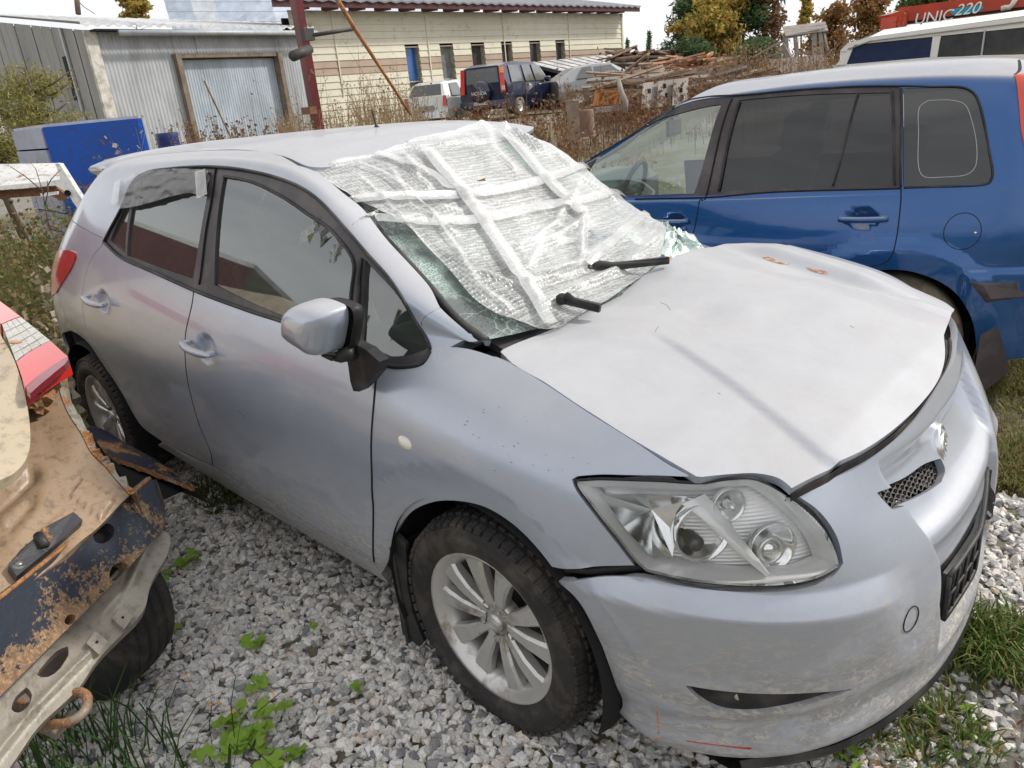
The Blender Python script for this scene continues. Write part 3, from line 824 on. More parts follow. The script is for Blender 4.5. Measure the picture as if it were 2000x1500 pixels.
# underside, wheel housings, cabin
MB().box((-1.25, 0, .27), (3.6, 1.42, .10)).box((-.2, 0, .55), (.10, 1.40, .62)).box((-3.05, 0, .45), (.30, 1.2, .3)).build('underbody', DARK, car)
MB().box((.36, 0, .46), (.50, .84, .42), bev=.05).box((.56, 0, .66), (.14, .7, .10)).build('engine_bay', DARK, car)
HANG = {1: (PI - .35, 2 * PI + .35), -1: (PI - .35, 2 * PI + .35)}
for wx in (0, -2.6):
    for sg in (-1, 1):
        MB().lathe([(.05, -.04), (.372, -.04), (.385, .0), (.385, .22), (.375, .265)], (wx, sg * .60, .305), (0, sg, 0), 36, ang=HANG[sg]).build('wheel_housing', DARK, car)
MB().box((-1.3, -.70, .62), (1.75, .03, .75)).box((-1.3, -.70, .98), (2.3, .05, .04)).build('door_lining', INNER, car)
MB().box((-1.45, .70, .58), (1.5, .03, .65)).build('door_lining', INNER, car)
def seat(x, y, w=.5, hr=True):
    m = MB().box((x + .05, y, .50), (.50, w, .16), bev=.05)
    r = np.array([[math.cos(.3), 0, -math.sin(.3)], [0, 1, 0], [math.sin(.3), 0, math.cos(.3)]])
    m.box((x - .30, y, .82), (.13, w, .60), R=r, bev=.05)
    if hr: m.box((x - .40, y, 1.20), (.10, .26, .17), R=r, bev=.04).beam((x - .37, y - .06, 1.05), (x - .39, y - .06, 1.2), .012).beam((x - .37, y + .06, 1.05), (x - .39, y + .06, 1.2), .012)
    m.build('seat', SEATM, car)
seat(-1.05, -.36); seat(-1.05, .36); seat(-1.95, 0, 1.2, False)
D = MB()
prof = [(-.14, .99), (-.35, 1.0), (-.52, .985), (-.60, .93), (-.60, .80), (-.50, .62), (-.2, .55)]
V = [(x, y, z) for y in np.linspace(-.70, .56, 7) for x, z in prof]
D.add(V, [(i * 7 + j, i * 7 + j + 1, (i + 1) * 7 + j + 1, (i + 1) * 7 + j) for i in range(6) for j in range(6)], True)
D.build('dashboard', INNER, car)
sw = [(-.72 + .06 * math.sin(a), .36 + .185 * math.cos(a), .90 + .175 * math.sin(a)) for a in np.linspace(0, 2 * PI, 32, endpoint=False)]
MB().tube(sw, .014, 8, closed=True).box((-.69, .36, .89), (.05, .16, .10), bev=.02).beam((-.69, .2, .9), (-.69, .52, .9), .03, .02).build('steering_wheel', BLACKP, car)
MB().box((-.52, -.60, .95), (.10, .16, .09), bev=.03).build('air_vent', BLACKP, car)

# wheels ------------------------------------------------------------------
def ell_ring(m, c, u, v, a, b, r, n=24):
    m.tube([np.array(c) + a * math.cos(t) * np.array(u) + b * math.sin(t) * np.array(v) for t in np.linspace(0, 2 * PI, n, endpoint=False)], r, 5, closed=True)

def make_wheel(parent, cx, sg, detail=True, steer=0.0, cy=.762, R=.312, rim=.208, yb=.0, alloy=None, cz=None, rot=.35):
    cz = cz or R - .008
    c = np.array([cx, sg * cy, cz]); w = .1025
    ca, sa = math.cos(steer), math.sin(steer)
    ax = np.array([sa, sg * ca, 0.]); e1 = np.array([ca, -sg * sa * 1.0, 0]) ; e1 = np.cross(ax, (0, 0, 1)); e1 /= np.linalg.norm(e1); e2 = np.array([0, 0, 1.])
    al = alloy or ALLOY
    wh = empty('wheel', (0, 0, 0)) if False else None
    T = MB()
    pr_ = [(rim + .006, -w * .80), (rim + .014, -w * .95), (rim + .05, -w * 1.03), (R - .03, -w * .98), (R - .010, -w * .84), (R - .004, -w * .6), (R - .003, 0), (R - .004, w * .6), (R - .010, w * .84),
           (R - .018, w * .92), (R - .030, w * .985), (R - .034, w * .975), (rim + .060, w * 1.035), (rim + .045, w * 1.045), (rim + .041, w * 1.03), (rim + .018, w * .97), (rim + .010, w * .90), (rim + .003, w * .86)]
    T.lathe(pr_, c, ax, 72)
    ty = T.build('tyre', RUBBER, parent)
    if detail:
        B = MB(); q = random.Random(3)
        rows = [(-.80, .030, 62, 0), (-.45, .030, 62, .5), (0, .024, 70, 0), (.45, .030, 62, .5), (.82, .034, 62, 0)]
        for o, wd, n, ph in rows:
            for k in range(n):
                a = 2 * PI * (k + ph) / n
                rad = math.cos(a) * e1 + math.sin(a) * e2; tan = -math.sin(a) * e1 + math.cos(a) * e2
                rr = R - .003 - (.009 if abs(o) > .7 else 0) - (0 if abs(o) > .3 else .0)
                tilt = -.28 * np.sign(o) if abs(o) > .7 else 0
                nr = rad * math.cos(tilt) - ax * math.sin(tilt); na = ax * math.cos(tilt) + rad * math.sin(tilt)
                L = 2 * PI * R / n * .68
                B.box(c + rad * rr + ax * w * o, (L, wd, .012), R=np.stack([tan, na, nr], 1), bev=.002)
                if abs(o) > .4 and k % 2 == 0:
                    B.box(c + rad * (rr + .007) + ax * w * (o + q.uniform(-.06, .06)), (.004, .004, .004), R=np.stack([tan, na, nr], 1))
        tb = B.build('tread', RUBBER, ty)
    # rim barrel and lip
    M = MB()
    M.lathe([(rim - .012, -w * .8), (rim - .030, -w * .3), (rim - .034, w * .2), (rim - .026, w * .55), (rim - .018, w * .70), (rim - .006, w * .80), (rim + .001, w * .865), (rim + .008, w * .90), (rim + .010, w * .86)], c, ax, 72)
    # spokes: five pairs
    for k in range(5):
        for s2 in (-1, 1):
            a0 = rot + 2 * PI * k / 5
            def P(r, a, o): return c + r * (math.cos(a) * e1 + math.sin(a) * e2) + ax * o
            ai, ao = a0 + s2 * .30, a0 + s2 * .235
            st = []
            for r, am, hw, top, th in ((.040, ai, .36, .058, .02), (.075, a0 + s2 * .29, .22, .066, .03), (.12, a0 + s2 * .28, .175, .073, .03), (.165, a0 + s2 * .285, .165, .074, .028), (rim - .014, a0 + s2 * .30, .175, .072, .02)):
                st.append([P(r, am - hw, top - th), P(r, am - hw, top - .007), P(r, am - hw * .72, top), P(r, am + hw * .72, top), P(r, am + hw, top - .007), P(r, am + hw, top - th)])
            V = [p for q_ in st for p in q_]; F = [(i * 6 + j, i * 6 + j + 1, (i + 1) * 6 + j + 1, (i + 1) * 6 + j) for i in range(4) for j in range(5)]
            F += [(4 * 6 + 0, 4 * 6 + 1, 4 * 6 + 2, 4 * 6 + 3, 4 * 6 + 4, 4 * 6 + 5)]
            M.add(V, F, False)
    M.lathe([(.0, .045), (.03, .050), (.050, .056), (.058, .060), (.066, .052), (.068, .02)], c, ax, 40)
    rm = M.build('rim', al, parent)
    for k in range(5):
        H = MB()
        a = rot + PI / 5 + 2 * PI * k / 5
        p = c + .052 * (math.cos(a) * e1 + math.sin(a) * e2)
        H.lathe([(.0085, .030), (.0095, .061), (.0115, .062), (.0118, .058)], p, ax, 14)
        H.lathe([(0, .052), (.005, .052), (.0075, .049), (.0075, .03)], p, ax, 6)
        H.build('lug_nut', mat('lug_metal', (.22, .20, .18), .45, metal=.8, var=.3), rm)
    K = MB().lathe([(0, .071), (.015, .0705), (.024, .068), (.027, .062), (.027, .05)], c, ax, 32)
    cc = c + ax * .0705
    ell_ring(K, cc, e1, e2, .0175, .0120, .0013); ell_ring(K, cc + e2 * .003, e1, e2, .010, .0052, .0012); ell_ring(K, cc, e1, e2, .0048, .0118, .0012)
    K.build('hub_cap', al, rm)
    MB().lathe([(.0, -.02), (.14, -.02), (.145, -.03), (.145, -.04), (0, -.04)], c, ax, 36).build('brake_disc', mat('brake_steel', (.10, .085, .07), .6, metal=.6, var=.3), parent)
    return ty

make_wheel(car, 0.0, -1, True, .0)
make_wheel(car, -2.6, -1, True)
make_wheel(car, 0.0, 1, False)
make_wheel(car, -2.6, 1, False)
# mud flap behind the front wheel
fl = [(-.350, .46), (-.385, .40), (-.40, .30), (-.40, .20), (-.405, .085), (-.33, .075), (-.30, .11), (-.335, .20), (-.335, .30), (-.31, .44)]
MB().prism([(x, -.845, z) for x, z in fl], (0, .012, 0)).box((-.375, -.77, .24), (.014, .17, .34), bev=.005).build('mud_flap', BLACKP, car)
# arch lips
def lip(cx, r, a0, a1):
    m = MB(); V = []
    pts = [BODY.pt([BODY.near((cx + r * math.cos(a), -.86, .305 + r * math.sin(a)))])[0] for a in np.linspace(math.radians(a0), math.radians(a1), 30)]
    return pts

# handles ------------------------------------------------------------------
def handle(pa, pb, g):
    ga, gb = BODY.cast(*pa), BODY.cast(*pb)
    A_, B_ = BODY.pt([ga])[0], BODY.pt([gb])[0]
    y = -.905
    A_ = np.array([A_[0], y + .008, A_[2]]); B_ = np.array([B_[0], y + .008, B_[2]])
    pts = [A_ + (B_ - A_) * t + np.array([0, -.016 * math.sin(PI * t), 0]) for t in np.linspace(0, 1, 12)]
    rr = [.006, .0105, .013, .0135, .0135, .0135, .0135, .0135, .0135, .013, .0105, .006]
    h = MB().tube(pts, rr, 10); h.box(pts[1] + np.array([0, .014, 0]), (.024, .03, .016), bev=.005).box(pts[-2] + np.array([0, .014, 0]), (.03, .03, .018), bev=.005)
    h.build('door_handle', PAINT, car)
handle((178, 575), (216, 594), 0); handle((368, 664), (425, 691), 1)
# side repeater
g = BODY.cast(790, 867); P = BODY.pt([g])[0]
V = []; Fc = []
MB().lathe([(0, .012), (.014, .0105), (.024, .006), (.030, .0), (.030, -.005)], P + np.array([0, .003, 0]), (0, -1, 0), 24).build('side_repeater', mat('amber_white', (.75, .68, .60), .15, coat=.6, var=.06), car)
o = bpy.data.objects.get('side_repeater'); 
for v in o.data.vertices: v.co.z = P[2] + (v.co.z - P[2]) * .62 - (v.co.x - P[0]) * .12

# folded door mirror ---------------------------------------------------------
ol = [(562, 632), (566, 604), (582, 589), (612, 585), (645, 593), (664, 603), (669, 620), (665, 655), (654, 690), (640, 693), (608, 677), (576, 659), (564, 647)]
mo = np.array([at_y(668 - (668 - px) * .80, 640 + (py - 640) * .93 - 3, -.935) for px, py in ol]); mo = cr_curve(np.vstack([mo, mo[:1]]), 5)[:-1]; cen = mo.mean(0); n = len(mo)
S_ = MB(); V = []; lv = [(1.0, .018), (1.0, 0), (.99, -.018), (.97, -.034), (.93, -.048), (.84, -.062), (.65, -.072), (.35, -.078), (.08, -.080)]
for f, dy in lv:
    V += [cen + (p - cen) * f + np.array([0, dy, 0]) for p in mo]
F = [(l * n + i, l * n + (i + 1) % n, (l + 1) * n + (i + 1) % n, (l + 1) * n + i) for l in range(len(lv) - 1) for i in range(n)] + [tuple((len(lv) - 1) * n + i for i in range(n))]
mh = S_.add(V, F, True).build('door_mirror', PAINT, car)
V = []; lv = [(1.0, .018), (1.03, .030), (1.0, .048), (.9, .052), (.02, .052)]
for f, dy in lv: V += [cen + np.array([.018, 0, -.004]) + (p - cen) * f + np.array([0, dy, 0]) for p in mo]
F = [(l * n + i, l * n + (i + 1) % n, (l + 1) * n + (i + 1) % n, (l + 1) * n + i) for l in range(len(lv) - 1) for i in range(n)]
MB().add(V, F, True).build('mirror_back', BLACKP, mh)
foot = [(672, 676), (692, 672), (716, 684), (741, 707), (736, 728), (716, 752), (702, 765), (690, 764), (684, 745), (680, 715)]
Pf = [at_y(px, py, -.893) for px, py in foot]
MB().prism(Pf, (0, .03, 0)).build('mirror_foot', BLACKP, mh)
a = at_y(640, 696, -.93); b = at_y(688, 688, -.91)
MB().tube([a, (a + b) / 2 + np.array([0, 0, -.006]), b], [.008, .016, .02], 10).tube([at_y(628, 693, -.96), at_y(650, 700, -.94)], [.004, .008], 6).build('mirror_arm', BLACKP, mh)

# headlamp inside --------------------------------------------------------------
lamp_in = BODY.loop([[(1165, 962), (1230, 962), (1300, 964), (1376, 972), (1420, 960), (1478, 952), (1530, 980)], [(1530, 980), (1575, 1012), (1606, 1048), (1622, 1100)], [(1622, 1100), (1560, 1127), (1480, 1130), (1400, 1124), (1330, 1112), (1272, 1098)], [(1272, 1098), (1215, 1035), (1165, 962)]])
RIBC = newmat('ribbed_chrome')
m_, nt_, b_ = RIBC; RIBC = m_
b_.inputs['Base Color'].default_value = (.95, .95, .95, 1); b_.inputs['Metallic'].default_value = .2; b_.inputs['Roughness'].default_value = .22
wv = nt_.nodes.new('ShaderNodeTexWave'); wv.bands_direction = 'Z'; wv.inputs['Scale'].default_value = 42; wv.inputs['Distortion'].default_value = .3
nt_.links.new(coords(nt_), wv.inputs['Vector']); bump(nt_, wv.outputs[1], .4, .003, b_)
BEZ = mat('lamp_bezel', (.95, .95, .95), .2, metal=.1, var=.03)
def res_loop(L, n=160):
    L = np.vstack([L, L[:1]]) * [BODY.su, BODY.sv]; dd_ = np.r_[0, np.cumsum(np.linalg.norm(np.diff(L, axis=0), axis=1))]; t = np.linspace(0, dd_[-1], n, endpoint=False)
    return np.stack([np.interp(t, dd_, L[:, k]) for k in (0, 1)], 1) / [BODY.su, BODY.sv]
La = res_loop(lamp); cen_ = La.mean(0)
def shr(L, f):
    M = L * [BODY.su, BODY.sv]; t = np.roll(M, -2, 0) - np.roll(M, 2, 0); t /= np.linalg.norm(t, axis=1)[:, None]; nn2 = np.stack([-t[:, 1], t[:, 0]], 1)
    ar = .5 * np.sum(M[:, 0] * np.roll(M[:, 1], -1) - np.roll(M[:, 0], -1) * M[:, 1]); return (M + nn2 * (f if ar > 0 else -f)) / [BODY.su, BODY.sv]
rings = [(.003, -.004), (.006, -.008), (.018, -.026), (.024, -.034), (.025, -.062)]; V = []
for f, o_ in rings: Lr = shr(La, f); V += list(BODY.pt(Lr) + BODY.nm(Lr) * o_)
n = 160; MB().add(V, [(l * n + i, l * n + (i + 1) % n, (l + 1) * n + (i + 1) % n, (l + 1) * n + i) for l in range(len(rings) - 1) for i in range(n)], True).build('lamp_bezel', BEZ, lens)
V = []
for f, o_ in ((-.004, -.006), (.004, -.003), (.005, -.014)): Lr = shr(La, f); V += list(BODY.pt(Lr) + BODY.nm(Lr) * o_)
MB().add(V, [(l * n + i, l * n + (i + 1) % n, (l + 1) * n + (i + 1) % n, (l + 1) * n + i) for l in range(2) for i in range(n)], True).build('lamp_gasket', BLACKP, lens)
def lamp_pt(px, py, dep):
    g = BODY.cast(px, py); return BODY.pt([g])[0] - BODY.nm([g])[0] * dep
NL = BODY.nm([BODY.cast(1420, 1040)])[0]
# chrome back wall: three basins with ridges between
BK = BODY.loop([[(1150, 950), (1300, 950), (1400, 945), (1478, 930), (1570, 950)], [(1570, 935), (1740, 1000), (1780, 1150)], [(1780, 1150), (1500, 1175), (1280, 1130)], [(1280, 1130), (1205, 1040), (1150, 950)]])
BODY.panel('lamp_reflector', BK, RIBC, lens, sp=.02, inset=0, off=-.070, depth=0)
BK2 = BODY.loop([[(1120, 935), (1250, 925), (1380, 920)], [(1380, 920), (1530, 945), (1640, 1095)], [(1640, 1095), (1550, 1155), (1262, 1135), (1180, 1040), (1120, 935)]])
BODY.panel('lamp_housing', BK2, RIBC, lens, sp=.03, inset=0, off=-.076, depth=0)
def basin(px, py, dep, r, axis, h, mt, name, squash=1.0, n=40):
    P = lamp_pt(px, py, dep); ax = np.array(axis, float); ax /= np.linalg.norm(ax)
    prof = [(0.004, -h)] + [(r * t, -h * (1 - t * t)) for t in np.linspace(.15, 1, 9)] + [(r * 1.05, .0), (r * 1.05, -h * .4)]
    return MB().lathe(prof, P, ax, n).build(name, mt, lens), P, ax
AX = (.80, -.50, .10)
basin(1378, 1052, .035, .060, AX, .055, CHROME, 'lamp_reflector')
basin(1432, 992, .030, .034, AX, .03, CHROMER, 'lamp_reflector')
_, P, ax = basin(1530, 1085, .048, .050, AX, .03, CHROME, 'lamp_reflector')
Pp = lamp_pt(1518, 1085, .035)
MB().lathe([(.026, -.06), (.028, -.01), (.030, .0), (.028, .004), (.022, .004), (.020, -.006)], Pp, AX, 32).build('projector', CHROMER, lens)
MB().lathe([(0, .008), (.008, .007), (.015, .003), (.020, -.004)], Pp, AX, 24).build('projector_lens', CHROME, lens)
Pb = lamp_pt(1355, 1075, .050)
MB().lathe([(0, .022), (.012, .021), (.017, .014), (.017, -.03)], Pb, AX, 20).build('bulb_shield', mat('bulb_metal', (.10, .10, .11), .3, metal=.9, var=.2), lens)
Pt = lamp_pt(1432, 992, .042)
MB().lathe([(0, .02), (.006, .018), (.009, .010), (.009, -.01)], Pt, AX, 16).build('bulb', CHROMER, lens)
# divider wall between low beam basin and inner reflectors
dv = [(1378, 966), (1400, 990), (1432, 1030), (1462, 1068), (1490, 1104), (1510, 1128)]
A1 = [lamp_pt(px, py, .018) for px, py in dv]; A2 = [lamp_pt(px - 20, py + 8, .07) for px, py in dv]; A3 = [lamp_pt(px - 46 + 8 * i, py + 22 - 3 * i, .022) for i, (px, py) in enumerate(dv)]
V = A3 + A1 + A2; F = [(l * 6 + i, l * 6 + i + 1, (l + 1) * 6 + i + 1, (l + 1) * 6 + i) for l in range(2) for i in range(5)]
MB().add(V, F, True).build('lamp_divider', BEZ, lens)
# smooth mirror wing towards the tip of the lamp
V = [lamp_pt(px, py, d) for px, py, d in ((1170, 966, .012), (1260, 966, .02), (1370, 975, .03), (1345, 1020, .045), (1318, 1060, .05), (1310, 1105, .04), (1272, 1096, .014), (1215, 1032, .010))]
MB().add(V + [lamp_pt(1265, 1005, .05)], [(i, (i + 1) % 8, 8) for i in range(8)], False).build('lamp_reflector', CHROME, lens)
# torn joint between wing and bumper
MB().tube([lamp_pt(1088, 1122, .03), lamp_pt(1150, 1118, .03), lamp_pt(1250, 1116, .03)], .012, 8).build('bumper_bracket', BLACKP, car)

# grille mesh, fog slot, emblem ---------------------------------------------------
GRM = MB()
g0 = [BODY.pt([BODY.cast(*q)])[0] - np.array([.030, 0, 0]) for q in ((1700, 968), (1850, 890), (1856, 945), (1738, 1012))]
n_, k_ = 20, 9
def gp(u, v): return (g0[0] * (1 - u) + g0[1] * u) * (1 - v) + (g0[3] * (1 - u) + g0[2] * u) * v
for j in range(k_ + 1):
    pts = [gp(i / (2 * n_), j / k_) + np.array([0, 0, .0035 * (1 if (i + 2 * (j % 2)) % 4 < 2 else -1)]) + np.array([.003 if i % 2 else 0, 0, 0]) for i in range(2 * n_ + 1)]
    GRM.tube(pts, .0020, 5)
for i in range(n_ + 1):
    for j in range(k_):
        GRM.tube([gp((i + (.5 if j % 2 else 0)) / n_ if i < n_ or j % 2 == 0 else 1, j / k_), gp((i + (.5 if j % 2 else 0)) / n_ if i < n_ or j % 2 == 0 else 1, (j + 1) / k_)], .0018, 4)
GRM.build('grille_mesh', mat('grille_plastic', (.07, .065, .062), .5, var=.2), car)
MB().quad(g0[0] + [-.04, -.02, .02], g0[1] + [-.04, .05, .02], g0[2] + [-.04, .05, -.04], g0[3] + [-.04, -.02, -.04]).build('grille_backing', DARK, car)
BODY.panel('fog_recess', BODY.loop([[(1325, 1325), (1500, 1340), (1680, 1330)], [(1680, 1330), (1640, 1400), (1500, 1415), (1380, 1400), (1325, 1325)]]), DARK, car, sp=.03, inset=0, off=-.07, depth=0)
BODY.panel('fog_blank', fog, BLACKP, car, sp=.02, inset=-.002, off=-.012, depth=0)
Pf = BODY.pt([BODY.cast(1440, 1372)])[0] + np.array([-.015, .02, -.004])
MB().tube([Pf + [-.05, .02, 0], Pf + [.012, -.005, .008]], .010, 10).build('tow_pin', mat('pale_plastic', (.45, .42, .34), .5, var=.1), car)
# emblem dish on the nose
Pe = np.array([.792, -.010, .688]); axe = np.array([.96, .16, .24]); axe /= np.linalg.norm(axe)
u_ = np.cross((0, 0, 1.), axe); u_ /= np.linalg.norm(u_); v_ = np.cross(axe, u_)
E_ = MB().lathe([(0, .004), (.042, .004), (.046, .009), (.050, .009), (.052, .004), (.052, -.01)], Pe, axe, 40)
for A_, B_, oy in ((.038, .026, 0), (.023, .012, .008), (.010, .026, 0)):
    ell_ring(E_, Pe + axe * .009 + v_ * oy, u_, v_, A_, B_, .0035)
E_.build('emblem', CHROMER, car)
# tow-eye cover
gT = BODY.cast(1779, 1208)
ring = [BODY.pt([gT + np.array([.034 / BODY.su * math.cos(a), .040 / BODY.sv * math.sin(a)])])[0] + np.array([.0008, -.0005, 0]) for a in np.linspace(0, 2 * PI, 30, endpoint=False)]
MB().tube(ring, .0012, 5, closed=True).build('tow_cover', DARK, car)
# black lip along the bottom of the bumper
lipp = [(.635, -.722, .155), (.775, -.555, .15), (.858, -.335, .15), (.89, -.12, .15), (.885, .1, .15), (.85, .33, .15), (.76, .55, .15), (.6, .72, .155), (.44, .80, .16)]
Lc = cr_curve(lipp, 6)
V = [p + np.array([0, 0, .012]) for p in Lc] + [p + np.array([.006, 0, -.004]) for p in Lc] + [p + np.array([-.012, 0, -.028]) for p in Lc] + [p + np.array([-.10, 0, -.028]) for p in Lc]; n = len(Lc)
MB().add(V, [(l * n + i, l * n + i + 1, (l + 1) * n + i + 1, (l + 1) * n + i) for l in range(3) for i in range(n - 1)], True).build('bumper_lip', BLACKP, car)

# number plate frame
PF = MB()
def pf(s, z, o=0): return np.array([.886 + .010 * (1 - (s / .26) ** 2) - .050 * max(-.2, s / .26) * .8 + o, s, z + .012 * s / .26])
ys = np.linspace(-.262, .262, 15)
for z, h in ((.388, .012), (.505, .012)):
    PF.tube([pf(y, z, .004) for y in ys], .0065, 6)
for y in (-.262, .262): PF.tube([pf(y, .388, .004), pf(y, .505, .004)], .0065, 6)
V = [pf(y, z, 0) for y in ys for z in (.385, .508)]; V += [pf(y, z, -.010) for y in ys for z in (.385, .508)]
F = [(2 * i, 2 * i + 1, 2 * i + 3, 2 * i + 2) for i in range(14)] + [(30 + 2 * i, 30 + 2 * i + 2, 30 + 2 * i + 3, 30 + 2 * i + 1) for i in range(14)] + [(2 * i, 2 * i + 2, 32 + 2 * i, 30 + 2 * i) for i in range(14)] + [(2 * i + 1, 31 + 2 * i, 33 + 2 * i, 2 * i + 3) for i in range(14)] + [(0, 30, 31, 1), (28, 29, 59, 58)]
PF.add(V, F)
for k, y in enumerate(np.linspace(-.22, .22, 9)):
    PF.tube([pf(y, .40, .006), pf(y + .02, .495, .006)], .004, 5)
PF.tube([pf(y, .447, .006) for y in ys], .004, 5).box((.855, -.1, .44), (.06, .04, .05)).box((.855, .12, .44), (.06, .04, .05))
PF.build('plate_frame', BLACKP, car)
# dark air intake behind the plate frame
INT = BODY.loop([[(.86, -.29, .50), (.9, 0, .52), (.85, .29, .50)], [(.85, .29, .50), (.84, .30, .36)], [(.84, .30, .36), (.9, 0, .33), (.86, -.29, .36)], [(.86, -.29, .36), (.86, -.29, .50)]])
BODY.panel('air_intake', INT, BLACKP, car, off=.002, depth=0, inset=0)
# roof aerial
Pa = at_y(737, 252, 0.02)
MB().lathe([(.017, -.012), (.016, .0), (.009, .010), (.004, .018), (.003, .07), (.0035, .072), (0, .073)], Pa, (-.25, 0, 1), 14).build('roof_aerial', BLACKP, car)

# ================================================================== smashed windscreen and the bubble wrap over it
WR_Y = [-.71, -.60, -.40, -.15, .10, .35, .55, .72]
WR = [(-1.75, [1.455, 1.490, 1.508, 1.516, 1.519, 1.516, 1.50, 1.46]),
      (-1.35, [1.435, 1.480, 1.505, 1.517, 1.520, 1.516, 1.50, 1.44]),
      (-1.08, [1.410, 1.462, 1.490, 1.505, 1.508, 1.505, 1.485, 1.42]),
      (-.86, [1.370, 1.425, 1.442, 1.452, 1.448, 1.425, 1.39, 1.31]),
      (-.65, [1.300, 1.345, 1.345, 1.340, 1.320, 1.290, 1.25, 1.17]),
      (-.45, [1.205, 1.240, 1.230, 1.215, 1.200, 1.175, 1.13, 1.06]),
      (-.25, [1.105, 1.128, 1.120, 1.110, 1.100, 1.080, 1.045, 1.0]),
      (-.08, [1.030, 1.035, 1.030, 1.025, 1.030, 1.020, 1.0, .97]),
      (.10, [.98, .985, .985, .985, .99, .985, .97, .94])]
WC = [[(x + .05 * (abs(y) / .7) ** 2 * (-1 if x > -1.2 else 0), y, z) for y, z in zip(WR_Y, zs)] for x, zs in WR]
def ws_sag(T, N):
    x, y = T[..., 0], T[..., 1]
    return -.030 * np.exp(-((x + .45) / .28) ** 2 - (y / .45) ** 2) * 1.0 - .014
WS = Surf(WC, 260, 200, ws_sag)
if WS.N[130, 100, 2] < 0:
    WS.flip = True; WS.setup()

def line_field(T, segs):
    """sum of ridges along 3-D segments: list of (a, b, height, width)"""
    d = np.zeros(T.shape[:2])
    for a, b, h, w in segs:
        a, b = np.array(a), np.array(b); ab = b - a
        t = np.clip(((T - a) @ ab) / (ab @ ab), 0, 1)
        r = np.linalg.norm(T - (a + t[..., None] * ab), axis=-1)
        d += h * np.exp(-(r / w) ** 2) * np.minimum(1, 4 * np.minimum(t, 1 - t) + .25)
    return d
BASE = Surf(WC, 130, 100)
if BASE.N[60, 50, 2] < 0: BASE.flip = True; BASE.setup()
def w3(px, py):
    return BASE.pt([BASE.cast(px, py)])[0]
ridges = []
for pts, h, w in [
    ([(690, 394), (903, 379), (975, 371), (1060, 352), (1166, 330)], .012, .018),
    ([(733, 428), (932, 430), (1039, 407), (1145, 390), (1230, 377)], .010, .020),
    ([(826, 296), (890, 360), (941, 424), (975, 475), (1009, 530), (1060, 602)], .012, .020),
    ([(996, 275), (1060, 343), (1124, 403), (1141, 415)], .014, .022),
    ([(1140, 415), (1136, 500)], .016, .012),
    ([(1264, 420), (1200, 470), (1145, 517), (1040, 540)], .020, .020),
    ([(1230, 400), (1120, 460), (1020, 470)], .012, .012),
    ([(1100, 420), (1040, 465), (1010, 480)], .012, .010),
    ([(1290, 460), (1220, 520), (1130, 560), (1060, 600)], .018, .016),
    ([(930, 530), (1010, 560), (1100, 540)], .014, .015),
    ([(880, 480), (930, 560), (1000, 610)], .010, .014),
    ([(760, 330), (800, 400), (900, 460)], .010, .012),
    ([(700, 345), (780, 430), (860, 520)], .010, .010),
    ([(780, 300), (820, 350), (840, 370)], .014, .014),
    ([(940, 236), (990, 262), (1060, 300)], .035, .030),
    ([(935, 234), (960, 290), (1010, 340)], .012, .020),
    ([(1080, 300), (1120, 340), (1210, 400)], .014, .016),
    ([(640, 330), (720, 300), (840, 285), (960, 280)], .012, .016),
    ([(700, 310), (830, 270), (900, 262)], .010, .012),
    ([(1180, 360), (1120, 380), (1090, 420)], .012, .012),
    ([(860, 400), (900, 410), (960, 400)], .008, .010),
    ([(1150, 420), (1060, 470), (1030, 520)], .012, .010),
    ([(1180, 470), (1120, 520), (1060, 545)], .010, .010)]:
    q = [w3(*p) for p in pts]
    ridges += [(q[i], q[i + 1], h, w) for i in range(len(q) - 1)]
def wrap_disp(T, N):
    x, y = T[..., 0], T[..., 1]
    d = line_field(T, ridges)
    r = np.random.RandomState(5)
    for k in range(16):
        a = r.uniform(0, PI); f = r.uniform(9, 30); ph = r.uniform(0, 6.28)
        s = np.sin(f * (x * math.cos(a) + y * math.sin(a)) + ph + 1.5 * np.sin(5 * x + 4 * y + ph))
        d += (.0024 * 14 / f) * ((1 - np.abs(s)) ** 2 - .25) * smooth01(.5 + 1.2 * np.sin(3.1 * x + 4.3 * y + k))
    inside = smooth01((x + 1.15) / .2)
    return d * (.35 + .65 * inside) + .006 - .020 * np.exp(-((x + .40) / .25) ** 2 - (y / .40) ** 2)
WRAP = Surf(WC, 620, 460, wrap_disp)
if WRAP.N[300, 230, 2] < 0:
    WC2 = WC; WRAP = Surf(WC, 620, 460, wrap_disp, True)

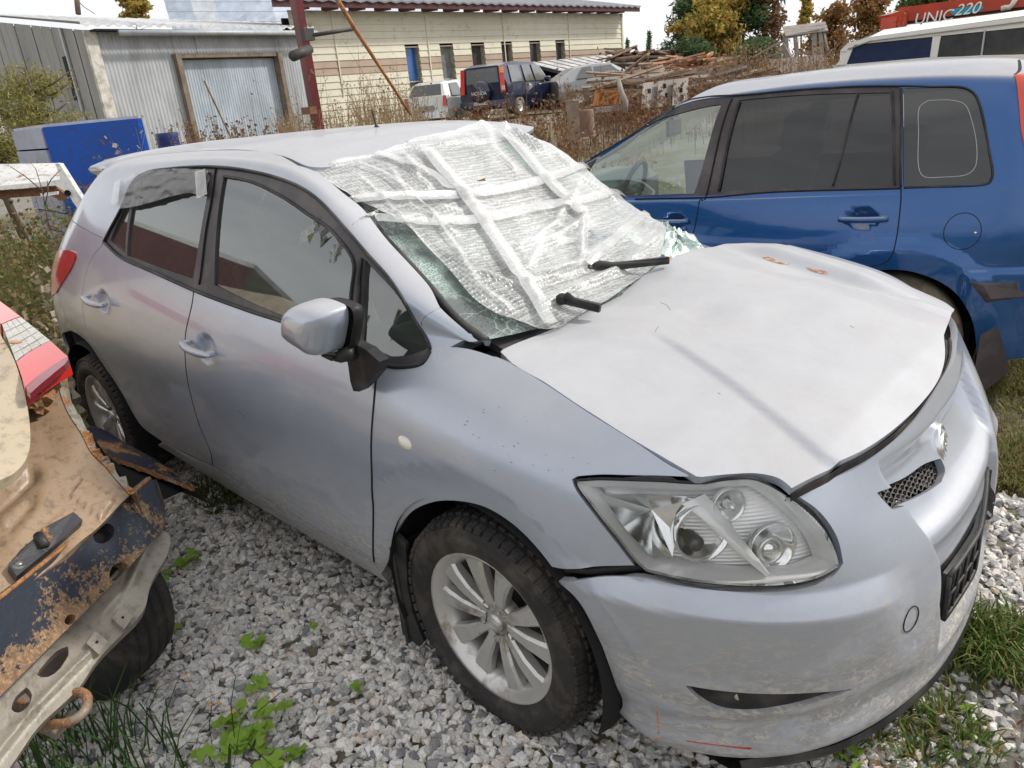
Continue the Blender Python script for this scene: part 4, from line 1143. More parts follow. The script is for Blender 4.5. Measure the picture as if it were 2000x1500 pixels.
# shattered glass: pale green, a web of cracks
def crazed():
    m = bpy.data.materials.new('crazed_glass'); m.use_nodes = True; nt = m.node_tree; nt.nodes.clear(); N = nt.nodes; L = nt.links
    co = coords(nt)
    v = N.new('ShaderNodeTexVoronoi'); v.feature = 'DISTANCE_TO_EDGE'; v.inputs['Scale'].default_value = 15
    L.new(mixc(nt, .12, co, noise(nt, 6, 4, .6, co, 0, 'Color')), v.inputs['Vector'])
    crack = ramp(nt, v.outputs['Distance'], [(.0, 1.0), (.035, 0.0)])
    v2 = N.new('ShaderNodeTexVoronoi'); v2.feature = 'DISTANCE_TO_EDGE'; v2.inputs['Scale'].default_value = 130; L.new(co, v2.inputs['Vector'])
    zone = ramp(nt, noise(nt, 3.2, 4, .6, co), [(.50, 0.0), (.62, .9)])
    c2 = mth(nt, 'MULTIPLY', ramp(nt, v2.outputs['Distance'], [(.0, 1.0), (.14, .25)]), zone)
    f = mth(nt, 'MAXIMUM', mth(nt, 'MULTIPLY', crack, .35), c2, True)
    tr = N.new('ShaderNodeBsdfTransparent'); tr.inputs[0].default_value = (.55, .70, .62, 1)
    gl = N.new('ShaderNodeBsdfGlossy'); gl.inputs['Roughness'].default_value = .04
    fr = N.new('ShaderNodeFresnel'); fr.inputs[0].default_value = 1.55
    m1 = N.new('ShaderNodeMixShader'); L.new(mth(nt, 'ADD', fr.outputs[0], .14, True), m1.inputs[0]); L.new(tr.outputs[0], m1.inputs[1]); L.new(gl.outputs[0], m1.inputs[2])
    df = N.new('ShaderNodeBsdfDiffuse'); df.inputs[0].default_value = (.60, .74, .69, 1)
    m2 = N.new('ShaderNodeMixShader'); L.new(mth(nt, 'ADD', mth(nt, 'MULTIPLY', f, .8), .10, True), m2.inputs[0]); L.new(m1.outputs[0], m2.inputs[1]); L.new(df.outputs[0], m2.inputs[2])
    b = bump(nt, v2.outputs['Distance'], .5, .004); L.new(b, gl.inputs['Normal'])
    o = N.new('ShaderNodeOutputMaterial'); L.new(m2.outputs[0], o.inputs[0])
    return m
CRAZED = crazed()
ws_loop = WS.loop([[(614, 334), (668, 375), (710, 409), (754, 466), (803, 519), (839, 560), (886, 615), (950, 665)], [(950, 665), (1040, 645), (1110, 622)], [(.0, -.2, 1.01), (.0, .2, 1.01), (-.05, .6, .99)], [(-.05, .6, .99), (-.3, .66, 1.05), (-.6, .64, 1.18), (-.9, .56, 1.38)], [(-.9, .56, 1.38), (-.93, 0, 1.47), (-.93, -.5, 1.45), (614, 334)]])
WS.panel('windscreen', ws_loop, CRAZED, car, sp=.03, inset=0, depth=0, off=.002)
MB().tube(px3(WS, [(628, 345), (668, 378), (710, 414), (754, 470), (803, 523), (839, 563), (886, 619), (950, 668)], .004), .011, 8).build('windscreen_seal', BLACKP, car)
# inner pillar trim
MB().tube(px3(WS, [(680, 380), (730, 425), (790, 495), (850, 570), (900, 630)], -.02), .022, 8).build('pillar_trim', INNER, car)
# loose scuttle panel at the foot of the glass
sc_ = [at_z(px, py, z) for px, py, z in ((905, 640, 1.0), (938, 632, 1.02), (1052, 640, 1.0), (1090, 642, .995), (1040, 668, .985), (985, 683, .985), (958, 668, .99), (930, 655, .99))]
MB().prism(sc_, (0, 0, -.02)).build('scuttle_panel', TRIM, car)
MB().box((-.02, -.1, .94), (.24, 1.05, .05)).build('scuttle_tray', DARK, car)
# crushed glass on the far corner
cg = MB(); q = random.Random(4)
ol = [at_z(px, py, z) for px, py, z in ((1296, 430, 1.07), (1310, 444, 1.07), (1330, 450, 1.06), (1352, 462, 1.05), (1385, 486, 1.03), (1345, 494, 1.03), (1310, 508, 1.03), (1292, 500, 1.05), (1290, 460, 1.06))]
ctr = sum(ol) / len(ol); V = []; m_ = 6
for f in (1, .8, .6, .4, .2, .02):
    for i in range(36):
        a, b = ol[int(i / 4) % 9], ol[(int(i / 4) + 1) % 9]; t = (i % 4) / 4
        P = a * (1 - t) + b * t; P = ctr + (P - ctr) * f
        V.append(P + np.array([q.uniform(-.006, .006), q.uniform(-.006, .006), q.uniform(-.010, .012) + .015 * (1 - f)]))
cg.add(V, [(l * 36 + i, l * 36 + (i + 1) % 36, (l + 1) * 36 + (i + 1) % 36, (l + 1) * 36 + i) for l in range(5) for i in range(36)])
CRUSH = mat('crushed_glass', (.50, .64, .58), .3, trans=.25, var=.35, vscale=60, bumpy=.6, bscale=120)
cg.build('glass_shards', CRUSH, car)

# bubble wrap -----------------------------------------------------------------------
def wrap_mat():
    m = bpy.data.materials.new('bubble_wrap'); m.use_nodes = True; nt = m.node_tree; nt.nodes.clear(); N = nt.nodes; L = nt.links
    co = coords(nt)
    v = N.new('ShaderNodeTexVoronoi'); v.inputs['Scale'].default_value = 84; v.inputs['Randomness'].default_value = .35; L.new(co, v.inputs['Vector'])
    dome = ramp(nt, v.outputs['Distance'], [(.0, 1.0), (.42, .75), (.62, 0.0)])
    big = noise(nt, 2.6, 5, .6, co, .5)
    geo = N.new('ShaderNodeNewGeometry')
    x = N.new('ShaderNodeSeparateXYZ'); L.new(co, x.inputs[0])
    roofpart = ramp(nt, x.outputs[0], [(0, 1), (1, 1)])
    mr = N.new('ShaderNodeMapRange'); mr.inputs[1].default_value = -.92; mr.inputs[2].default_value = -1.08; L.new(x.outputs[0], mr.inputs[0])
    fa = N.new('ShaderNodeAttribute'); fa.attribute_name = 'fold'
    op = mth(nt, 'ADD', ramp(nt, big, [(.36, .22), (.64, .62)]), mth(nt, 'MULTIPLY', mth(nt, 'SUBTRACT', .5, dome), .30))
    op = mth(nt, 'ADD', op, mth(nt, 'MULTIPLY', fa.outputs['Fac'], .5))
    op = mth(nt, 'ADD', op, mth(nt, 'MULTIPLY', mr.outputs[0], .5), True)
    lw = N.new('ShaderNodeLayerWeight'); lw.inputs[0].default_value = .55
    op = mth(nt, 'ADD', op, mth(nt, 'MULTIPLY', mth(nt, 'SUBTRACT', lw.outputs['Facing'], .45), .35), True)
    bmp = bump(nt, mth(nt, 'ADD', dome, mth(nt, 'MULTIPLY', noise(nt, 18, 4, .6, co), .8)), .38, .005)
    tr = N.new('ShaderNodeBsdfTransparent'); tr.inputs[0].default_value = (.92, .94, .94, 1)
    df = N.new('ShaderNodeBsdfDiffuse'); df.inputs[0].default_value = (.93, .93, .92, 1); L.new(bmp, df.inputs[1] if False else df.inputs['Normal'])
    tl = N.new('ShaderNodeBsdfTranslucent'); tl.inputs[0].default_value = (.8, .8, .8, 1)
    md = N.new('ShaderNodeMixShader'); md.inputs[0].default_value = .25; L.new(df.outputs[0], md.inputs[1]); L.new(tl.outputs[0], md.inputs[2])
    m1 = N.new('ShaderNodeMixShader'); L.new(op, m1.inputs[0]); L.new(tr.outputs[0], m1.inputs[1]); L.new(md.outputs[0], m1.inputs[2])
    gl = N.new('ShaderNodeBsdfGlossy'); gl.inputs['Roughness'].default_value = .34; L.new(bmp, gl.inputs['Normal'])
    fr = N.new('ShaderNodeFresnel'); fr.inputs[0].default_value = 1.35; L.new(bmp, fr.inputs['Normal'])
    m2 = N.new('ShaderNodeMixShader'); L.new(mth(nt, 'ADD', fr.outputs[0], .05, True), m2.inputs[0]); L.new(m1.outputs[0], m2.inputs[1]); L.new(gl.outputs[0], m2.inputs[2])
    o = N.new('ShaderNodeOutputMaterial'); L.new(m2.outputs[0], o.inputs[0])
    return m
def film_mat(name, opac, col=(.88, .88, .87), rough=.18, ior=1.5):
    m = bpy.data.materials.new(name); m.use_nodes = True; nt = m.node_tree; nt.nodes.clear(); N = nt.nodes; L = nt.links
    co = coords(nt)
    n = noise(nt, 34, 6, .7, co, 1.2); bmp = bump(nt, n, .3, .006)
    tr = N.new('ShaderNodeBsdfTransparent')
    df = N.new('ShaderNodeBsdfDiffuse'); df.inputs[0].default_value = col + (1,); L.new(bmp, df.inputs['Normal'])
    m1 = N.new('ShaderNodeMixShader'); L.new(ramp(nt, noise(nt, 9, 6, .7, co, .8), [(.3, opac * .6), (.7, min(1, opac * 1.35))]), m1.inputs[0]); L.new(tr.outputs[0], m1.inputs[1]); L.new(df.outputs[0], m1.inputs[2])
    gl = N.new('ShaderNodeBsdfGlossy'); gl.inputs['Roughness'].default_value = rough; L.new(bmp, gl.inputs['Normal'])
    fr = N.new('ShaderNodeFresnel'); fr.inputs[0].default_value = ior; L.new(bmp, fr.inputs['Normal'])
    m2 = N.new('ShaderNodeMixShader'); L.new(mth(nt, 'ADD', fr.outputs[0], .06, True), m2.inputs[0]); L.new(m1.outputs[0], m2.inputs[1]); L.new(gl.outputs[0], m2.inputs[2])
    o = N.new('ShaderNodeOutputMaterial'); L.new(m2.outputs[0], o.inputs[0])
    return m
WRM = wrap_mat(); TAPE = film_mat('packing_tape', .32); FILM = film_mat('clear_film', .10, rough=.06, ior=1.22)

wroot = empty('bubble_wrap_cover', (-.5, 0, 1.2)); tag(wroot, 'white bubble wrap taped over the windscreen of the silver hatchback', 'bubble wrap')
wl_ = WRAP.loop([[(606, 331), (699, 305), (760, 290), (826, 266), (870, 258), (915, 244), (938, 234)], [(938, 234), (971, 241), (1017, 262), (1081, 284), (1145, 318), (1187, 347), (1238, 388), (1272, 424), (1302, 428)],
                   [(1302, 428), (1301, 450), (1296, 485), (1289, 510)], [(1289, 510), (1260, 535), (1228, 556), (1153, 604), (1081, 641), (1051, 641)],
                   [(1051, 641), (1013, 626), (960, 606), (924, 581), (881, 530), (835, 482), (795, 440), (745, 412), (700, 388), (673, 373), (648, 358), (618, 340), (606, 331)]])
ws_o = WRAP.panel('wrap_sheet', wl_, WRM, wroot, sp=.0085, inset=0, depth=0)
_n = len(ws_o.data.vertices); _c = np.empty(_n * 3, np.float32); ws_o.data.vertices.foreach_get('co', _c); _c = _c.reshape(-1, 1, 3).astype(float)
_f = np.clip(line_field(_c, [(a, b, 1.0, w * 1.1) for a, b, h, w in ridges])[:, 0], 0, 1.4)
_at = ws_o.data.attributes.new('fold', 'FLOAT', 'POINT'); _at.data.foreach_set('value', _f.astype(np.float32))
WRAPS = Surf(WC, 300, 220, lambda T, N: line_field(T, ridges) * .8 + .014 - .020 * np.exp(-((T[..., 0] + .40) / .25) ** 2 - (T[..., 1] / .40) ** 2), WRAP.flip)
def tape(pts, w, off=.005, name='tape_strip', mt=None, surf=WRAPS, par=None, jag=.0):
    g = np.array([surf.q(p) for p in pts]); sc = np.array([surf.su, surf.sv])
    c = cr_curve(g * sc, 10); t = np.gradient(c, axis=0); t /= np.linalg.norm(t, axis=1)[:, None]; nn = np.stack([-t[:, 1], t[:, 0]], 1)
    V = []; k = 5
    for i in range(len(c)):
        for j in range(k):
            gg = (c[i] + nn[i] * w * (j / (k - 1) - .5)) / sc
            V.append(surf.pt([gg])[0] + surf.nm([gg])[0] * off)
    return MB().add(V, [(i * k + j, (i + 1) * k + j, (i + 1) * k + j + 1, i * k + j + 1) for i in range(len(c) - 1) for j in range(k - 1)], True).build(name, mt or TAPE, par or wroot)
tape([(690, 392), (780, 386), (903, 379), (975, 371), (1060, 352), (1166, 330), (1215, 355)][:6], .036)
tape([(733, 428), (830, 436), (932, 430), (1039, 407), (1145, 390), (1228, 377)], .040, .007)
tape([(832, 290), (862, 330), (890, 360), (941, 424), (975, 475), (1009, 530), (1045, 580), (1076, 636)], .038, .009)
tape([(985, 262), (1020, 300), (1060, 343), (1124, 403), (1141, 415)], .046, .008)
tape([(1262, 418), (1215, 455), (1180, 485), (1145, 517)], .030, .009)
tape([(735, 300), (800, 318), (850, 345), (880, 372)], .028, .008)
tape([(700, 320), (760, 345), (850, 420), (905, 500)], .012, .008)
# tape ends that run over the pillar and hang over the side window
def strip3(pts, w, side, name='tape_strip', mt=None, par=None):
    c = cr_curve(pts, 8); s_ = np.array(side, float); s_ /= np.linalg.norm(s_); V = []
    for i, p in enumerate(c):
        cr = .006 * math.sin(i * 1.3)
        for j in range(4): V.append(p + s_ * w * (j / 3 - .5) + np.array([0, -cr * (j % 2), 0]))
    return MB().add(V, [(i * 4 + j, (i + 1) * 4 + j, (i + 1) * 4 + j + 1, i * 4 + j + 1) for i in range(len(c) - 1) for j in range(3)], True).build(name, mt or TAPE, par or wroot)
strip3([w3(700, 391) + [0, 0, .012], at_y(672, 404, -.63), at_y(648, 415, -.675), at_y(628, 432, -.70), at_y(612, 448, -.73), at_y(588, 466, -.76)], .034, (.25, 0, 1))
strip3([w3(740, 428) + [0, 0, .012], at_y(712, 432, -.645), at_y(690, 448, -.69), at_y(672, 468, -.715), at_y(658, 482, -.735), at_y(646, 503, -.75)], .036, (.4, 0, 1))
MB().add([at_y(600, 461, -.75), at_y(616, 452, -.745), at_y(604, 478, -.75)], [(0, 1, 2)]).build('tape_flap', mat('leaf_green', (.12, .16, .06), .6), wroot)
# clear film over the top of the rear side window
fl_ = CABIN.loop([[(236, 352), (262, 342), (300, 334), (360, 330), (412, 334)], [(412, 334), (414, 350), (408, 372), (404, 388)], [(404, 388), (380, 378), (340, 384), (300, 396), (262, 405), (238, 408)], [(238, 408), (228, 398), (232, 370), (236, 352)]])
def film_panel():
    o = CABIN.panel('window_film', fl_, FILM, car, sp=.008, inset=0, depth=0, off=.006)
    me = o.data; n = len(me.vertices); co = np.empty(n * 3, np.float32); me.vertices.foreach_get('co', co); co = co.reshape(-1, 3)
    s = np.zeros(n); r = np.random.RandomState(2)
    for k in range(12):
        f = r.uniform(30, 120); a = r.uniform(-.35, .25)
        s += (1 - np.abs(np.sin(f * (co[:, 2] * math.cos(a) + co[:, 0] * math.sin(a)) + 1.2 * np.sin(9 * co[:, 0] + k)))) ** 3 * .8 / (1 + f / 40)
    co[:, 1] -= .007 * s; me.vertices.foreach_set('co', co.ravel()); me.update()
    me2 = me; me2.normals_split_custom_set_from_vertices([tuple(v) for v in np.zeros((n, 3))])
film_panel()
MB().tube(px3(CABIN, [(404, 340), (408, 360), (402, 388)], .012), .002, 4).build('film_edge', TAPE, car)
for k, (a_, b_2) in enumerate([((398, 336), (402, 386)), ((236, 356), (230, 400))]):
    g = [CABIN.q(a_), CABIN.q(((a_[0] + b_2[0]) / 2 + (4 if k == 0 else -6), (a_[1] + b_2[1]) / 2)), CABIN.q(b_2)]
    tape([a_, ((a_[0] + b_2[0]) / 2, (a_[1] + b_2[1]) / 2), b_2], .045, .014, 'film_tape', film_mat('film_tape', .28), CABIN, car)

# wipers
def wiper(a, b, c_):
    t = b - a
    m = MB().beam(a, b, .014, .022).box(a, (.03, .03, .03), bev=.01)
    m.tube([a, a + t * .15 + [0, 0, .012], a + t * .3 + [0, 0, .004], b], [.008, .012, .010, .009], 8)
    return m.build('wiper', BLACKP, car)
wiper(at_z(1148, 526, 1.065), at_z(1306, 508, 1.062), 0); wiper(at_z(1098, 584, 1.05), at_z(1172, 602, 1.03), 0)
# fallen leaf on the wrap
lf = w3(942, 372) + np.array([0, 0, .03])
MB().add([lf + [-.02, 0, 0], lf + [0, -.015, .006], lf + [.02, .0, 0], lf + [.003, .014, .008]], [(0, 1, 2, 3)]).build('dry_leaf', mat('dry_leaf', (.25, .12, .05), .8), None)
tag(bpy.data.objects['dry_leaf'], 'small brown dead leaf lying on the bubble wrap', 'leaf')

# ================================================================== blue car behind
BH = math.radians(15); BD = np.array([math.cos(BH), math.sin(BH), 0]); BN = np.array([-math.sin(BH), math.cos(BH), 0]); BP = np.array([.15, 1.80, 0])
def bw(s, t, z): return tuple(BP + BD * s + BN * t + np.array([0, 0, z]))
def paint(name, c, metal=.5, rough=.28, dust=.5, dcol=(.45, .43, .40)):
    m, nt, b = newmat(name); co = coords(nt)
    n2 = noise(nt, 3.5, 9, .72, co, .6)
    geo = nt.nodes.new('ShaderNodeNewGeometry'); sx = nt.nodes.new('ShaderNodeSeparateXYZ'); nt.links.new(geo.outputs['Normal'], sx.inputs[0])
    up = mth(nt, 'MULTIPLY', mth(nt, 'SUBTRACT', sx.outputs[2], .45), 2.2, True)
    d = mth(nt, 'MULTIPLY', up, ramp(nt, n2, [(.2, .6), (.8, 1.0)]))
    d = mth(nt, 'MULTIPLY', mth(nt, 'ADD', d, ramp(nt, n2, [(.45, .0), (.85, .05)]), True), dust)
    nt.links.new(mixc(nt, d, c, dcol), b.inputs['Base Color'])
    nt.links.new(mth(nt, 'SUBTRACT', metal, mth(nt, 'MULTIPLY', d, metal)), b.inputs['Metallic'])
    nt.links.new(mth(nt, 'ADD', rough, mth(nt, 'MULTIPLY', d, .35)), b.inputs['Roughness'])
    nt.links.new(mth(nt, 'SUBTRACT', 1.0, d, True), b.inputs['Coat Weight']); b.inputs['Coat Roughness'].default_value = .05
    return m
BLUE = paint('blue_paint', (.003, .078, .27), .5, .28, .9)
blue = empty('blue_hatchback', bw(-1.3, .86, 0), BH)
tag(blue, 'dark blue tall hatchback parked on the far side of the silver wreck', 'car')
side = lambda s, f=0: [(s, .08, .20), (s, .02 + f, .33), (s, .0 + f, .52), (s, -.012 + f, .70), (s, .0 + f, .85), (s, .03 + f, .985)]
def bcol(s, f, gm, gt, ra, rs_, rm, rc, belt=1.02):
    return [bw(*q) for q in side(s, f)] + [bw(s, .045 + f, belt + .02), bw(*gm), bw(*gt), bw(*ra), bw(*rs_), bw(*rm), bw(*rc)]
Bc_ = [
 [bw(s - .0, t, z) for s, t, z in [(-3.22, .5, .2), (-3.30, .5, .35), (-3.32, .5, .52), (-3.28, .5, .68), (-3.2, .5, .80), (-2.95, .5, .93), (-2.75, .5, .96), (-2.4, .5, 1.03), (-2.3, .5, 1.05), (-2.25, .5, 1.06), (-2.2, .55, 1.06), (-2.15, .7, 1.07), (-2.12, .86, 1.08)]],
 [bw(s, t, z) for s, t, z in [(-3.0, .16, .2), (-3.06, .13, .35), (-3.06, .12, .52), (-3.0, .13, .68), (-2.92, .17, .82), (-2.75, .24, .93), (-2.6, .28, .97), (-2.3, .30, 1.03), (-2.2, .32, 1.05), (-2.15, .35, 1.06), (-2.1, .45, 1.07), (-2.05, .62, 1.08), (-2.0, .86, 1.09)]],
 [bw(s, t, z) for s, t, z in [(-2.5, .06, .2), (-2.5, .01, .34), (-2.5, -.01, .52), (-2.5, -.01, .68), (-2.48, .03, .83), (-2.4, .10, .95), (-2.3, .16, 1.0), (-2.1, .18, 1.05), (-2.0, .19, 1.07), (-1.97, .22, 1.085), (-1.93, .34, 1.10), (-1.88, .56, 1.11), (-1.85, .86, 1.12)]],
 bcol(-1.9, 0, (-1.83, .07, 1.08), (-1.78, .09, 1.115), (-1.76, .12, 1.13), (-1.70, .30, 1.17), (-1.64, .56, 1.19), (-1.62, .86, 1.20), .99),
 bcol(-1.5, 0, (-1.48, .08, 1.13), (-1.45, .125, 1.245), (-1.44, .17, 1.27), (-1.38, .32, 1.32), (-1.33, .56, 1.35), (-1.31, .86, 1.36), .985),
 bcol(-1.15, 0, (-1.13, .10, 1.22), (-1.13, .165, 1.40), (-1.13, .215, 1.435), (-1.08, .36, 1.47), (-1.05, .58, 1.50), (-1.04, .86, 1.505), .99),
 bcol(-.85, 0, (-.84, .11, 1.25), (-.84, .185, 1.45), (-.84, .235, 1.485), (-.82, .38, 1.512), (-.82, .58, 1.53), (-.82, .86, 1.535), .99),
 bcol(-.45, 0, (-.45, .11, 1.25), (-.45, .185, 1.465), (-.45, .24, 1.50), (-.45, .38, 1.525), (-.45, .58, 1.543), (-.45, .86, 1.548), 1.0),
 bcol(-.05, 0, (-.05, .11, 1.25), (-.05, .185, 1.45), (-.05, .24, 1.495), (-.05, .38, 1.522), (-.05, .58, 1.54), (-.05, .86, 1.545), 1.01),
 bcol(.25, .01, (.25, .12, 1.25), (.25, .185, 1.43), (.25, .24, 1.475), (.25, .38, 1.505), (.25, .58, 1.525), (.25, .86, 1.53), 1.02),
 bcol(.5, .05, (.47, .16, 1.25), (.43, .22, 1.41), (.41, .27, 1.455), (.40, .40, 1.488), (.40, .58, 1.505), (.40, .86, 1.51), 1.02),
 [bw(s, t, z) for s, t, z in [(.64, .30, .22), (.68, .28, .35), (.69, .27, .52), (.67, .26, .7), (.65, .27, .85), (.63, .30, .98), (.62, .31, 1.04), (.57, .34, 1.25), (.49, .37, 1.40), (.45, .40, 1.44), (.43, .48, 1.47), (.42, .62, 1.485), (.42, .86, 1.49)]],
 [bw(s, t, z) for s, t, z in [(.68, .6, .22), (.73, .6, .35), (.74, .6, .52), (.72, .6, .7), (.70, .6, .85), (.67, .6, .98), (.65, .6, 1.04), (.59, .6, 1.25), (.51, .6, 1.40), (.47, .6, 1.44), (.45, .62, 1.47), (.44, .7, 1.48), (.43, .86, 1.485)]],
]
def blue_disp(T, N):
    L = T - BP; s = L @ BD; z = T[..., 2]; t = L @ BN
    r = np.hypot(s + .05, z - .30); sd = smooth01((.2 - t) / .1)
    d = .022 * np.clip((.525 - r) / .062, 0, 1) * sd
    r2 = np.hypot(s + 2.53, z - .30); d = d + .022 * np.clip((.525 - r2) / .062, 0, 1) * sd
    # rub strip line at the tail
    d = d + .016 * smooth01((s - .22) / .05) * np.clip((.675 - z) / .03, 0, 1) * (z > .2) * sd
    for hs, hz in ((-.19, .895), (-1.07, .875)):
        q = ((s - hs) / .065) ** 2 + ((z - hz) / .050) ** 2
        d -= .028 * np.clip(1 - q, 0, 1) ** .8 * sd
    return d
BS = Surf(Bc_, 620, 330, blue_disp)
if (BS.N[310, 100] @ -BN) < 0: BS = Surf(Bc_, 620, 330, blue_disp, True) if False else BS
if (BS.N[310, 100] @ BN) > 0:
    BS.flip = True; BS.T = Surf(Bc_, 620, 330).T; BS.setup(); d_ = blue_disp(BS.T, BS.N); BS.T = BS.T + BS.N * d_[..., None]; BS.setup()
def bs(s, t, z): return bw(s, t, z)
dl_out = [(1150, 306), (1200, 263), (1260, 230), (1330, 205), (1425, 189), (1560, 177), (1700, 170), (1752, 170)]
body_b = BS.loop([[bs(-3.3, .5, .35), bs(-3.06, .13, .35), bs(-2.93, .05, .30)],
    [bs(-2.90, 0, .34), bs(-2.85, 0, .50), bs(-2.7, 0, .63), bs(-2.53, 0, .67), bs(-2.36, 0, .63), bs(-2.21, 0, .50), bs(-2.16, 0, .32)],
    [bs(-2.16, 0, .30), bs(-1.5, .06, .24), bs(-.45, .06, .24)],
    [bs(-.43, 0, .32), bs(-.40, 0, .44), bs(-.28, 0, .59), bs(-.13, 0, .660), bs(-.05, 0, .668), bs(.05, 0, .655), bs(.20, 0, .575), bs(.29, 0, .45), bs(.325, 0, .30)],
    [bs(.33, .02, .25), bs(.5, .1, .25), bs(.66, .28, .30), bs(.73, .6, .33)],
    [bs(.74, .6, .52), bs(.70, .6, .85), bs(.65, .6, 1.04), bs(.52, .6, 1.38)],
    [bs(.44, .86, 1.485), bs(.25, .86, 1.53), bs(-.45, .86, 1.548), bs(-.82, .86, 1.535), bs(-1.04, .86, 1.505)],
    [bs(-1.04, .86, 1.505), bs(-1.06, .56, 1.49), bs(-1.11, .33, 1.46), bs(-1.3, .22, 1.36), bs(-1.44, .19, 1.275), bs(-1.6, .16, 1.19), bs(-1.80, .14, 1.12)],
    [bs(-1.80, .14, 1.12), bs(-2.0, .35, 1.09), bs(-2.1, .86, 1.08)], [bs(-2.1, .86, 1.08), bs(-2.75, .7, .96), bs(-3.2, .5, .80), bs(-3.3, .5, .35)]])
dlo_b = BS.loop([dl_out, [(1757, 170), (1760, 260), (1760, 364)], [(1758, 366), (1600, 371), (1375, 382), (1200, 386), bs(-1.75, .05, 1.0)], [bs(-1.75, .06, 1.03), bs(-1.72, .08, 1.09), bs(-1.6, .1, 1.18), (1150, 306)]])
rq_b = BS.loop([[(1763, 172), (1830, 171), (1880, 173), (1900, 182), (1912, 205)], [(1912, 205), (1926, 270), (1937, 335), (1935, 350), (1926, 358)], [(1926, 358), (1850, 362), (1765, 365)], [(1765, 365), (1763, 172)]])
BS.panel('body_shell', body_b, BLUE, blue, sp=.022, inset=0, depth=.03, holes=[dlo_b, rq_b])
gf = BS.loop([[(1163, 309), (1200, 279), (1250, 250), (1310, 225), (1409, 203)], [(1409, 203), (1380, 295), (1355, 378)], [(1355, 378), (1250, 381), bs(-1.62, .06, 1.03)], [bs(-1.62, .06, 1.04), bs(-1.58, .09, 1.13), (1163, 309)]])
gr = BS.loop([[(1444, 195), (1560, 185), (1674, 181)], [(1674, 181), (1650, 270), (1624, 364)], [(1624, 364), (1500, 369), (1404, 374)], [(1404, 374), (1420, 290), (1444, 195)]])
gr2 = BS.loop([[(1680, 181), (1738, 180)], [(1738, 180), (1741, 270), (1742, 360)], [(1742, 360), (1628, 363)], [(1628, 363), (1655, 270), (1680, 181)]])
TRIMB = mat('dull_black_trim', (.06, .048, .052), .55, var=.12, dirt=(.12, .10, .10), dirtamt=.5)
BS.panel('window_frame', dlo_b, TRIMB, blue, sp=.03, inset=0, off=-.004, holes=[gf, gr, gr2])
BS.panel('side_window', gf, GLASS, blue, sp=.05, inset=-.003, off=-.010, depth=0)
for lp in (gr, gr2): BS.panel('side_window', lp, TINT, blue, sp=.05, inset=-.003, off=-.010, depth=0)
BS.panel('quarter_window', rq_b, glass_mat('privacy_glass', (.8, .8, .8), .05, refl=.04, dust=.10, dcol=(.16, .16, .15)), blue, sp=.04, inset=.002, off=-.002, depth=.01)
def bt_(pts, r, nm, m=BLACKP, off=.002): return MB().tube(px3(BS, pts, off, 8), r, 6).build(nm, m, blue)
bt_([(1813, 196), (1860, 196), (1885, 205), (1898, 235), (1908, 290), (1905, 325), (1890, 340), (1840, 346), (1805, 345), (1795, 330), (1794, 260), (1796, 210), (1813, 196)], .0014, 'window_print', mat('print_line', (.5, .5, .5), .5), -.0005)
bt_([(1445, 197), (1420, 290), (1404, 374)], .006, 'window_seal'); bt_([(1430, 192), (1400, 290), (1370, 392)], .004, 'door_gap', DARK, -.001)
bt_([(1677, 181), (1652, 270), (1626, 364)], .004, 'window_seal')
bt_([(1743, 178), (1746, 270), (1748, 362)], .004, 'window_seal'); bt_([(1760, 172), (1761, 270), (1760, 366)], .005, 'window_seal')
bt_([(1150, 304), (1200, 262), (1260, 229), (1330, 203), (1425, 187), (1560, 175), (1700, 168), (1830, 169), (1882, 171), (1904, 184), (1914, 205), (1928, 270), (1939, 335), (1936, 352), (1926, 360), (1765, 367)], .0045, 'window_seal')
bt_([(1760, 368), (1500, 376), (1375, 386), (1240, 389)], .004, 'window_seal', DARK)
bt_([(1760, 368), (1757, 420), (1750, 470), (1742, 498), (1730, 512), (1700, 521), (1660, 530)], .003, 'door_gap', DARK, .0)
bt_([(1370, 388), (1360, 430), (1350, 470)], .003, 'door_gap', DARK, .0)
# fuel flap
gfc = BS.cast(1880, 453); rr = .083
bt = [BS.pt([gfc + np.array([rr / BS.su * math.cos(a), rr / BS.sv * math.sin(a)])])[0] for a in np.linspace(0, 2 * PI, 40, endpoint=False)]
MB().tube(np.array(bt) - BN * .0005, .0018, 5, closed=True).build('fuel_flap', DARK, blue)
Pk = BS.pt([BS.cast(1905, 455)])[0]
MB().lathe([(0, .004), (.005, .003), (.006, 0)], Pk, -BN, 12).build('fuel_lock', CHROMER, blue)
# handles
for (pa, pb) in (((1638, 428), (1735, 427)), ((1265, 432), (1346, 432))):
    A_ = BS.pt([BS.cast(*pa)])[0]; B_ = BS.pt([BS.cast(*pb)])[0]
    m = MB().tube([A_ - BN * .018 + (B_ - A_) * t - BN * .014 * math.sin(PI * t) for t in np.linspace(0, 1, 10)], [.009, .013, .014, .014, .014, .014, .014, .014, .013, .009], 10)
    m.beam(A_ + (B_ - A_) * .06, A_ + (B_ - A_) * .06 - BN * .02, .02).beam(A_ + (B_ - A_) * .92, A_ + (B_ - A_) * .92 - BN * .02, .026)
    m.build('door_handle', BLUE, blue)
# grey rub strip on the bumper
V = [BS.pt([BS.near(bs(s, 0, z))])[0] - BN * o for s, z, o in ((.27, .625, .002), (.31, .605, .022), (.345, .545, .020), (.335, .53, .002), (.66, .625, .002), (.66, .605, .022), (.66, .545, .02), (.66, .53, .002))]
MB().add(V, [(0, 1, 5, 4), (1, 2, 6, 5), (2, 3, 7, 6), (0, 3, 2, 1)]).build('rub_strip', TRIMB, blue)
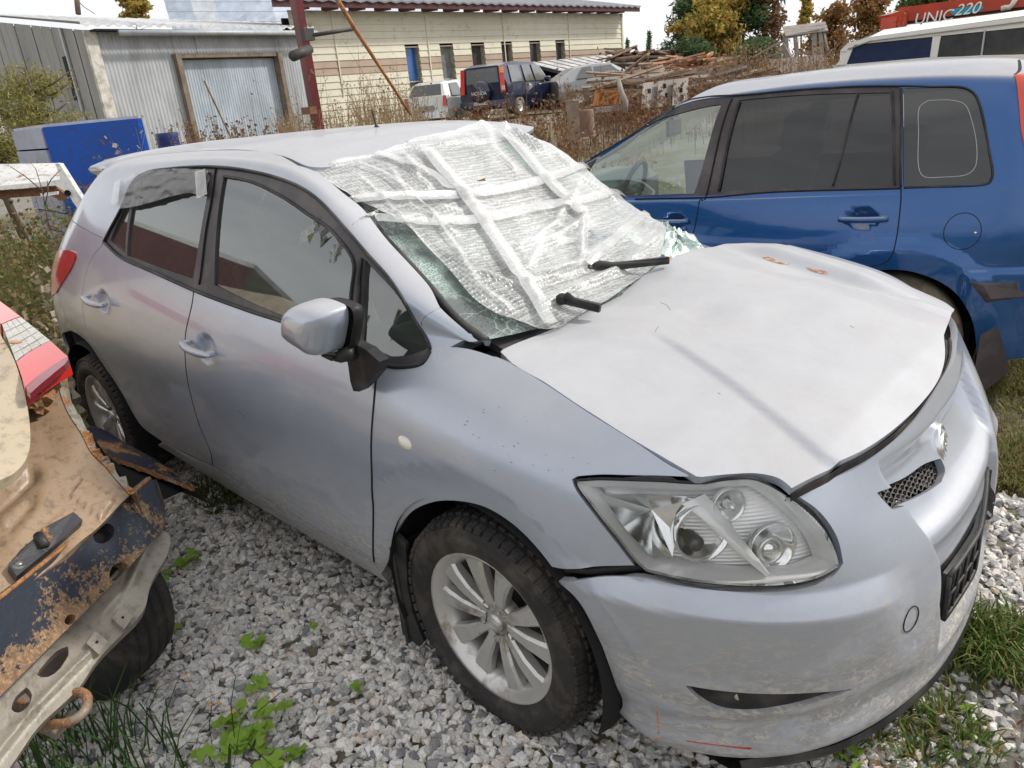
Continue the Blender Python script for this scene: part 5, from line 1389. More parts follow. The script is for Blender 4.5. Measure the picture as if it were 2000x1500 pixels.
# tail lamp
tlb = BS.loop([[(1981, 148), bs(.40, .25, 1.47), bs(.47, .4, 1.47)], [bs(.5, .4, 1.40), bs(.6, .34, 1.1), bs(.63, .30, .9)], [bs(.60, .2, .88), (1999, 280), (1990, 210), (1981, 148)]])
BS.panel('tail_lamp', tlb, mat('orange_red_lamp', (.60, .06, .02), .15, coat=1, var=.1), blue, sp=.02, inset=0, off=.006, depth=.01)
BS.panel('tailgate_gap', BS.loop([[(1979, 146), bs(.36, .3, 1.485), bs(.37, .6, 1.50)], [bs(.38, .6, 1.50), bs(.375, .3, 1.485), (1982, 146)], [(1982, 146), (1979, 146)]]), DARK, blue, sp=.01, inset=0, off=.001, depth=0)
# wheels: world frame helper works along y, so the car's wheels turn with a slight steer that equals its heading
def bwheel(s, t, sg):
    P = np.array(bw(s, t - .02, .31)); ax = -BN * sg
    R_ = .325; w = .098; rim = .185
    par = blue
    ty = MB().lathe([(rim, -w * .8), (rim + .02, -w), (R_ - .04, -w * 1.02), (R_ - .01, -w * .85), (R_ - .003, -w * .5), (R_ - .002, 0), (R_ - .003, w * .5), (R_ - .01, w * .85), (R_ - .035, w * 1.0), (rim + .05, w * 1.03), (rim + .02, w * .98), (rim, w * .85)], P, ax, 56).build('tyre', RUBBER2, par)
    e1 = np.cross(ax, (0, 0, 1)); e2 = np.array([0, 0, 1.])
    M = MB().lathe([(rim + .004, w * .84), (rim - .004, w * .88), (rim - .014, w * .78), (.14, w * .62), (.06, w * .66), (.03, w * .72), (0, w * .72)], P, ax, 40)
    for k in range(7):
        a = 2 * PI * k / 7; M.beam(P + ax * w * .74 + .04 * (math.cos(a) * e1 + math.sin(a) * e2), P + ax * w * .80 + .172 * (math.cos(a) * e1 + math.sin(a) * e2), .035, .02, up=ax)
    M.build('wheel_trim', ALLOY, ty)
RUBBER2 = mat('dusty_tyre', (.055, .048, .04), .8, var=.3, dirt=(.19, .155, .11), dirtamt=.85, dscale=9, bumpy=.3, bscale=70)
for s in (-.05, -2.53):
    for t, sg in ((.11, 1), (1.61, -1)): bwheel(s, t, sg)
    MB().lathe([(.02, -.2), (.375, -.2), (.382, -.05), (.372, .02)], bw(s, .07, .30), -BN, 36, ang=(PI - .4, 2 * PI + .4)).build('wheel_housing', DARK, blue)
ff = [(.335, .45), (.40, .40), (.455, .24), (.46, .20), (.38, .10), (.325, .09), (.33, .25)]
MB().prism([bw(s, -.012, z) for s, z in ff], BN * .012).prism([bw(.335, t, z) for t, z in ((-.01, .45), (.16, .42), (.16, .12), (-.01, .10))], BD * .01).build('mud_flap', TRIMB, blue)
# the other half of the shell, plain
V = []; prof = [(.08, .2), (0, .5), (0, .85), (.04, 1.02), (.18, 1.42), (.3, 1.5), (.86, 1.535)]
for s in (-1.5, -1.0, -.4, .2, .5):
    V += [bw(s if z < 1.3 else max(s, -1.05 if s < -1.1 else s), 1.72 - t, z if z < 1.3 else z - .06) for t, z in prof]
MB().add(V, [(i * 7 + j, i * 7 + j + 1, (i + 1) * 7 + j + 1, (i + 1) * 7 + j) for i in range(4) for j in (0, 1, 2, 4, 5)], True).build('far_side', BLUE, blue)
V = []
for s, z in ((-3.2, .5), (-3.2, .8), (-2.75, .96), (-2.1, 1.08)): V += [bw(s, .5 + .0, z), bw(s, 1.25, z)]
MB().add(V, [(0, 1, 3, 2), (2, 3, 5, 4), (4, 5, 7, 6)]).build('front_end', BLUE, blue)
V = [bw(.70, .3, .3), bw(.70, 1.45, .3), bw(.70, .3, .9), bw(.70, 1.45, .9), bw(.42, .4, 1.48), bw(.42, 1.3, 1.48)]
MB().add(V, [(0, 1, 3, 2), (2, 3, 5, 4)]).build('tailgate', BLUE, blue)
MB().box(bw(-1.3, .86, .30), (3.2, 1.4, .16), R=np.stack([BD, BN, [0, 0, 1]], 1)).build('floor_pan', DARK, blue)
# cabin
def bbox(m, s, t, z, sz, tilt=0, bev=.05):
    R = np.stack([BD, BN, [0, 0, 1]], 1); c, q = math.cos(tilt), math.sin(tilt)
    return m.box(bw(s, t, z), sz, R=R @ np.array([[c, 0, -q], [0, 1, 0], [q, 0, c]]), bev=bev)
for t in (.45, 1.25):
    m = MB(); bbox(m, -.95, t, .55, (.5, .5, .16)); bbox(m, -.66, t, .88, (.13, .5, .62), -.25); bbox(m, -.57, t, 1.27, (.09, .26, .18), -.2); m.build('seat', SEATM, blue)
m = MB(); bbox(m, -.1, .86, .85, (.15, 1.3, .7), -.2); m.build('rear_seat', SEATM, blue)
m = MB(); bbox(m, -1.85, .86, .88, (.45, 1.35, .28), .0, .09); bbox(m, -1.66, .45, .99, (.22, .36, .10), 0, .04); m.build('dashboard', mat('grey_dash', (.16, .17, .17), .7), blue)
cs = np.array(bw(-1.46, .45, .98)); tt = np.array([BD * .35 + np.array([0, 0, .94])])[0]
MB().tube([cs + .18 * (math.cos(a) * BN + math.sin(a) * tt) for a in np.linspace(0, 2 * PI, 32, endpoint=False)], .014, 8, closed=True).tube([cs - BN * .17, cs, cs + BN * .17], .014, 6).tube([cs, cs - tt * .17], .016, 6).lathe([(.0, .0), (.05, -.01), (.055, -.03), (0, -.04)], cs, BD, 20).build('steering_wheel', mat('grey_wheel', (.08, .08, .08), .5), blue)
m = MB(); bbox(m, -1.32, .84, 1.30, (.02, .26, .09), 0, .02); m.tube([bw(-1.34, .84, 1.33), bw(-1.30, .86, 1.42)], .01, 6); m.build('rear_view_mirror', BLACKP, blue)
# windscreen
V = []
for t in np.linspace(.16, 1.56, 8):
    e = abs((t - .86) / .70) ** 2; V += [bw(-1.90 + .16 * e, t, 1.08 + .02 * e), bw(-1.44 + .06 * e, t, 1.29 - .03 * e), bw(-1.06 - .04 * e, t, 1.49 - .04 * e)]
MB().add(V, [(i * 3 + j, i * 3 + 3 + j, i * 3 + 4 + j, i * 3 + 1 + j) for i in range(7) for j in range(2)], True).build('windscreen', GLASS, blue)
V = [bw(-.5, .25, 1.03), bw(-.5, 1.5, 1.03), bw(-.5, .25, 1.40), bw(-.5, 1.5, 1.40)]
MB().box(bw(-.35, .86, 1.47), (1.2, 1.0, .02), R=np.stack([BD, BN, [0, 0, 1]], 1)).build('headlining', mat('headlining', (.30, .29, .27), .9), blue)

# ================================================================== ground
def gz(x, y):
    """height of the yard: level under the cars, rising gently behind them"""
    x = np.asarray(x, float); y = np.asarray(y, float)
    d = (x - CAM[0]) * -.70 + (y - CAM[1]) * .71
    return .75 * smooth01((d - 5.5) / 13.5) + .02 * np.sin(x * 1.3 + y * .7) * smooth01((d - 5) / 3) + 1.6 * smooth01((d - 60) / 200)
def gpt(px, py, it=30):
    """where the sight line through a pixel meets the ground"""
    d = ray(px, py); t = 1.0
    lo, hi = .3, 150.0
    for _ in range(60):
        mid = (lo + hi) / 2; P = CAM + d * mid
        if P[2] > gz(P[0], P[1]): lo = mid
        else: hi = mid
    P = CAM + d * lo; return np.array([P[0], P[1], float(gz(P[0], P[1]))])
xs = np.sinh(np.linspace(-1, 1, 141) * 5.2) / np.sinh(5.2) * 900; ys = xs
X, Yg = np.meshgrid(xs, ys, indexing='ij')
Z = gz(X, Yg)
V = np.stack([X, Yg, Z], -1).reshape(-1, 3); n = 141
i, j = np.meshgrid(np.arange(n - 1), np.arange(n - 1), indexing='ij'); a = (i * n + j).ravel()
F = np.stack([a, a + n, a + n + 1, a + 1], 1)
m, nt, b = newmat('yard_soil')
co = coords(nt)
n1_ = noise(nt, .55, 8, .65, co, .4); n2_ = noise(nt, 22, 12, .8, co)
c1 = ramp(nt, n2_, [(.3, (.12, .11, .095)), (.5, (.24, .225, .20)), (.7, (.38, .36, .33))])
c2 = ramp(nt, n2_, [(.3, (.10, .09, .035)), (.6, (.20, .16, .07)), (.75, (.28, .20, .10))])
nt.links.new(mixc(nt, ramp(nt, n1_, [(.42, 0.0), (.56, 1.0)]), c1, c2), b.inputs['Base Color'])
b.inputs['Roughness'].default_value = .95
bump(nt, n2_, .8, .03, b)
gr_ = link('ground', np_mesh('ground', V, F), m); gr_['kind'] = 'structure'

# loose crushed stone: every stone a small angular solid, gathered in one mesh
from math import floor
import bmesh
def hull(seed, k=13):
    r = random.Random(seed); bm = bmesh.new()
    ax = (1.0, r.uniform(.62, .95), r.uniform(.42, .75))
    for _ in range(k):
        v = Vector((r.gauss(0, 1), r.gauss(0, 1), r.gauss(0, 1))).normalized() * r.uniform(.85, 1.05)
        bm.verts.new((v.x * ax[0], v.y * ax[1], v.z * ax[2]))
    bmesh.ops.convex_hull(bm, input=bm.verts)
    for v in [v for v in bm.verts if not v.link_faces]: bm.verts.remove(v)
    bmesh.ops.triangulate(bm, faces=bm.faces); bm.verts.index_update()
    V = np.array([v.co[:] for v in bm.verts]); F = np.array([[v.index for v in f.verts] for f in bm.faces]); bm.free()
    return V, F
HULLS = [hull(s) for s in range(26)]
def rotm(r, n):
    q = r.normal(size=(n, 4)); q /= np.linalg.norm(q, axis=1)[:, None]; w, x, y, z = q.T
    return np.stack([np.stack([1 - 2 * (y * y + z * z), 2 * (x * y - z * w), 2 * (x * z + y * w)], -1), np.stack([2 * (x * y + z * w), 1 - 2 * (x * x + z * z), 2 * (y * z - x * w)], -1), np.stack([2 * (x * z - y * w), 2 * (y * z + x * w), 1 - 2 * (x * x + y * y)], -1)], 1)
def scatter_stones(pos, size, r):
    VV = []; FF = []; k0 = 0
    idx = r.randint(0, len(HULLS), len(pos))
    for h, (hv, hf) in enumerate(HULLS):
        P = pos[idx == h]; S = size[idx == h]
        if not len(P): continue
        R = rotm(r, len(P))
        v = np.einsum('nij,kj->nki', R, hv) * S[:, None, None]
        v[..., 2] *= .8
        v += P[:, None, :]
        VV.append(v.reshape(-1, 3)); FF.append((hf[None] + (np.arange(len(P)) * len(hv))[:, None, None]).reshape(-1, 3) + k0); k0 += len(P) * len(hv)
    return np.vstack(VV), np.vstack(FF)
def stones_at(n, box, dens, keep, smin, smax, r):
    x = r.uniform(box[0], box[1], n); y = r.uniform(box[2], box[3], n)
    P = np.stack([x, y, gz(x, y)], 1)
    p, zc = proj(P); ok = (zc > .4) & (p[:, 0] > -520) & (p[:, 0] < 2750) & (p[:, 1] > 0) & (p[:, 1] < 1800)
    ok &= keep(P, p)
    P = P[ok]; S = smin + (smax - smin) * r.beta(1.6, 2.6, len(P))
    return P, S
r_ = np.random.RandomState(21)
def vnoise(x, y, f, s):
    return (np.sin(x * f + s) * np.cos(y * f * 1.13 + 2.1 * s) + .5 * np.sin(2.3 * f * x + 1.7 * f * y + s * 3) + .35 * np.cos(4.1 * f * x - 3.3 * f * y + s)) / 1.85
def keep_near(P, p):
    x, y = P[:, 0], P[:, 1]
    soil = (vnoise(x, y, 2.1, 1.0) > .62) & (x > .4)
    under = (np.abs(y) < .62) & (x > -3.2) & (x < .6)
    # a strip of turf crosses the gravel past the nose of the silver car
    d = (x - 1.0) * .5 + (y - .75) * .86
    turf = (np.abs(d) < .16 + .07 * vnoise(x, y, 6, 2)) & (x > .6)
    pit = ((x - 1.02) ** 2 + (y + .12) ** 2 < .22 ** 2)
    return ~(under | (soil & (r_.uniform(size=len(x)) < .6)) | (turf & (r_.uniform(size=len(x)) < .4)) | (pit & (r_.uniform(size=len(x)) < .75)))
PS, SS = stones_at(90000, (-3.2, 2.6, -2.3, 1.1), 0, keep_near, .0125, .033, r_)
PS[:, 2] += r_.uniform(-.004, .012, len(PS))
P2, S2 = stones_at(22000, (-4.5, 4.0, 1.1, 4.5), 0, lambda P, p: vnoise(P[:, 0], P[:, 1], 1.1, .3) > -.2, .012, .03, r_)
P3, S3 = stones_at(9000, (-9, 1, 2.5, 9), 0, lambda P, p: vnoise(P[:, 0], P[:, 1], .9, .3) > .1, .012, .03, r_)
Vs_, Fs_ = scatter_stones(np.vstack([PS, P2, P3]), np.r_[SS, S2, S3], r_)
m, nt, b = newmat('crushed_stone')
geo = nt.nodes.new('ShaderNodeNewGeometry'); ri = geo.outputs['Random Per Island']
c = ramp(nt, ri, [(.0, (.16, .16, .17)), (.09, (.26, .26, .265)), (.20, (.50, .485, .46)), (.40, (.64, .615, .575)), (.58, (.73, .70, .65)), (.74, (.79, .765, .725)), (.86, (.66, .56, .47)), (.93, (.50, .50, .50)), (1, (.80, .78, .75))])
co = coords(nt)
g1 = noise(nt, 160, 4, .7, co); g2 = noise(nt, 420, 2, .6, co)
c = mixc(nt, ramp(nt, g1, [(.38, .45), (.52, 0.0)]), c, (.20, .20, .21)); c = mixc(nt, ramp(nt, g2, [(.60, 0.0), (.70, .5)]), c, (.70, .69, .67))
nt.links.new(c, b.inputs['Base Color']); b.inputs['Roughness'].default_value = .9; b.inputs['Specular IOR Level'].default_value = .3
bump(nt, g1, .6, .003, b)
gs = link('gravel', np_mesh('gravel', Vs_, Fs_, False), m)
tag(gs, 'loose pale grey crushed stone spread over the yard', 'gravel', kind='stuff')

# ================================================================== beige wreck on the left
def rust_paint(name, c, dark=(.055, .045, .035), amt=.5, rust=(.38, .16, .05), scale=5, rough=.55, grad=None):
    m, nt, b = newmat(name); co = coords(nt)
    n = noise(nt, scale, 10, .72, co, .3); n2 = noise(nt, scale * 7, 6, .7, co); n3 = noise(nt, scale * .5, 4, .5, co)
    rc = mixc(nt, ramp(nt, n2, [(.35, 0.0), (.65, 1.0)]), rust, tuple(x * .45 for x in rust))
    rc = mixc(nt, ramp(nt, noise(nt, scale * 20, 3, .6, co), [(.5, 0.0), (.7, .7)]), rc, (.55, .36, .18))
    src = mth(nt, 'ADD', n, mth(nt, 'MULTIPLY', n2, .25))
    if grad:                                     # rust gathers along the lower edge
        tz = nt.nodes.new('ShaderNodeTexCoord'); sz = nt.nodes.new('ShaderNodeSeparateXYZ'); nt.links.new(tz.outputs['Object'], sz.inputs[0])
        src = mth(nt, 'ADD', src, mth(nt, 'MULTIPLY', mth(nt, 'SUBTRACT', grad[0], sz.outputs[2]), grad[1]))
        fine = noise(nt, scale * 9, 5, .75, co, .4); src = mth(nt, 'ADD', src, mth(nt, 'MULTIPLY', mth(nt, 'SUBTRACT', fine, .5), .55))
    f = ramp(nt, src, [(.70 - .25 * amt, 0.0), (.73 - .25 * amt, 1.0)])
    base = mixc(nt, ramp(nt, n3, [(.35, 0.0), (.7, 1.0)]), c, tuple(x * .72 for x in c))
    base = mixc(nt, ramp(nt, n2, [(.32, .5), (.50, 0.0)]), base, dark)
    nt.links.new(mixc(nt, f, base, rc), b.inputs['Base Color'])
    nt.links.new(mth(nt, 'ADD', rough * .7, mth(nt, 'MULTIPLY', f, .35)), b.inputs['Roughness'])
    bump(nt, mth(nt, 'ADD', n2, mth(nt, 'MULTIPLY', f, .6)), .35, .006, b)
    return m
TAN = rust_paint('tan_primer', (.36, .25, .16), amt=-.22, rough=.45)
TANL = rust_paint('cream_paint', (.58, .48, .34), amt=-.25, rough=.35, scale=3)
BEAMM = rust_paint('rusty_navy', (.036, .044, .066), amt=.19, rust=(.31, .19, .11), scale=7.5, rough=.5, grad=(.545, 1.5))
BEAMN = rust_paint('navy_steel', (.020, .026, .05), amt=.02, rust=(.42, .20, .08), scale=9, rough=.4)
APRON = rust_paint('grey_beige_paint', (.30, .265, .215), amt=-.22, rough=.5)
GREYD = rust_paint('weathered_black', (.04, .042, .05), amt=.0, rough=.5, scale=8)
wreck = empty('beige_wreck', (-1.6, -1.75, 0), .2); tag(wreck, 'stripped beige car wreck with a rusty bumper beam and a red tail lamp', 'car wreck')
def quad_surf(c00, c10, c11, c01, nu=120, nv=120, disp=None, bulge=0.0):
    c = [np.array(x, float) for x in (c00, c10, c11, c01)]
    k = 4; net = []
    for i in range(k):
        u = i / (k - 1); row = []
        for j in range(k):
            v = j / (k - 1); row.append((c[0] * (1 - u) + c[1] * u) * (1 - v) + (c[3] * (1 - u) + c[2] * u) * v)
        net.append(row)
    S = Surf(net, nu, nv); 
    fl = ((CAM - S.T[nu // 2, nv // 2]) @ S.N[nu // 2, nv // 2]) < 0
    if fl: S.flip = True; S.setup()
    if disp or bulge:
        u, v = np.meshgrid(np.linspace(0, 1, nu), np.linspace(0, 1, nv), indexing='ij')
        d = bulge * 4 * u * (1 - u) + (disp(S.T, S.N) if disp else 0)
        S.T = S.T + S.N * np.asarray(d)[..., None]; S.setup()
    return S
def px_disp(fn):
    """bump written as a function of position along a surface"""
    return fn
# rear panel
def rp_disp(T, N):
    P, _ = proj(T); x, y = P[..., 0], P[..., 1]
    def seg(x0, y0, x1, y1, w, h):
        dx, dy = x1 - x0, y1 - y0; L2 = dx * dx + dy * dy; t = np.clip(((x - x0) * dx + (y - y0) * dy) / L2, 0, 1)
        r = np.hypot(x - x0 - t * dx, y - y0 - t * dy); return h * np.exp(-(r / w) ** 2)
    d = seg(20, 1035, 60, 985, 12, -.012) + seg(-30, 1010, 60, 930, 16, -.030) + seg(85, 1042, 135, 1002, 9, .008)
    q = np.maximum(np.abs((x - 180) * .80 + (y - 975) * .6) / 42, np.abs(-(x - 180) * .6 + (y - 975) * .8) / 24)
    d = d + .010 * np.clip((1 - q) / .16, 0, 1)
    d = d + .006 * np.sin(x * .05) * np.sin(y * .031) + .010 * np.exp(-((x - 40) / 60) ** 2 - ((y - 1000) / 60) ** 2)
    return d
RPs = quad_surf(at_z(-120, 640, 1.02), at_z(180, 640, .98), at_z(330, 960, .585), at_z(-160, 1300, .60), 220, 220, rp_disp)
rpl = RPs.loop([[(-90, 700), (0, 690), (60, 740), (110, 735)], [(110, 735), (118, 770), (132, 805), (160, 850), (178, 885), (205, 912), (228, 940), (252, 968)], [(252, 968), (180, 1040), (0, 1185), (-90, 1255)], [(-90, 1255), (-90, 700)]], 4)
rp = RPs.panel('rear_panel', rpl, TAN, wreck, sp=.012, inset=0, depth=.02)
# torn edge of the panel
q = random.Random(8)
te = MB(); V = []
edge_ = [(112, 738), (118, 770), (132, 805), (146, 828), (160, 850), (170, 872), (178, 885), (192, 900), (205, 912), (228, 940), (252, 968)]
E1 = px3(RPs, edge_, .003, 4)
for i, p in enumerate(E1): V += [p, p + np.array([q.uniform(-.006, .014), .012 + q.uniform(0, .016), q.uniform(-.012, .006)]), p + np.array([0, .02, -.05 - q.uniform(0, .03)])]
te.add(V, [(3 * i + j, 3 * i + j + 1, 3 * i + j + 4, 3 * i + j + 3) for i in range(len(E1) - 1) for j in range(2)]).build('torn_edge', rust_paint('grey_filler', (.33, .31, .25), amt=.35, scale=9), wreck)
# boot lid, cream, hanging over the panel
Ls = quad_surf(at_z(-220, 560, 1.12), at_z(60, 600, 1.08), at_z(75, 940, .80), at_z(-220, 1040, .80), 120, 120, None, .03)
ll = Ls.loop([[(-200, 600), (-60, 600), (0, 652)], [(0, 652), (24, 695), (42, 745), (54, 800), (59, 845), (57, 878), (46, 905), (26, 925), (0, 938)], [(0, 938), (-80, 975), (-200, 1010)], [(-200, 1010), (-200, 600)]])
Ls.panel('boot_lid', ll, TANL, wreck, sp=.02, inset=0, depth=.03)
# tail lamp: three fields
TLs = quad_surf(at_z(-90, 500, 1.10), at_z(150, 700, .955), at_z(70, 800, .93), at_z(-120, 620, 1.07), 100, 60, None, 0)
TRED = mat('tail_red', (.62, .018, .012), .10, coat=1, var=.12)
TCLR = mat('tail_clear', (.55, .53, .47), .15, coat=1, var=.30, vscale=60, bumpy=.8, bscale=120)
l1 = TLs.loop([[(-60, 545), (0, 588), (40, 618)], [(40, 618), (3, 633)], [(3, 633), (-60, 585)], [(-60, 585), (-60, 545)]], 3)
l2 = TLs.loop([[(41, 619), (98, 665)], [(98, 665), (31, 705)], [(31, 705), (14, 660), (4, 634)], [(4, 634), (41, 619)]], 3)
l3 = TLs.loop([[(99, 666), (133, 697)], [(133, 697), (49, 757)], [(49, 757), (32, 707)], [(32, 707), (99, 666)]], 3)
tlm = TLs.panel('tail_lamp', l3, TRED, wreck, sp=.02, inset=.001, depth=.06)
TLs.panel('tail_lamp', l1, TRED, wreck, sp=.02, inset=.001, depth=.06); TLs.panel('tail_lamp', l2, TCLR, wreck, sp=.02, inset=.001, depth=.06)
gm = MB()
for k in range(1, 5):
    t = k / 5
    gm.tube([TLs.pt([TLs.cast(4 + (31 - 4) * t, 634 + (705 - 634) * t)])[0], TLs.pt([TLs.cast(41 + 57 * t, 619 + 46 * t)])[0]], .0012, 4)
for k in range(1, 4):
    t = k / 4; gm.tube([TLs.pt([TLs.cast(4 + 37 * t, 634 - 15 * t)])[0], TLs.pt([TLs.cast(31 + 67 * t, 705 - 40 * t)])[0]], .0012, 4)
gm.build('lens_ribs', mat('lens_rib', (.30, .28, .24), .4, var=.2), tlm)
am = TLs.pt([TLs.cast(30, 668)])[0]
MB().lathe([(0, .004), (.016, .003), (.02, 0)], am, TLs.nm([TLs.cast(30, 668)])[0], 14).build('amber_bulb', mat('amber', (.55, .25, .12), .3), tlm)
l4 = TLs.loop([[(50, 757), (133, 698), (126, 712), (60, 768)], [(60, 768), (50, 757)]], 2)
TLs.panel('lamp_rim', l4, mat('dark_red', (.22, .008, .015), .2, coat=1), wreck, sp=.02, inset=0, depth=.02)
# bumper beam with its oval holes
Bs = quad_surf(at_z(-110, 1256, .625), at_z(296, 932, .600), at_z(330, 1030, .475), at_z(-110, 1470, .450), 200, 100)
bl = Bs.loop([[(-100, 1248), (0, 1168), (150, 1048), (291, 933)], [(291, 933), (302, 934)], [(302, 934), (331, 972)], [(331, 972), (326, 1000), (316, 1034)], [(316, 1034), (150, 1190), (0, 1388), (-100, 1500)][:1] + [(316, 1034), (255, 1110), (130, 1240), (0, 1386), (-80, 1470)][1:], [(-80, 1470), (-100, 1248)]], 4)
def ell(cx, cy, a, b, rot, n=20):
    r = math.radians(rot); return [(cx + a * math.cos(t) * math.cos(r) - b * math.sin(t) * math.sin(r), cy + a * math.cos(t) * math.sin(r) + b * math.sin(t) * math.cos(r)) for t in np.linspace(0, 2 * PI, n, endpoint=False)]
def hl(S, pts): return S.loop([pts + [pts[0]]], 2)
hs = [hl(Bs, ell(203, 1042, 23, 17, -40)), hl(Bs, ell(234, 1118, 22, 18, -40)), hl(Bs, ell(137, 1210, 12, 9, -40))]
beam_ = Bs.panel('bumper_beam', bl, BEAMM, wreck, sp=.012, inset=0, depth=.035, holes=hs)
MB().tube(px3(Bs, [(-100, 1247), (0, 1167), (150, 1047), (293, 931)], -.002), .006, 6).build('beam_flange', rust_paint('flange_rust', (.10, .07, .05), amt=.8, scale=12), beam_)
Bb = quad_surf(at_z(-110, 1256, .595) , at_z(300, 940, .575), at_z(330, 1030, .445), at_z(-110, 1470, .42), 40, 20)
Bb.panel('beam_back', Bb.loop([[(-90, 1250), (0, 1175), (150, 1055), (300, 945)], [(300, 945), (322, 985), (312, 1028)], [(312, 1028), (130, 1238), (0, 1380), (-80, 1465)], [(-80, 1465), (-90, 1250)]], 4), DARK, beam_, sp=.04, inset=.01, depth=0)
tops = [Bs.pt([Bs.cast(*p)])[0] for p in ((-100, 1248), (0, 1168), (150, 1048), (291, 933))]
V = tops + [p + np.array([-.05, .01, -.012]) for p in tops]
MB().add(V, [(i, i + 1, i + 5, i + 4) for i in range(3)]).build('beam_top', BEAMN, beam_)
e0, e1_, e2_ = [Bs.pt([Bs.cast(*p)])[0] for p in ((302, 934), (331, 972), (316, 1034))]
MB().add([e0, e1_, e2_, e0 + [-.06, .03, -.03], e1_ + [-.06, .03, -.03], e2_ + [-.06, .03, -.03]], [(0, 1, 4, 3), (1, 2, 5, 4)]).build('beam_end', BEAMM, beam_)
# lower apron
def ap_disp(T, N):
    P, _ = proj(T); x, y = P[..., 0], P[..., 1]; d = np.zeros(x.shape)
    for x0, y0, x1, y1, w, h in ((290, 1060, 262, 1130, 9, .014), (262, 1130, 200, 1200, 10, .010), (250, 1100, 238, 1150, 8, -.012), (200, 1250, 60, 1390, 8, .012), (60, 1390, -20, 1490, 9, .012), (110, 1290, 150, 1300, 6, .006)):
        dx, dy = x1 - x0, y1 - y0; t = np.clip(((x - x0) * dx + (y - y0) * dy) / (dx * dx + dy * dy), 0, 1); r = np.hypot(x - x0 - t * dx, y - y0 - t * dy); d += h * np.exp(-(r / w) ** 2)
    return d
As = quad_surf(at_z(-130, 1380, .44), at_z(350, 1000, .48), at_z(330, 1230, .33), at_z(-60, 1640, .26), 220, 160, ap_disp)
al = As.loop([[(-100, 1450), (0, 1360), (130, 1215), (300, 1030)], [(300, 1030), (322, 1038), (333, 1052), (326, 1085), (305, 1120), (292, 1150), (284, 1185), (266, 1212)], [(266, 1212), (235, 1242), (190, 1290), (155, 1342), (128, 1370), (75, 1420), (20, 1498), (-40, 1570)], [(-40, 1570), (-100, 1450)]], 4)
hs = [hl(As, [(132, 1262), (134, 1278), (118, 1305), (95, 1322), (72, 1318), (84, 1300), (110, 1272)]), hl(As, [(52, 1342), (63, 1358), (54, 1380), (36, 1392), (22, 1384), (30, 1362)])]
ap = As.panel('rear_apron', al, APRON, wreck, sp=.012, inset=0, depth=.03, holes=hs)
ab = quad_surf(at_z(-130, 1380, .38), at_z(350, 1000, .42), at_z(330, 1230, .29), at_z(-60, 1640, .21), 30, 30)
ab.panel('apron_inner', ab.loop([[(-90, 1450), (140, 1220), (290, 1050)], [(290, 1050), (310, 1090), (255, 1210)], [(255, 1210), (120, 1350), (-30, 1540)], [(-30, 1540), (-90, 1450)]], 4), rust_paint('inner_sheet', (.22, .19, .16), amt=.2), ap, sp=.05, inset=.01, depth=0)
for cx, cy in ((237, 1215), (185, 1262)):
    Pq = [As.pt([As.cast(cx + dx, cy + dy)])[0] + As.nm([As.cast(cx, cy)])[0] * .018 for dx, dy in ((-20, 0), (-2, -24), (22, -4), (4, 22))]
    nq = As.nm([As.cast(cx, cy)])[0]
    MB().prism(Pq, -nq * .004).prism([Pq[0], Pq[3], Pq[3] - nq * .03, Pq[0] - nq * .03], (0, .003, 0)).build('bracket', APRON, ap)
    MB().lathe([(0, .001), (.0035, .001), (.0035, -.002)], sum(Pq) / 4 + nq * .0005, nq, 10).build('bolt_hole', DARK, ap)
# towing eye
te_ = [at_z(px, py, z) for px, py, z in ((86, 1425, .27), (105, 1415, .30), (130, 1412, .31), (155, 1400, .315), (170, 1380, .32), (168, 1358, .33), (150, 1352, .33), (135, 1362, .32))]
MB().tube(cr_curve(te_, 4), .0115, 10).build('towing_eye', rust_paint('rusty_ring', (.28, .22, .17), amt=.5, scale=14, rust=(.32, .15, .07)), wreck)
MB().prism([at_z(px, py, z) for px, py, z in ((150, 1340, .33), (178, 1358, .33), (172, 1376, .31), (158, 1352, .31))], (-.004, 0, -.01)).prism([at_z(px, py, z) for px, py, z in ((70, 1425, .27), (105, 1442, .25), (148, 1395, .27), (140, 1385, .29), (104, 1430, .27), (80, 1412, .29))], (0, .003, -.008)).build('tow_bracket', APRON, wreck)
# black bracket and bolt on the panel
nr = RPs.nm([RPs.cast(90, 1080)])[0]
bk = [RPs.pt([RPs.cast(*p)])[0] + nr * .004 for p in ((36, 1090), (66, 1064), (78, 1048), (140, 1014), (158, 1030), (100, 1082), (30, 1140), (14, 1118))]
MB().prism(bk, nr * .022).build('black_bracket', GREYD, wreck)
Pb = RPs.pt([RPs.cast(34, 1118)])[0] + nr * .027
MB().lathe([(0, .006), (.007, .006), (.009, .003), (.009, 0), (.014, 0), (.015, -.004)], Pb, nr, 12).build('bolt', mat('old_steel', (.20, .20, .19), .4, metal=.7, var=.3), wreck)
MB().tube([RPs.pt([RPs.cast(70, 1062)])[0] + nr * .03, RPs.pt([RPs.cast(84, 1086)])[0] + nr * .036], .012, 8).build('black_clamp', BLACKP, wreck)
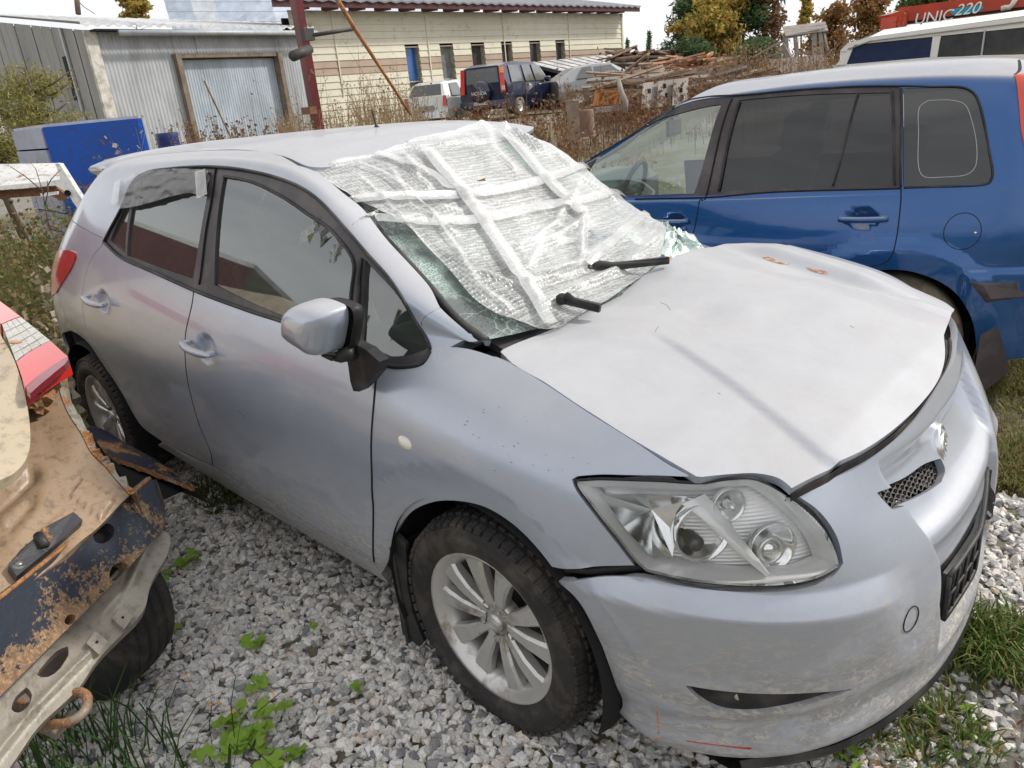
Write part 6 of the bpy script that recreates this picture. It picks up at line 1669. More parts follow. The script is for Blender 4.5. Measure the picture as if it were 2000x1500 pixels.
# torn sill strip sticking out towards the silver car
up_ = [(128, 820, .46), (165, 828, .45), (200, 838, .42), (250, 868, .38), (300, 895, .33), (340, 922, .28), (352, 938, .26), (384, 951, .24)]
lo_ = [(135, 828, .45), (162, 862, .44), (205, 880, .41), (232, 898, .38), (262, 908, .35), (310, 926, .30), (345, 940, .26), (380, 954, .235)]
U_ = cr_curve([at_z(*p) for p in up_], 5); L_ = cr_curve([at_z(*p) for p in lo_], 5)
q = random.Random(3); V = []
for a, b in zip(U_, L_): V += [a, a * .5 + b * .5 + [0, 0, .012], b + [0, 0, .004]]
n = len(U_)
MB().add(V, [(3 * i + j, 3 * i + j + 1, 3 * i + j + 4, 3 * i + j + 3) for i in range(n - 1) for j in range(2)], True).build('torn_sill', BEAMN, wreck)
V = []
for i, (a, b) in enumerate(zip(U_, L_)): jz = q.uniform(-.005, .007); V += [b + [0, 0, .004], b + np.array([.006, -.006, -.014 + jz]), b + np.array([-.03, .05, -.10])]
MB().add([v for k, v in enumerate(V)], [(3 * i + 0, 3 * i + 1, 3 * i + 4, 3 * i + 3) for i in range(n - 1)]).build('torn_edge', rust_paint('torn_tan', (.42, .34, .24), amt=.55, scale=14), wreck)
MB().add(V, [(3 * i + 1, 3 * i + 2, 3 * i + 5, 3 * i + 4) for i in range(n - 1)]).build('sill_inner', DARK, wreck)
# crumpled metal under the lamp
q = random.Random(12)
cm = MB(); top = [at_z(px, py, z) for px, py, z in ((55, 765, .93), (80, 752, .93), (105, 735, .92), (128, 722, .90))]
V = []; rows = 7; base = [at_z(px, py, z) for px, py, z in ((60, 800, .86), (85, 810, .82), (112, 822, .74), (150, 838, .60))]
for r in range(rows):
    for k in range(13):
        t = k / 12; a = np.array([np.interp(t, [0, .33, .66, 1], [p[c] for p in top]) for c in range(3)]); b = np.array([np.interp(t, [0, .33, .66, 1], [p[c] for p in base]) for c in range(3)])
        V.append(a + (b - a) * r / (rows - 1) + np.array([q.uniform(-.02, .02), q.uniform(-.012, .012), q.uniform(-.012, .012)]))
cm.add(V, [(r * 13 + k, r * 13 + k + 1, (r + 1) * 13 + k + 1, (r + 1) * 13 + k) for r in range(rows - 1) for k in range(12)]).build('crumpled_sheet', rust_paint('crumple', (.24, .19, .13), amt=.5, scale=12), wreck)
cc_ = [(118, 728, .86), (134, 745, .80), (130, 762, .78), (146, 778, .74), (140, 792, .70), (158, 806, .66), (152, 820, .62), (165, 838, .56)]
V = []
for px, py, z in cc_: V += [at_z(px - 10, py + 5, z), at_z(px + 12, py - 4, z - .01), at_z(px + 14, py + 4, z - .04)]
MB().add(V, [(3 * i + j, 3 * i + j + 1, 3 * i + j + 4, 3 * i + j + 3) for i in range(7) for j in range(2)]).build('folded_strip', rust_paint('pale_green_paint', (.42, .40, .27), amt=.15, scale=10), wreck)
V = [at_z(px, py, z) for px, py, z in ((95, 760, .84), (125, 760, .76), (150, 800, .62), (165, 845, .50), (150, 850, .50), (120, 815, .60))]
MB().add(V + [V[2] + [-.05, .0, -.15]], [(i, (i + 1) % 6, 6) for i in range(6)]).build('wing_remnant', rust_paint('mud_sheet', (.26, .22, .16), amt=.3), wreck)
# dark inside of the wreck
V = [at_z(110, 745, .86), at_z(165, 850, .46), at_z(250, 905, .36), at_z(372, 950, .20), at_z(262, 1000, .40), at_z(250, 965, .52), at_z(200, 912, .62), at_z(150, 850, .68)]
V = [v + np.array([-.03, .0, -.02]) for v in V]
MB().add(V + [sum(V) / 8 + [-.12, .05, -.12]], [(i, (i + 1) % 8, 8) for i in range(8)]).build('dark_hollow', DARK, wreck)
MB().box((-1.75, -1.75, .38), (.9, .5, .36)).build('boot_floor', DARK, wreck)
prof = [(-1.62, .30, .86, .95, .62, .50), (-1.95, .26, .90, 1.02, .72, .58), (-2.3, .24, .92, 1.28, .78, .56), (-2.7, .22, .92, 1.42, .80, .56), (-3.6, .22, .90, 1.44, .80, .56), (-4.2, .22, .88, 1.16, .79, .60), (-4.5, .24, .86, .95, .78, .66), (-5.3, .28, .68, .76, .72, .60)]
V = []; F = []
for x, zb, zl, zt_, wb, wt in prof:
    yc = -2.42 - .02 * (x + 1.6)
    V += [(x, yc - wb + .05, zb), (x, yc - wb, (zb + zl) / 2), (x, yc - wb + .02, zl), (x, yc - wt, zt_ - .03), (x, yc, zt_), (x, yc + wt, zt_ - .03), (x, yc + wb - .02, zl), (x, yc + wb, (zb + zl) / 2), (x, yc + wb - .05, zb)]
for i in range(len(prof) - 1): F += [(i * 9 + j, i * 9 + j + 1, (i + 1) * 9 + j + 1, (i + 1) * 9 + j) for j in range(8)]
F += [tuple(range(8, -1, -1))]
MB().add(V, F, False).build('body_shell', TANL, wreck)
for y in (-3.08, -1.76):
    MB().lathe([(.18, -.09), (.28, -.09), (.30, -.05), (.30, .05), (.28, .09), (.18, .1), (.16, .05), (0, .05)], (-4.7, y, .29), (0, 1, 0), 28).build('tyre', RUBBER, wreck)
# wheel
ct = np.array([-1.115, -1.50, .285]); ax = np.array([-.42, .907, 0.]); R_ = .300
T = MB(); gpos = [(-.62, -.55), (-.24, -.18), (.12, .18), (.48, .55)]
w = .098; prof = [(.19, -w * .9), (R_ - .05, -w * 1.04), (R_ - .014, -w * .93)]
o = -.86
for a_, b_ in gpos: prof += [(R_ - .004 - .006 * abs(a_) ** 2, w * a_ - .001), (R_ - .013, w * a_ + .001), (R_ - .013, w * b_ - .001), (R_ - .004 - .006 * abs(b_) ** 2, w * b_ + .001)]
prof += [(R_ - .014, w * .93), (R_ - .05, w * 1.04), (.19, w * .9), (.18, w * .5)]
T.lathe(prof, ct, ax, 64).lathe([(.18, -.05), (.02, -.05), (0, -.05)], ct, ax, 24).build('tyre', RUBBER, wreck)

# ================================================================== things behind
def G(p): return np.array([p[0], p[1], float(gz(p[0], p[1]))])
def down(P, z=None):
    P = np.array(P, float); return np.array([P[0], P[1], float(gz(P[0], P[1])) - .05 if z is None else z])
PF_ = np.array([CF[0], CF[1], 0]); PF_ /= np.linalg.norm(PF_); PR_ = np.array([PF_[1], -PF_[0], 0])
def fm(a, b): d = b - a; d = np.array([d[0], d[1], 0]); return d / np.linalg.norm(d)

# ---------- white car shell, left
WHITE = rust_paint('old_white_paint', (.74, .73, .70), amt=-.1, rough=.35, scale=4)
RUSTB = rust_paint('rust_brown', (.16, .08, .05), amt=.6, rust=(.22, .09, .04), scale=8)
def slab(pts, D, off=(0, 0, 0), th=.06, m=WHITE, name='panel', par=None, bev=True):
    P = [at_d(px, py, (D[i] if isinstance(D, (list, tuple)) else D)) + np.array(off) for i, (px, py) in enumerate(pts)]
    return MB().prism(P, PF_ * th).build(name, m, par)
wsh = empty('white_body_shell', tuple(G(at_d(60, 480, 4.9)))); tag(wsh, 'white rusted rear body shell of a car among the weeds on the left', 'car shell')
slab([(-80, 326), (0, 321), (108, 319), (124, 332), (120, 352), (98, 356), (0, 366), (-80, 374)], [5.4, 5.3, 5.2, 5.1, 4.95, 4.9, 4.9, 4.9], th=.03, name='roof_skin', par=wsh)
slab([(108, 319), (116, 320), (182, 424), (183, 440), (166, 440), (148, 402), (130, 376), (108, 362), (-80, 378), (-80, 370), (98, 354), (118, 350)], 4.88, th=.05, name='window_pillar', par=wsh)
slab([(-80, 380), (106, 364), (128, 380), (120, 392), (96, 381), (-80, 394)], 4.98, th=.05, m=RUSTB, name='rusty_channel', par=wsh)
slab([(166, 440), (183, 440), (176, 500), (120, 560), (108, 548), (160, 490)], 4.9, th=.3, name='lower_panel', par=wsh)
slab([(78, 378), (112, 374), (112, 380), (80, 384)], 4.86, th=.02, name='trim_piece', par=wsh)
MB().lathe([(0, 0), (.02, 0), (.02, .01)], at_d(133, 377, 4.86), -PF_, 10).build('hinge_hole', DARK, wsh)

# white bootlid behind the tail of the silver car
slab([(205, 311), (232, 306), (360, 291), (366, 296), (300, 306), (236, 318), (222, 335), (206, 376), (190, 388), (187, 372), (190, 338), (196, 320)], 5.35, th=.04, m=WHITE, name='rear_spoiler_end', par=wsh)
slab([(206, 322), (216, 318), (212, 340), (203, 362), (197, 360), (200, 338)], 5.33, th=.01, m=DARK, name='slot', par=wsh)

# ---------- blue steel box
BOXB = rust_paint('blue_box_paint', (.006, .09, .48), amt=-.16, rust=(.25, .12, .08), scale=3, rough=.35)
BOXF = rust_paint('faded_blue', (.38, .42, .55), amt=-.3, dark=(.05, .12, .35), scale=5, rough=.5)
bx = empty('blue_steel_box', tuple(G(at_d(150, 390, 8.6)))); tag(bx, 'bright blue steel box with one faded end beside the shed', 'metal box')
A0, A1, A2 = at_d(27, 257, 9.4), at_d(87, 258, 8.4), at_d(272, 242, 8.6); A2[2] = A1[2] = A0[2]
A3 = A0 + (A2 - A1)
ze = gz(A1[0], A1[1]) - .1
def wallq(a, b, z0, m, nm, par, th=.04):
    n_ = np.cross(b - a, (0, 0, 1)); n_ /= np.linalg.norm(n_)
    return MB().prism([a, b, [b[0], b[1], z0], [a[0], a[1], z0]], n_ * th).build(nm, m, par)
MB().prism([A0, A1, A2, A3], (0, 0, .03)).build('lid', mat('pale_lid', (.55, .55, .56), .5, var=.2), bx)
wallq(A1, A2, ze, BOXB, 'long_side', bx); wallq(A2, A3, ze, BOXB, 'end_panel', bx); wallq(A3, A0, ze, BOXB, 'long_side', bx)
for k in range(7):                                   # faded end is corrugated plank by plank
    z1 = A0[2] - (A0[2] - ze) * k / 7; z0 = A0[2] - (A0[2] - ze) * (k + .92) / 7
    a, b = A0.copy(), A1.copy(); a[2] = z1; b[2] = z1; wallq(a, b, z0, BOXF, 'end_board', bx, .03 + .008 * (k % 2))
sb = at_d(304, 262, 15); sc_ = at_d(345, 256, 15)
bd = empty('blue_barrel', tuple(G((sb + sc_) / 2))); tag(bd, 'small dark blue drum in the weeds by the shed door', 'barrel')
cb = (sb + sc_) / 2; h0 = float(gz(cb[0], cb[1])) - .3
MB().lathe([(0, cb[2]), (.20, cb[2]), (.215, cb[2] - .02), (.205, cb[2] - .12), (.215, cb[2] - .25), (.205, cb[2] - .4), (.21, h0)], (cb[0], cb[1], 0), (0, 0, 1), 20).build('drum', mat('navy_drum', (.015, .03, .14), .4, var=.2), bd)
MB().lathe([(.217, cb[2] - .24), (.222, cb[2] - .25), (.217, cb[2] - .26)], (cb[0], cb[1], 0), (0, 0, 1), 20).build('hoop', mat('navy_drum', (.015, .03, .14), .4, var=.2), bd)

# ---------- corrugated shed
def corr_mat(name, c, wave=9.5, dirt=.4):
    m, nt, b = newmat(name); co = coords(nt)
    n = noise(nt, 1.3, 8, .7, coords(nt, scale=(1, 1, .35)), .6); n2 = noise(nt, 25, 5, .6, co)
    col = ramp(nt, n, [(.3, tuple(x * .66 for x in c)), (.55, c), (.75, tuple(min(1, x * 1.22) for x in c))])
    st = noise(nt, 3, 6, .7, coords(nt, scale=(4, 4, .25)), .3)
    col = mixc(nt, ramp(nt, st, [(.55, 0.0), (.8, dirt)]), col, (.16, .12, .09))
    nt.links.new(col, b.inputs['Base Color']); b.inputs['Metallic'].default_value = .1; b.inputs['Roughness'].default_value = .5
    bump(nt, n2, .15, .01, b)
    return m
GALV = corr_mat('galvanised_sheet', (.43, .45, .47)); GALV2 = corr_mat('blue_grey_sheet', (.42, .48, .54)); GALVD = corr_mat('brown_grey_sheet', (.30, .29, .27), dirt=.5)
ROOFW = corr_mat('pale_roof', (.62, .62, .62), dirt=.1); WOODD = mat('old_wood', (.20, .155, .12), .85, var=.35, vscale=4, bumpy=.4); WHT = mat('white_strip', (.62, .60, .55), .6, var=.15, dirt=(.35, .32, .27))
def corr_panel(a, b, z0, zt0, zt1, m, name, par, amp=.013, wl=.11, out=None, off=0.0):
    """vertical corrugated sheet between ground points a and b"""
    a = np.array(a, float); b = np.array(b, float); d = b - a; d[2] = 0; L = np.linalg.norm(d); d /= L
    nrm = out if out is not None else np.array([d[1], -d[0], 0.])
    k = max(2, int(L / (wl / 4))); V = []
    for i in range(k + 1):
        s = L * i / k; o = off + amp * (1 if (i // 2) % 2 == 0 else -1) * .5
        p = a + d * s + nrm * o; zt = zt0 + (zt1 - zt0) * i / k
        V += [(p[0], p[1], z0), (p[0], p[1], zt)]
    return MB().add(V, [(2 * i, 2 * i + 2, 2 * i + 3, 2 * i + 1) for i in range(k)]).build(name, m, par)
shed = empty('corrugated_shed', tuple(G(at_d(380, 290, 22)))); tag(shed, 'grey corrugated metal shed with a wide door and a pale roof', 'shed')
F0 = at_d(172, 64, 19.0); F1 = at_d(590, 60, 24.5); F1[2] = F0[2] = (F0[2] + F1[2]) / 2
B0 = at_d(-60, 38, 29.0)
dirn = fm(F0, F1); outn = np.array([dirn[1], -dirn[0], 0]); outn = outn if outn @ (CAM - F0) > 0 else -outn
zg = .3
def along(px):                                       # point on the front wall under a pixel column at eave height
    q_ = at_pl(px, 150, F0, outn); return np.array([q_[0], q_[1], 0])
cuts = [172] + [int(172 + (345 - 172) * k / 4) for k in range(1, 4)] + [345]
pts_ = [F0] + [F0 + dirn * t for t in np.arange(1.0, np.linalg.norm((F1 - F0)[:2]) - .3, 1.02)] + [F1]
dL = at_pl(343, 115, F0, outn); dR = at_pl(540, 108, F0, outn)
sL = (dL - F0) @ dirn; sR = (dR - F0) @ dirn; zd = (dL[2] + dR[2]) / 2
sall = np.linalg.norm((F1 - F0)[:2])
k = 0; s = 0.0
while s < sall - .01:
    e = min(s + 1.02, sall)
    a, b = F0 + dirn * s, F0 + dirn * e
    if e <= sL or s >= sR: corr_panel(a, b, zg, F0[2], F0[2], GALV, 'wall_sheet', shed, out=outn, off=.006 * (k % 2))
    else:
        if s < sL: corr_panel(a, F0 + dirn * sL, zg, F0[2], F0[2], GALV, 'wall_sheet', shed, out=outn)
        if e > sR: corr_panel(F0 + dirn * sR, b, zg, F0[2], F0[2], GALV, 'wall_sheet', shed, out=outn)
        corr_panel(F0 + dirn * max(s, sL), F0 + dirn * min(e, sR), zd, F0[2], F0[2], GALV, 'wall_sheet', shed, out=outn, off=.004 * (k % 2))
    s = e; k += 1
door = MB()
for k in range(4):
    s0 = sL + (sR - sL) * k / 4; s1 = sL + (sR - sL) * (k + 1) / 4
    corr_panel(F0 + dirn * s0 - outn * .12, F0 + dirn * s1 - outn * .12, zg, zd - .05, zd - .05, GALV2, 'door_sheet', shed, amp=.012, wl=.09, out=outn, off=.004 * (k % 2))
for s in (sL, sR):
    p = F0 + dirn * s + outn * .04; MB().beam((p[0], p[1], zg), (p[0], p[1], zd + .1), .24, .16, up=tuple(dirn)).build('door_post', WOODD, shed)
pa, pb = F0 + dirn * (sL - .1) + outn * .05, F0 + dirn * (sR + .1) + outn * .05
MB().beam((pa[0], pa[1], zd + .04), (pb[0], pb[1], zd + .04), .14, .10).build('door_lintel', WOODD, shed)
p = F0 + outn * .04
MB().beam((p[0], p[1], zg), (p[0], p[1], F0[2]), .30, .10, up=tuple(outn)).build('corner_strip', WHT, shed)
p = F0 + dirn * 1.35 + outn * .03
# side wall
B1 = np.array([B0[0], B0[1], 0]); F00 = np.array([F0[0], F0[1], 0]); dS = fm(F0, B0); oS = np.array([dS[1], -dS[0], 0]); oS = oS if oS @ (CAM - F0) > 0 else -oS
LS = np.linalg.norm((B0 - F0)[:2]); s = .15; zt = lambda s: F0[2] + (B0[2] - F0[2]) * s / LS
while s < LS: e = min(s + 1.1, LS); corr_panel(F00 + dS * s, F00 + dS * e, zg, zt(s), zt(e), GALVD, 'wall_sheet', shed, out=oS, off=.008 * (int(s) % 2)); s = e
w0 = at_pl(141, 150, F0, oS); sw_ = (w0 - F0) @ dS
p = F00 + dS * sw_ + oS * .05; MB().beam((p[0], p[1], at_pl(135, 108, F0, oS)[2]), (p[0], p[1], at_pl(155, 195, F0, oS)[2]), .34, .06, up=tuple(oS)).build('window_slot', DARK, shed)
p = p + dS * -.30; MB().beam((p[0], p[1], zg), (p[0], p[1], zt(sw_ - .3)), .16, .05, up=tuple(oS)).build('side_strip', GALV, shed)
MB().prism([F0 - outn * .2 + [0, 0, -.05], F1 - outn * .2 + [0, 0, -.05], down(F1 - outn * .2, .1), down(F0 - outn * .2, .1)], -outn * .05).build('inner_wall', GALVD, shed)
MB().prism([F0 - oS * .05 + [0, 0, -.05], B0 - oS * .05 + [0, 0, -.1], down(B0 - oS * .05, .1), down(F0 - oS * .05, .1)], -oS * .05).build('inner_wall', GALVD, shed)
# roof
R0 = F0 + outn * .35 - dirn * .35 + [0, 0, .12]; R1 = F1 + outn * .35 + dirn * .2 + [0, 0, .12]; R3 = B0 + oS * .3 + [0, 0, .15]
R3 = at_d(-60, 27, 29); R2 = at_d(585, 46, 33)
k_ = 110; V = []
for i in range(k_ + 1):
    t = i / k_; a = R0 + (R1 - R0) * t; b = R3 + (R2 - R3) * t; o = .035 * math.cos(2 * PI * t * 27)
    V += [a + [0, 0, o - .05], a + [0, 0, o], b + [0, 0, o]]
MB().add(V, [(3 * i + j, 3 * i + 3 + j, 3 * i + 4 + j, 3 * i + 1 + j) for i in range(k_) for j in range(2)]).build('roof', ROOFW, shed)
g0_, g1_ = R0 + outn * .1 + dirn * .9 + [0, 0, -.22], R1 + outn * .1 + [0, 0, -.18]
MB().tube([g0_, g1_], .07, 8).build('gutter', GALV, shed)
MB().beam(F0 + outn * .2 + [0, 0, -.02], F1 + outn * .2 + [0, 0, -.02], .3, .04).build('soffit', DARK, shed)
o_ = MB().beam(at_pl(461, 290, F0 + outn * .8, outn), at_pl(399, 158, F0 + outn * .3, outn), .04); o_ = o_.build('leaning_pole', WOODD, None); tag(o_, 'thin dark pole leaning against the shed door', 'pole')

# far grey-blue building
fb = empty('blue_grey_hall', tuple(G(at_d(440, 200, 48)))); tag(fb, 'tall blue-grey metal hall rising behind the shed', 'building')
cols = [(300, 352), (352, 398), (398, 452), (452, 508), (508, 600)]
for k, (x0, x1) in enumerate(cols):
    cc = [(.36, .42, .50), (.52, .55, .58), (.40, .46, .55), (.44, .50, .58), (.56, .62, .70)][k]
    mm = corr_mat('hall_sheet_%d' % k, cc, dirt=.1)
    rows = 7; Vt = []
    for r in range(rows):
        t0, t1 = r / rows, (r + .97) / rows
        tl_, tr_ = at_d(x0, -70, 50), at_d(x1, -70, 50); bl_, br_ = at_d(x0 + 38, 62, 46), at_d(x1 + 38, 62, 46)
        Vt = [tl_ + (bl_ - tl_) * t0, tr_ + (br_ - tr_) * t0, tr_ + (br_ - tr_) * t1 - PF_ * .06, tl_ + (bl_ - tl_) * t1 - PF_ * .06]
        MB().prism(Vt, PF_ * .05).build('sheet', mm, fb)
b0_, b1_ = at_d(338, 62, 46), at_d(638, 62, 46)
MB().prism([b0_, b1_, down(b1_), down(b0_)], PF_ * 6).build('wall', GALV2, fb)

# ---------- siding building
SID = mat('cream_siding', (.70, .665, .53), .5, var=.06, vscale=1.2, dirt=(.50, .44, .32), dirtamt=.15); SIDB = mat('brown_siding', (.42, .32, .24), .5, var=.10, vscale=2)
REDT = mat('dark_red_trim', (.075, .018, .02), .5, var=.25)
sd = empty('cream_siding_hall', tuple(G(at_d(900, 240, 24)))); tag(sd, 'long cream siding hall with a brown band and six narrow windows', 'building')
S0 = at_d(560, 22, 25.0); S1 = at_d(1213, 25, 38.5)
zE = (S0[2] + S1[2]) / 2; S0[2] = S1[2] = zE
dd = fm(S0, S1); on = np.array([dd[1], -dd[0], 0]); on = on if on @ (CAM - S0) > 0 else -on
LB = np.linalg.norm((S1 - S0)[:2])
wpx = [(790, 817, 92, 200), (858, 884, 89, 172), (919, 945, 87, 150), (978, 999, 85, 140), (1033, 1054, 83, 128), (1084, 1102, 81, 122)]
wins = []
for x0, x1, y0, y1 in wpx:
    a = at_pl(x0, y0, S0, on); b = at_pl(x1, y0, S0, on); wins.append(((a - S0) @ dd, (b - S0) @ dd))
zt_ = np.mean([at_pl(x0, y0, S0, on)[2] for x0, x1, y0, y1 in wpx]); zb_ = zt_ - 2.2
bh = .23; zt0 = zE; rows = int((zE - .2) / bh)
mm_c, mm_b = MB(), MB()
for r in range(rows):
    z1 = zE - r * bh; z0 = z1 - bh
    segs = [(0, LB)]
    if z1 > zb_ and z0 < zt_ - .02:
        segs = []; s = 0
        for a, b in wins: segs.append((s, a)); s = b
        segs.append((s, LB))
    brown = 2.62 < (z0 + z1) / 2 < 3.25
    for a, b in segs:
        P = [S0 + dd * a, S0 + dd * b]
        V = []
        for p in P: V += [(p[0] + on[0] * .004, p[1] + on[1] * .004, z1), (p[0] + on[0] * .030, p[1] + on[1] * .030, z0 + .012), (p[0], p[1], z0)]
        (mm_b if brown else mm_c).add(V, [(0, 1, 4, 3), (1, 2, 5, 4)])
o_ = mm_c.build('siding_boards', SID, sd); o_['kind'] = 'stuff'; o_ = mm_b.build('brown_boards', SIDB, sd); o_['kind'] = 'stuff'
for px in (650, 832, 982, 1110):
    p = at_pl(px, 60, S0, on) + on * .04; MB().beam((p[0], p[1], 2.0), (p[0], p[1], zE), .05, .02, up=tuple(on)).build('joint_strip', SID, sd)
p = S1 + on * .04; MB().beam((p[0], p[1], .3), (p[0], p[1], zE), .12, .03, up=tuple(on)).build('corner_trim', mat('cream_trim', (.70, .66, .50), .5), sd)
REV = mat('reveal_wood', (.36, .33, .25), .8, var=.2, dirt=(.2, .18, .12), dirtamt=.4); PANE = glass_mat('window_pane', (.5, .5, .5), .12, refl=.12, dust=.1, dcol=(.3, .28, .26))
PANES = [mat('blue_pane', (.02, .12, .38), .2, coat=.8, var=.2), mat('grey_pane', (.20, .21, .22), .15, coat=.8, var=.3), mat('dark_pane', (.07, .06, .065), .2, coat=.6, var=.3)]
for k, (a, b) in enumerate(wins):
    A_, B_ = S0 + dd * a, S0 + dd * b; dp = -on * .30
    w_ = MB()
    for p, q_ in ((A_, A_ + dd * .03), (B_ - dd * .03, B_)):
        w_.prism([(p[0], p[1], zb_), (p[0] + dp[0], p[1] + dp[1], zb_), (p[0] + dp[0], p[1] + dp[1], zt_), (p[0], p[1], zt_)], q_ - p)
    w_.prism([(A_[0], A_[1], zt_), (B_[0], B_[1], zt_), (B_[0] + dp[0], B_[1] + dp[1], zt_), (A_[0] + dp[0], A_[1] + dp[1], zt_)], (0, 0, -.04))
    w_.prism([(A_[0], A_[1], zb_), (B_[0], B_[1], zb_), (B_[0] + dp[0], B_[1] + dp[1], zb_), (A_[0] + dp[0], A_[1] + dp[1], zb_)], (0, 0, .04))
    wf = w_.build('window', REV, sd)
    Q = lambda s, z, o: S0 + dd * s + on * o + np.array([0, 0, z - S0[2]])
    zm = zt_ - 1.25
    MB().prism([Q(a, zm + .02, -.2), Q(b, zm + .02, -.2), Q(b, zt_, -.2), Q(a, zt_, -.2)], -on * .01).build('pane', PANES[0 if k == 0 else 1 if k == 1 else 2], wf)
    MB().prism([Q(a, zb_, -.2), Q(b, zb_, -.2), Q(b, zm - .02, -.2), Q(a, zm - .02, -.2)], -on * .01).build('pane', PANES[2], wf)
    MB().beam(Q(a, zm, -.18), Q(b, zm, -.18), .05).build('glazing_bar', mat('window_bar', (.45, .43, .40), .6), wf)
# wall below and core
MB().prism([S0 - on * .32 + [0, 0, -.2], S1 - on * .32 + [0, 0, -.2], down(S1 - on * .32, .1), down(S0 - on * .32, .1)], -on * .1).build('inner_wall', DARK, sd)
MB().prism([S1 - on * .02, S1 - on * 7, down(S1 - on * 7, .1), down(S1 - on * .02, .1)], dd * -.1).build('end_wall', SID, sd)
# eaves, rafters, roof
e0 = S0 + on * .75 - dd * 1.0 + [0, 0, .10]; e1 = S1 + on * .75 + dd * .55 + [0, 0, .10]
MB().beam(e0, e1, .05, .22).build('fascia', REDT, sd)
nr_ = 17
for k in range(nr_):
    p = S0 + dd * (LB * (k + .3) / nr_); MB().beam(p - on * .1 + [0, 0, .06], p + on * .72 + [0, 0, .02], .11, .16).build('rafter_end', mat('rafter_brown', (.12, .05, .045), .7, var=.3), sd)
MB().beam(S0 + on * .35 + [0, 0, .14], S1 + on * .35 + [0, 0, .14], .8, .03).build('soffit', REDT, sd)
k_ = 160; V = []
for i in range(k_ + 1):
    t = i / k_; a = e0 + on * .08 + (e1 - e0) * t + [0, 0, .13]; b = a - on * 5.5 + [0, 0, 1.15]; o = .03 * math.cos(2 * PI * t * 40)
    V += [a + [0, 0, o - .06], a + [0, 0, o], b + [0, 0, o]]
MB().add(V, [(3 * i + j, 3 * i + 3 + j, 3 * i + 4 + j, 3 * i + 1 + j) for i in range(k_) for j in range(2)]).build('roof', corr_mat('dark_roof', (.22, .22, .24), dirt=.3), sd)
# slatted white canopy
cn = empty('canopy', tuple(G(at_d(1140, 200, 23)))); tag(cn, 'low canopy of snowy white sheets on dark battens by the cream hall', 'canopy')
c0, c1, c2, c3 = at_d(1028, 122, 33), at_d(1196, 106, 37), at_d(1272, 124, 34), at_d(1112, 142, 30)
for k in range(9):
    t0, t1 = (k + .08) / 9, (k + .82) / 9
    MB().prism([c0 + (c1 - c0) * t0, c0 + (c1 - c0) * t1, c3 + (c2 - c3) * t1, c3 + (c2 - c3) * t0], (0, 0, -.03)).build('roof_sheet', mat('bright_sheet', (.72, .73, .75), .35, var=.08, dirt=(.4, .38, .35)), cn)
MB().prism([c0 + [0, 0, -.06], c1 + [0, 0, -.06], c2 + [0, 0, -.06], c3 + [0, 0, -.06]], (0, 0, -.08)).build('deck', mat('navy_deck', (.03, .04, .08), .6), cn)
for t in (.34, .66, .98):
    p = c3 + (c2 - c3) * t; MB().beam(down(p), p + [0, 0, -.1], .12).build('post', WOODD, cn)
MB().prism([c0 + [0, 0, -.15], c1 + [0, 0, -.15], down(c1), down(c0)], PF_ * .1).build('back_wall', DARK, cn)

# ---------- red steel post and pipes
REDP = rust_paint('dark_red_steel', (.13, .012, .015), amt=-.1, rough=.45)
po = empty('red_post', tuple(G(at_d(628, 255, 11)))); tag(po, 'tall dark red square steel post in front of the cream hall', 'post')
tp = at_d(571, -40, 11.0); bp_ = np.array([tp[0], tp[1], float(gz(tp[0], tp[1])) - .1])
MB().box(((tp + bp_) / 2), (.135, .135, tp[2] - bp_[2])).build('column', REDP, po)
q0 = at_d(603, 70, 10.9); q1 = at_d(692, 56, 11.2)
MB().tube([q0, q1], .028, 8).build('cross_pipe', mat('dark_pipe', (.06, .05, .05), .6, var=.3), po)
MB().tube([at_d(572, 110, 10.6), at_d(604, 96, 10.95)], .07, 14).build('pipe_stub', mat('dark_pipe', (.06, .05, .05), .6), po)
MB().box(at_d(604, 216, 10.9), (.22, .12, .10)).build('flange', RUSTB, po)
MB().box(at_d(601, 68, 10.9), (.10, .16, .16)).build('clamp', mat('dark_pipe', (.06, .05, .05), .6), po)
rod = MB().tube([at_d(652, -12, 10.2), at_d(694, 58, 10.6), at_d(740, 128, 11), at_d(802, 224, 11.4)], [.034, .030, .025, .018], 8).build('rusty_rod', rust_paint('rod_rust', (.10, .05, .03), amt=.75, rust=(.42, .17, .06), scale=1.2)); tag(rod, 'long rusty tapering rod slanting across the cream siding', 'rod')
pl = MB().tube([at_d(147, -30, 34), at_d(153, 27, 34)], .12, 8).build('utility_pole', WOODD); tag(pl, 'dark pole end above the left shed roof', 'pole')
wr = MB().tube([at_d(150, 0, 34), at_d(165, 14, 36), at_d(185, 27, 38)], .02, 4).build('wire', DARK); tag(wr, 'thin wire running down from the pole over the shed roof', 'wire')

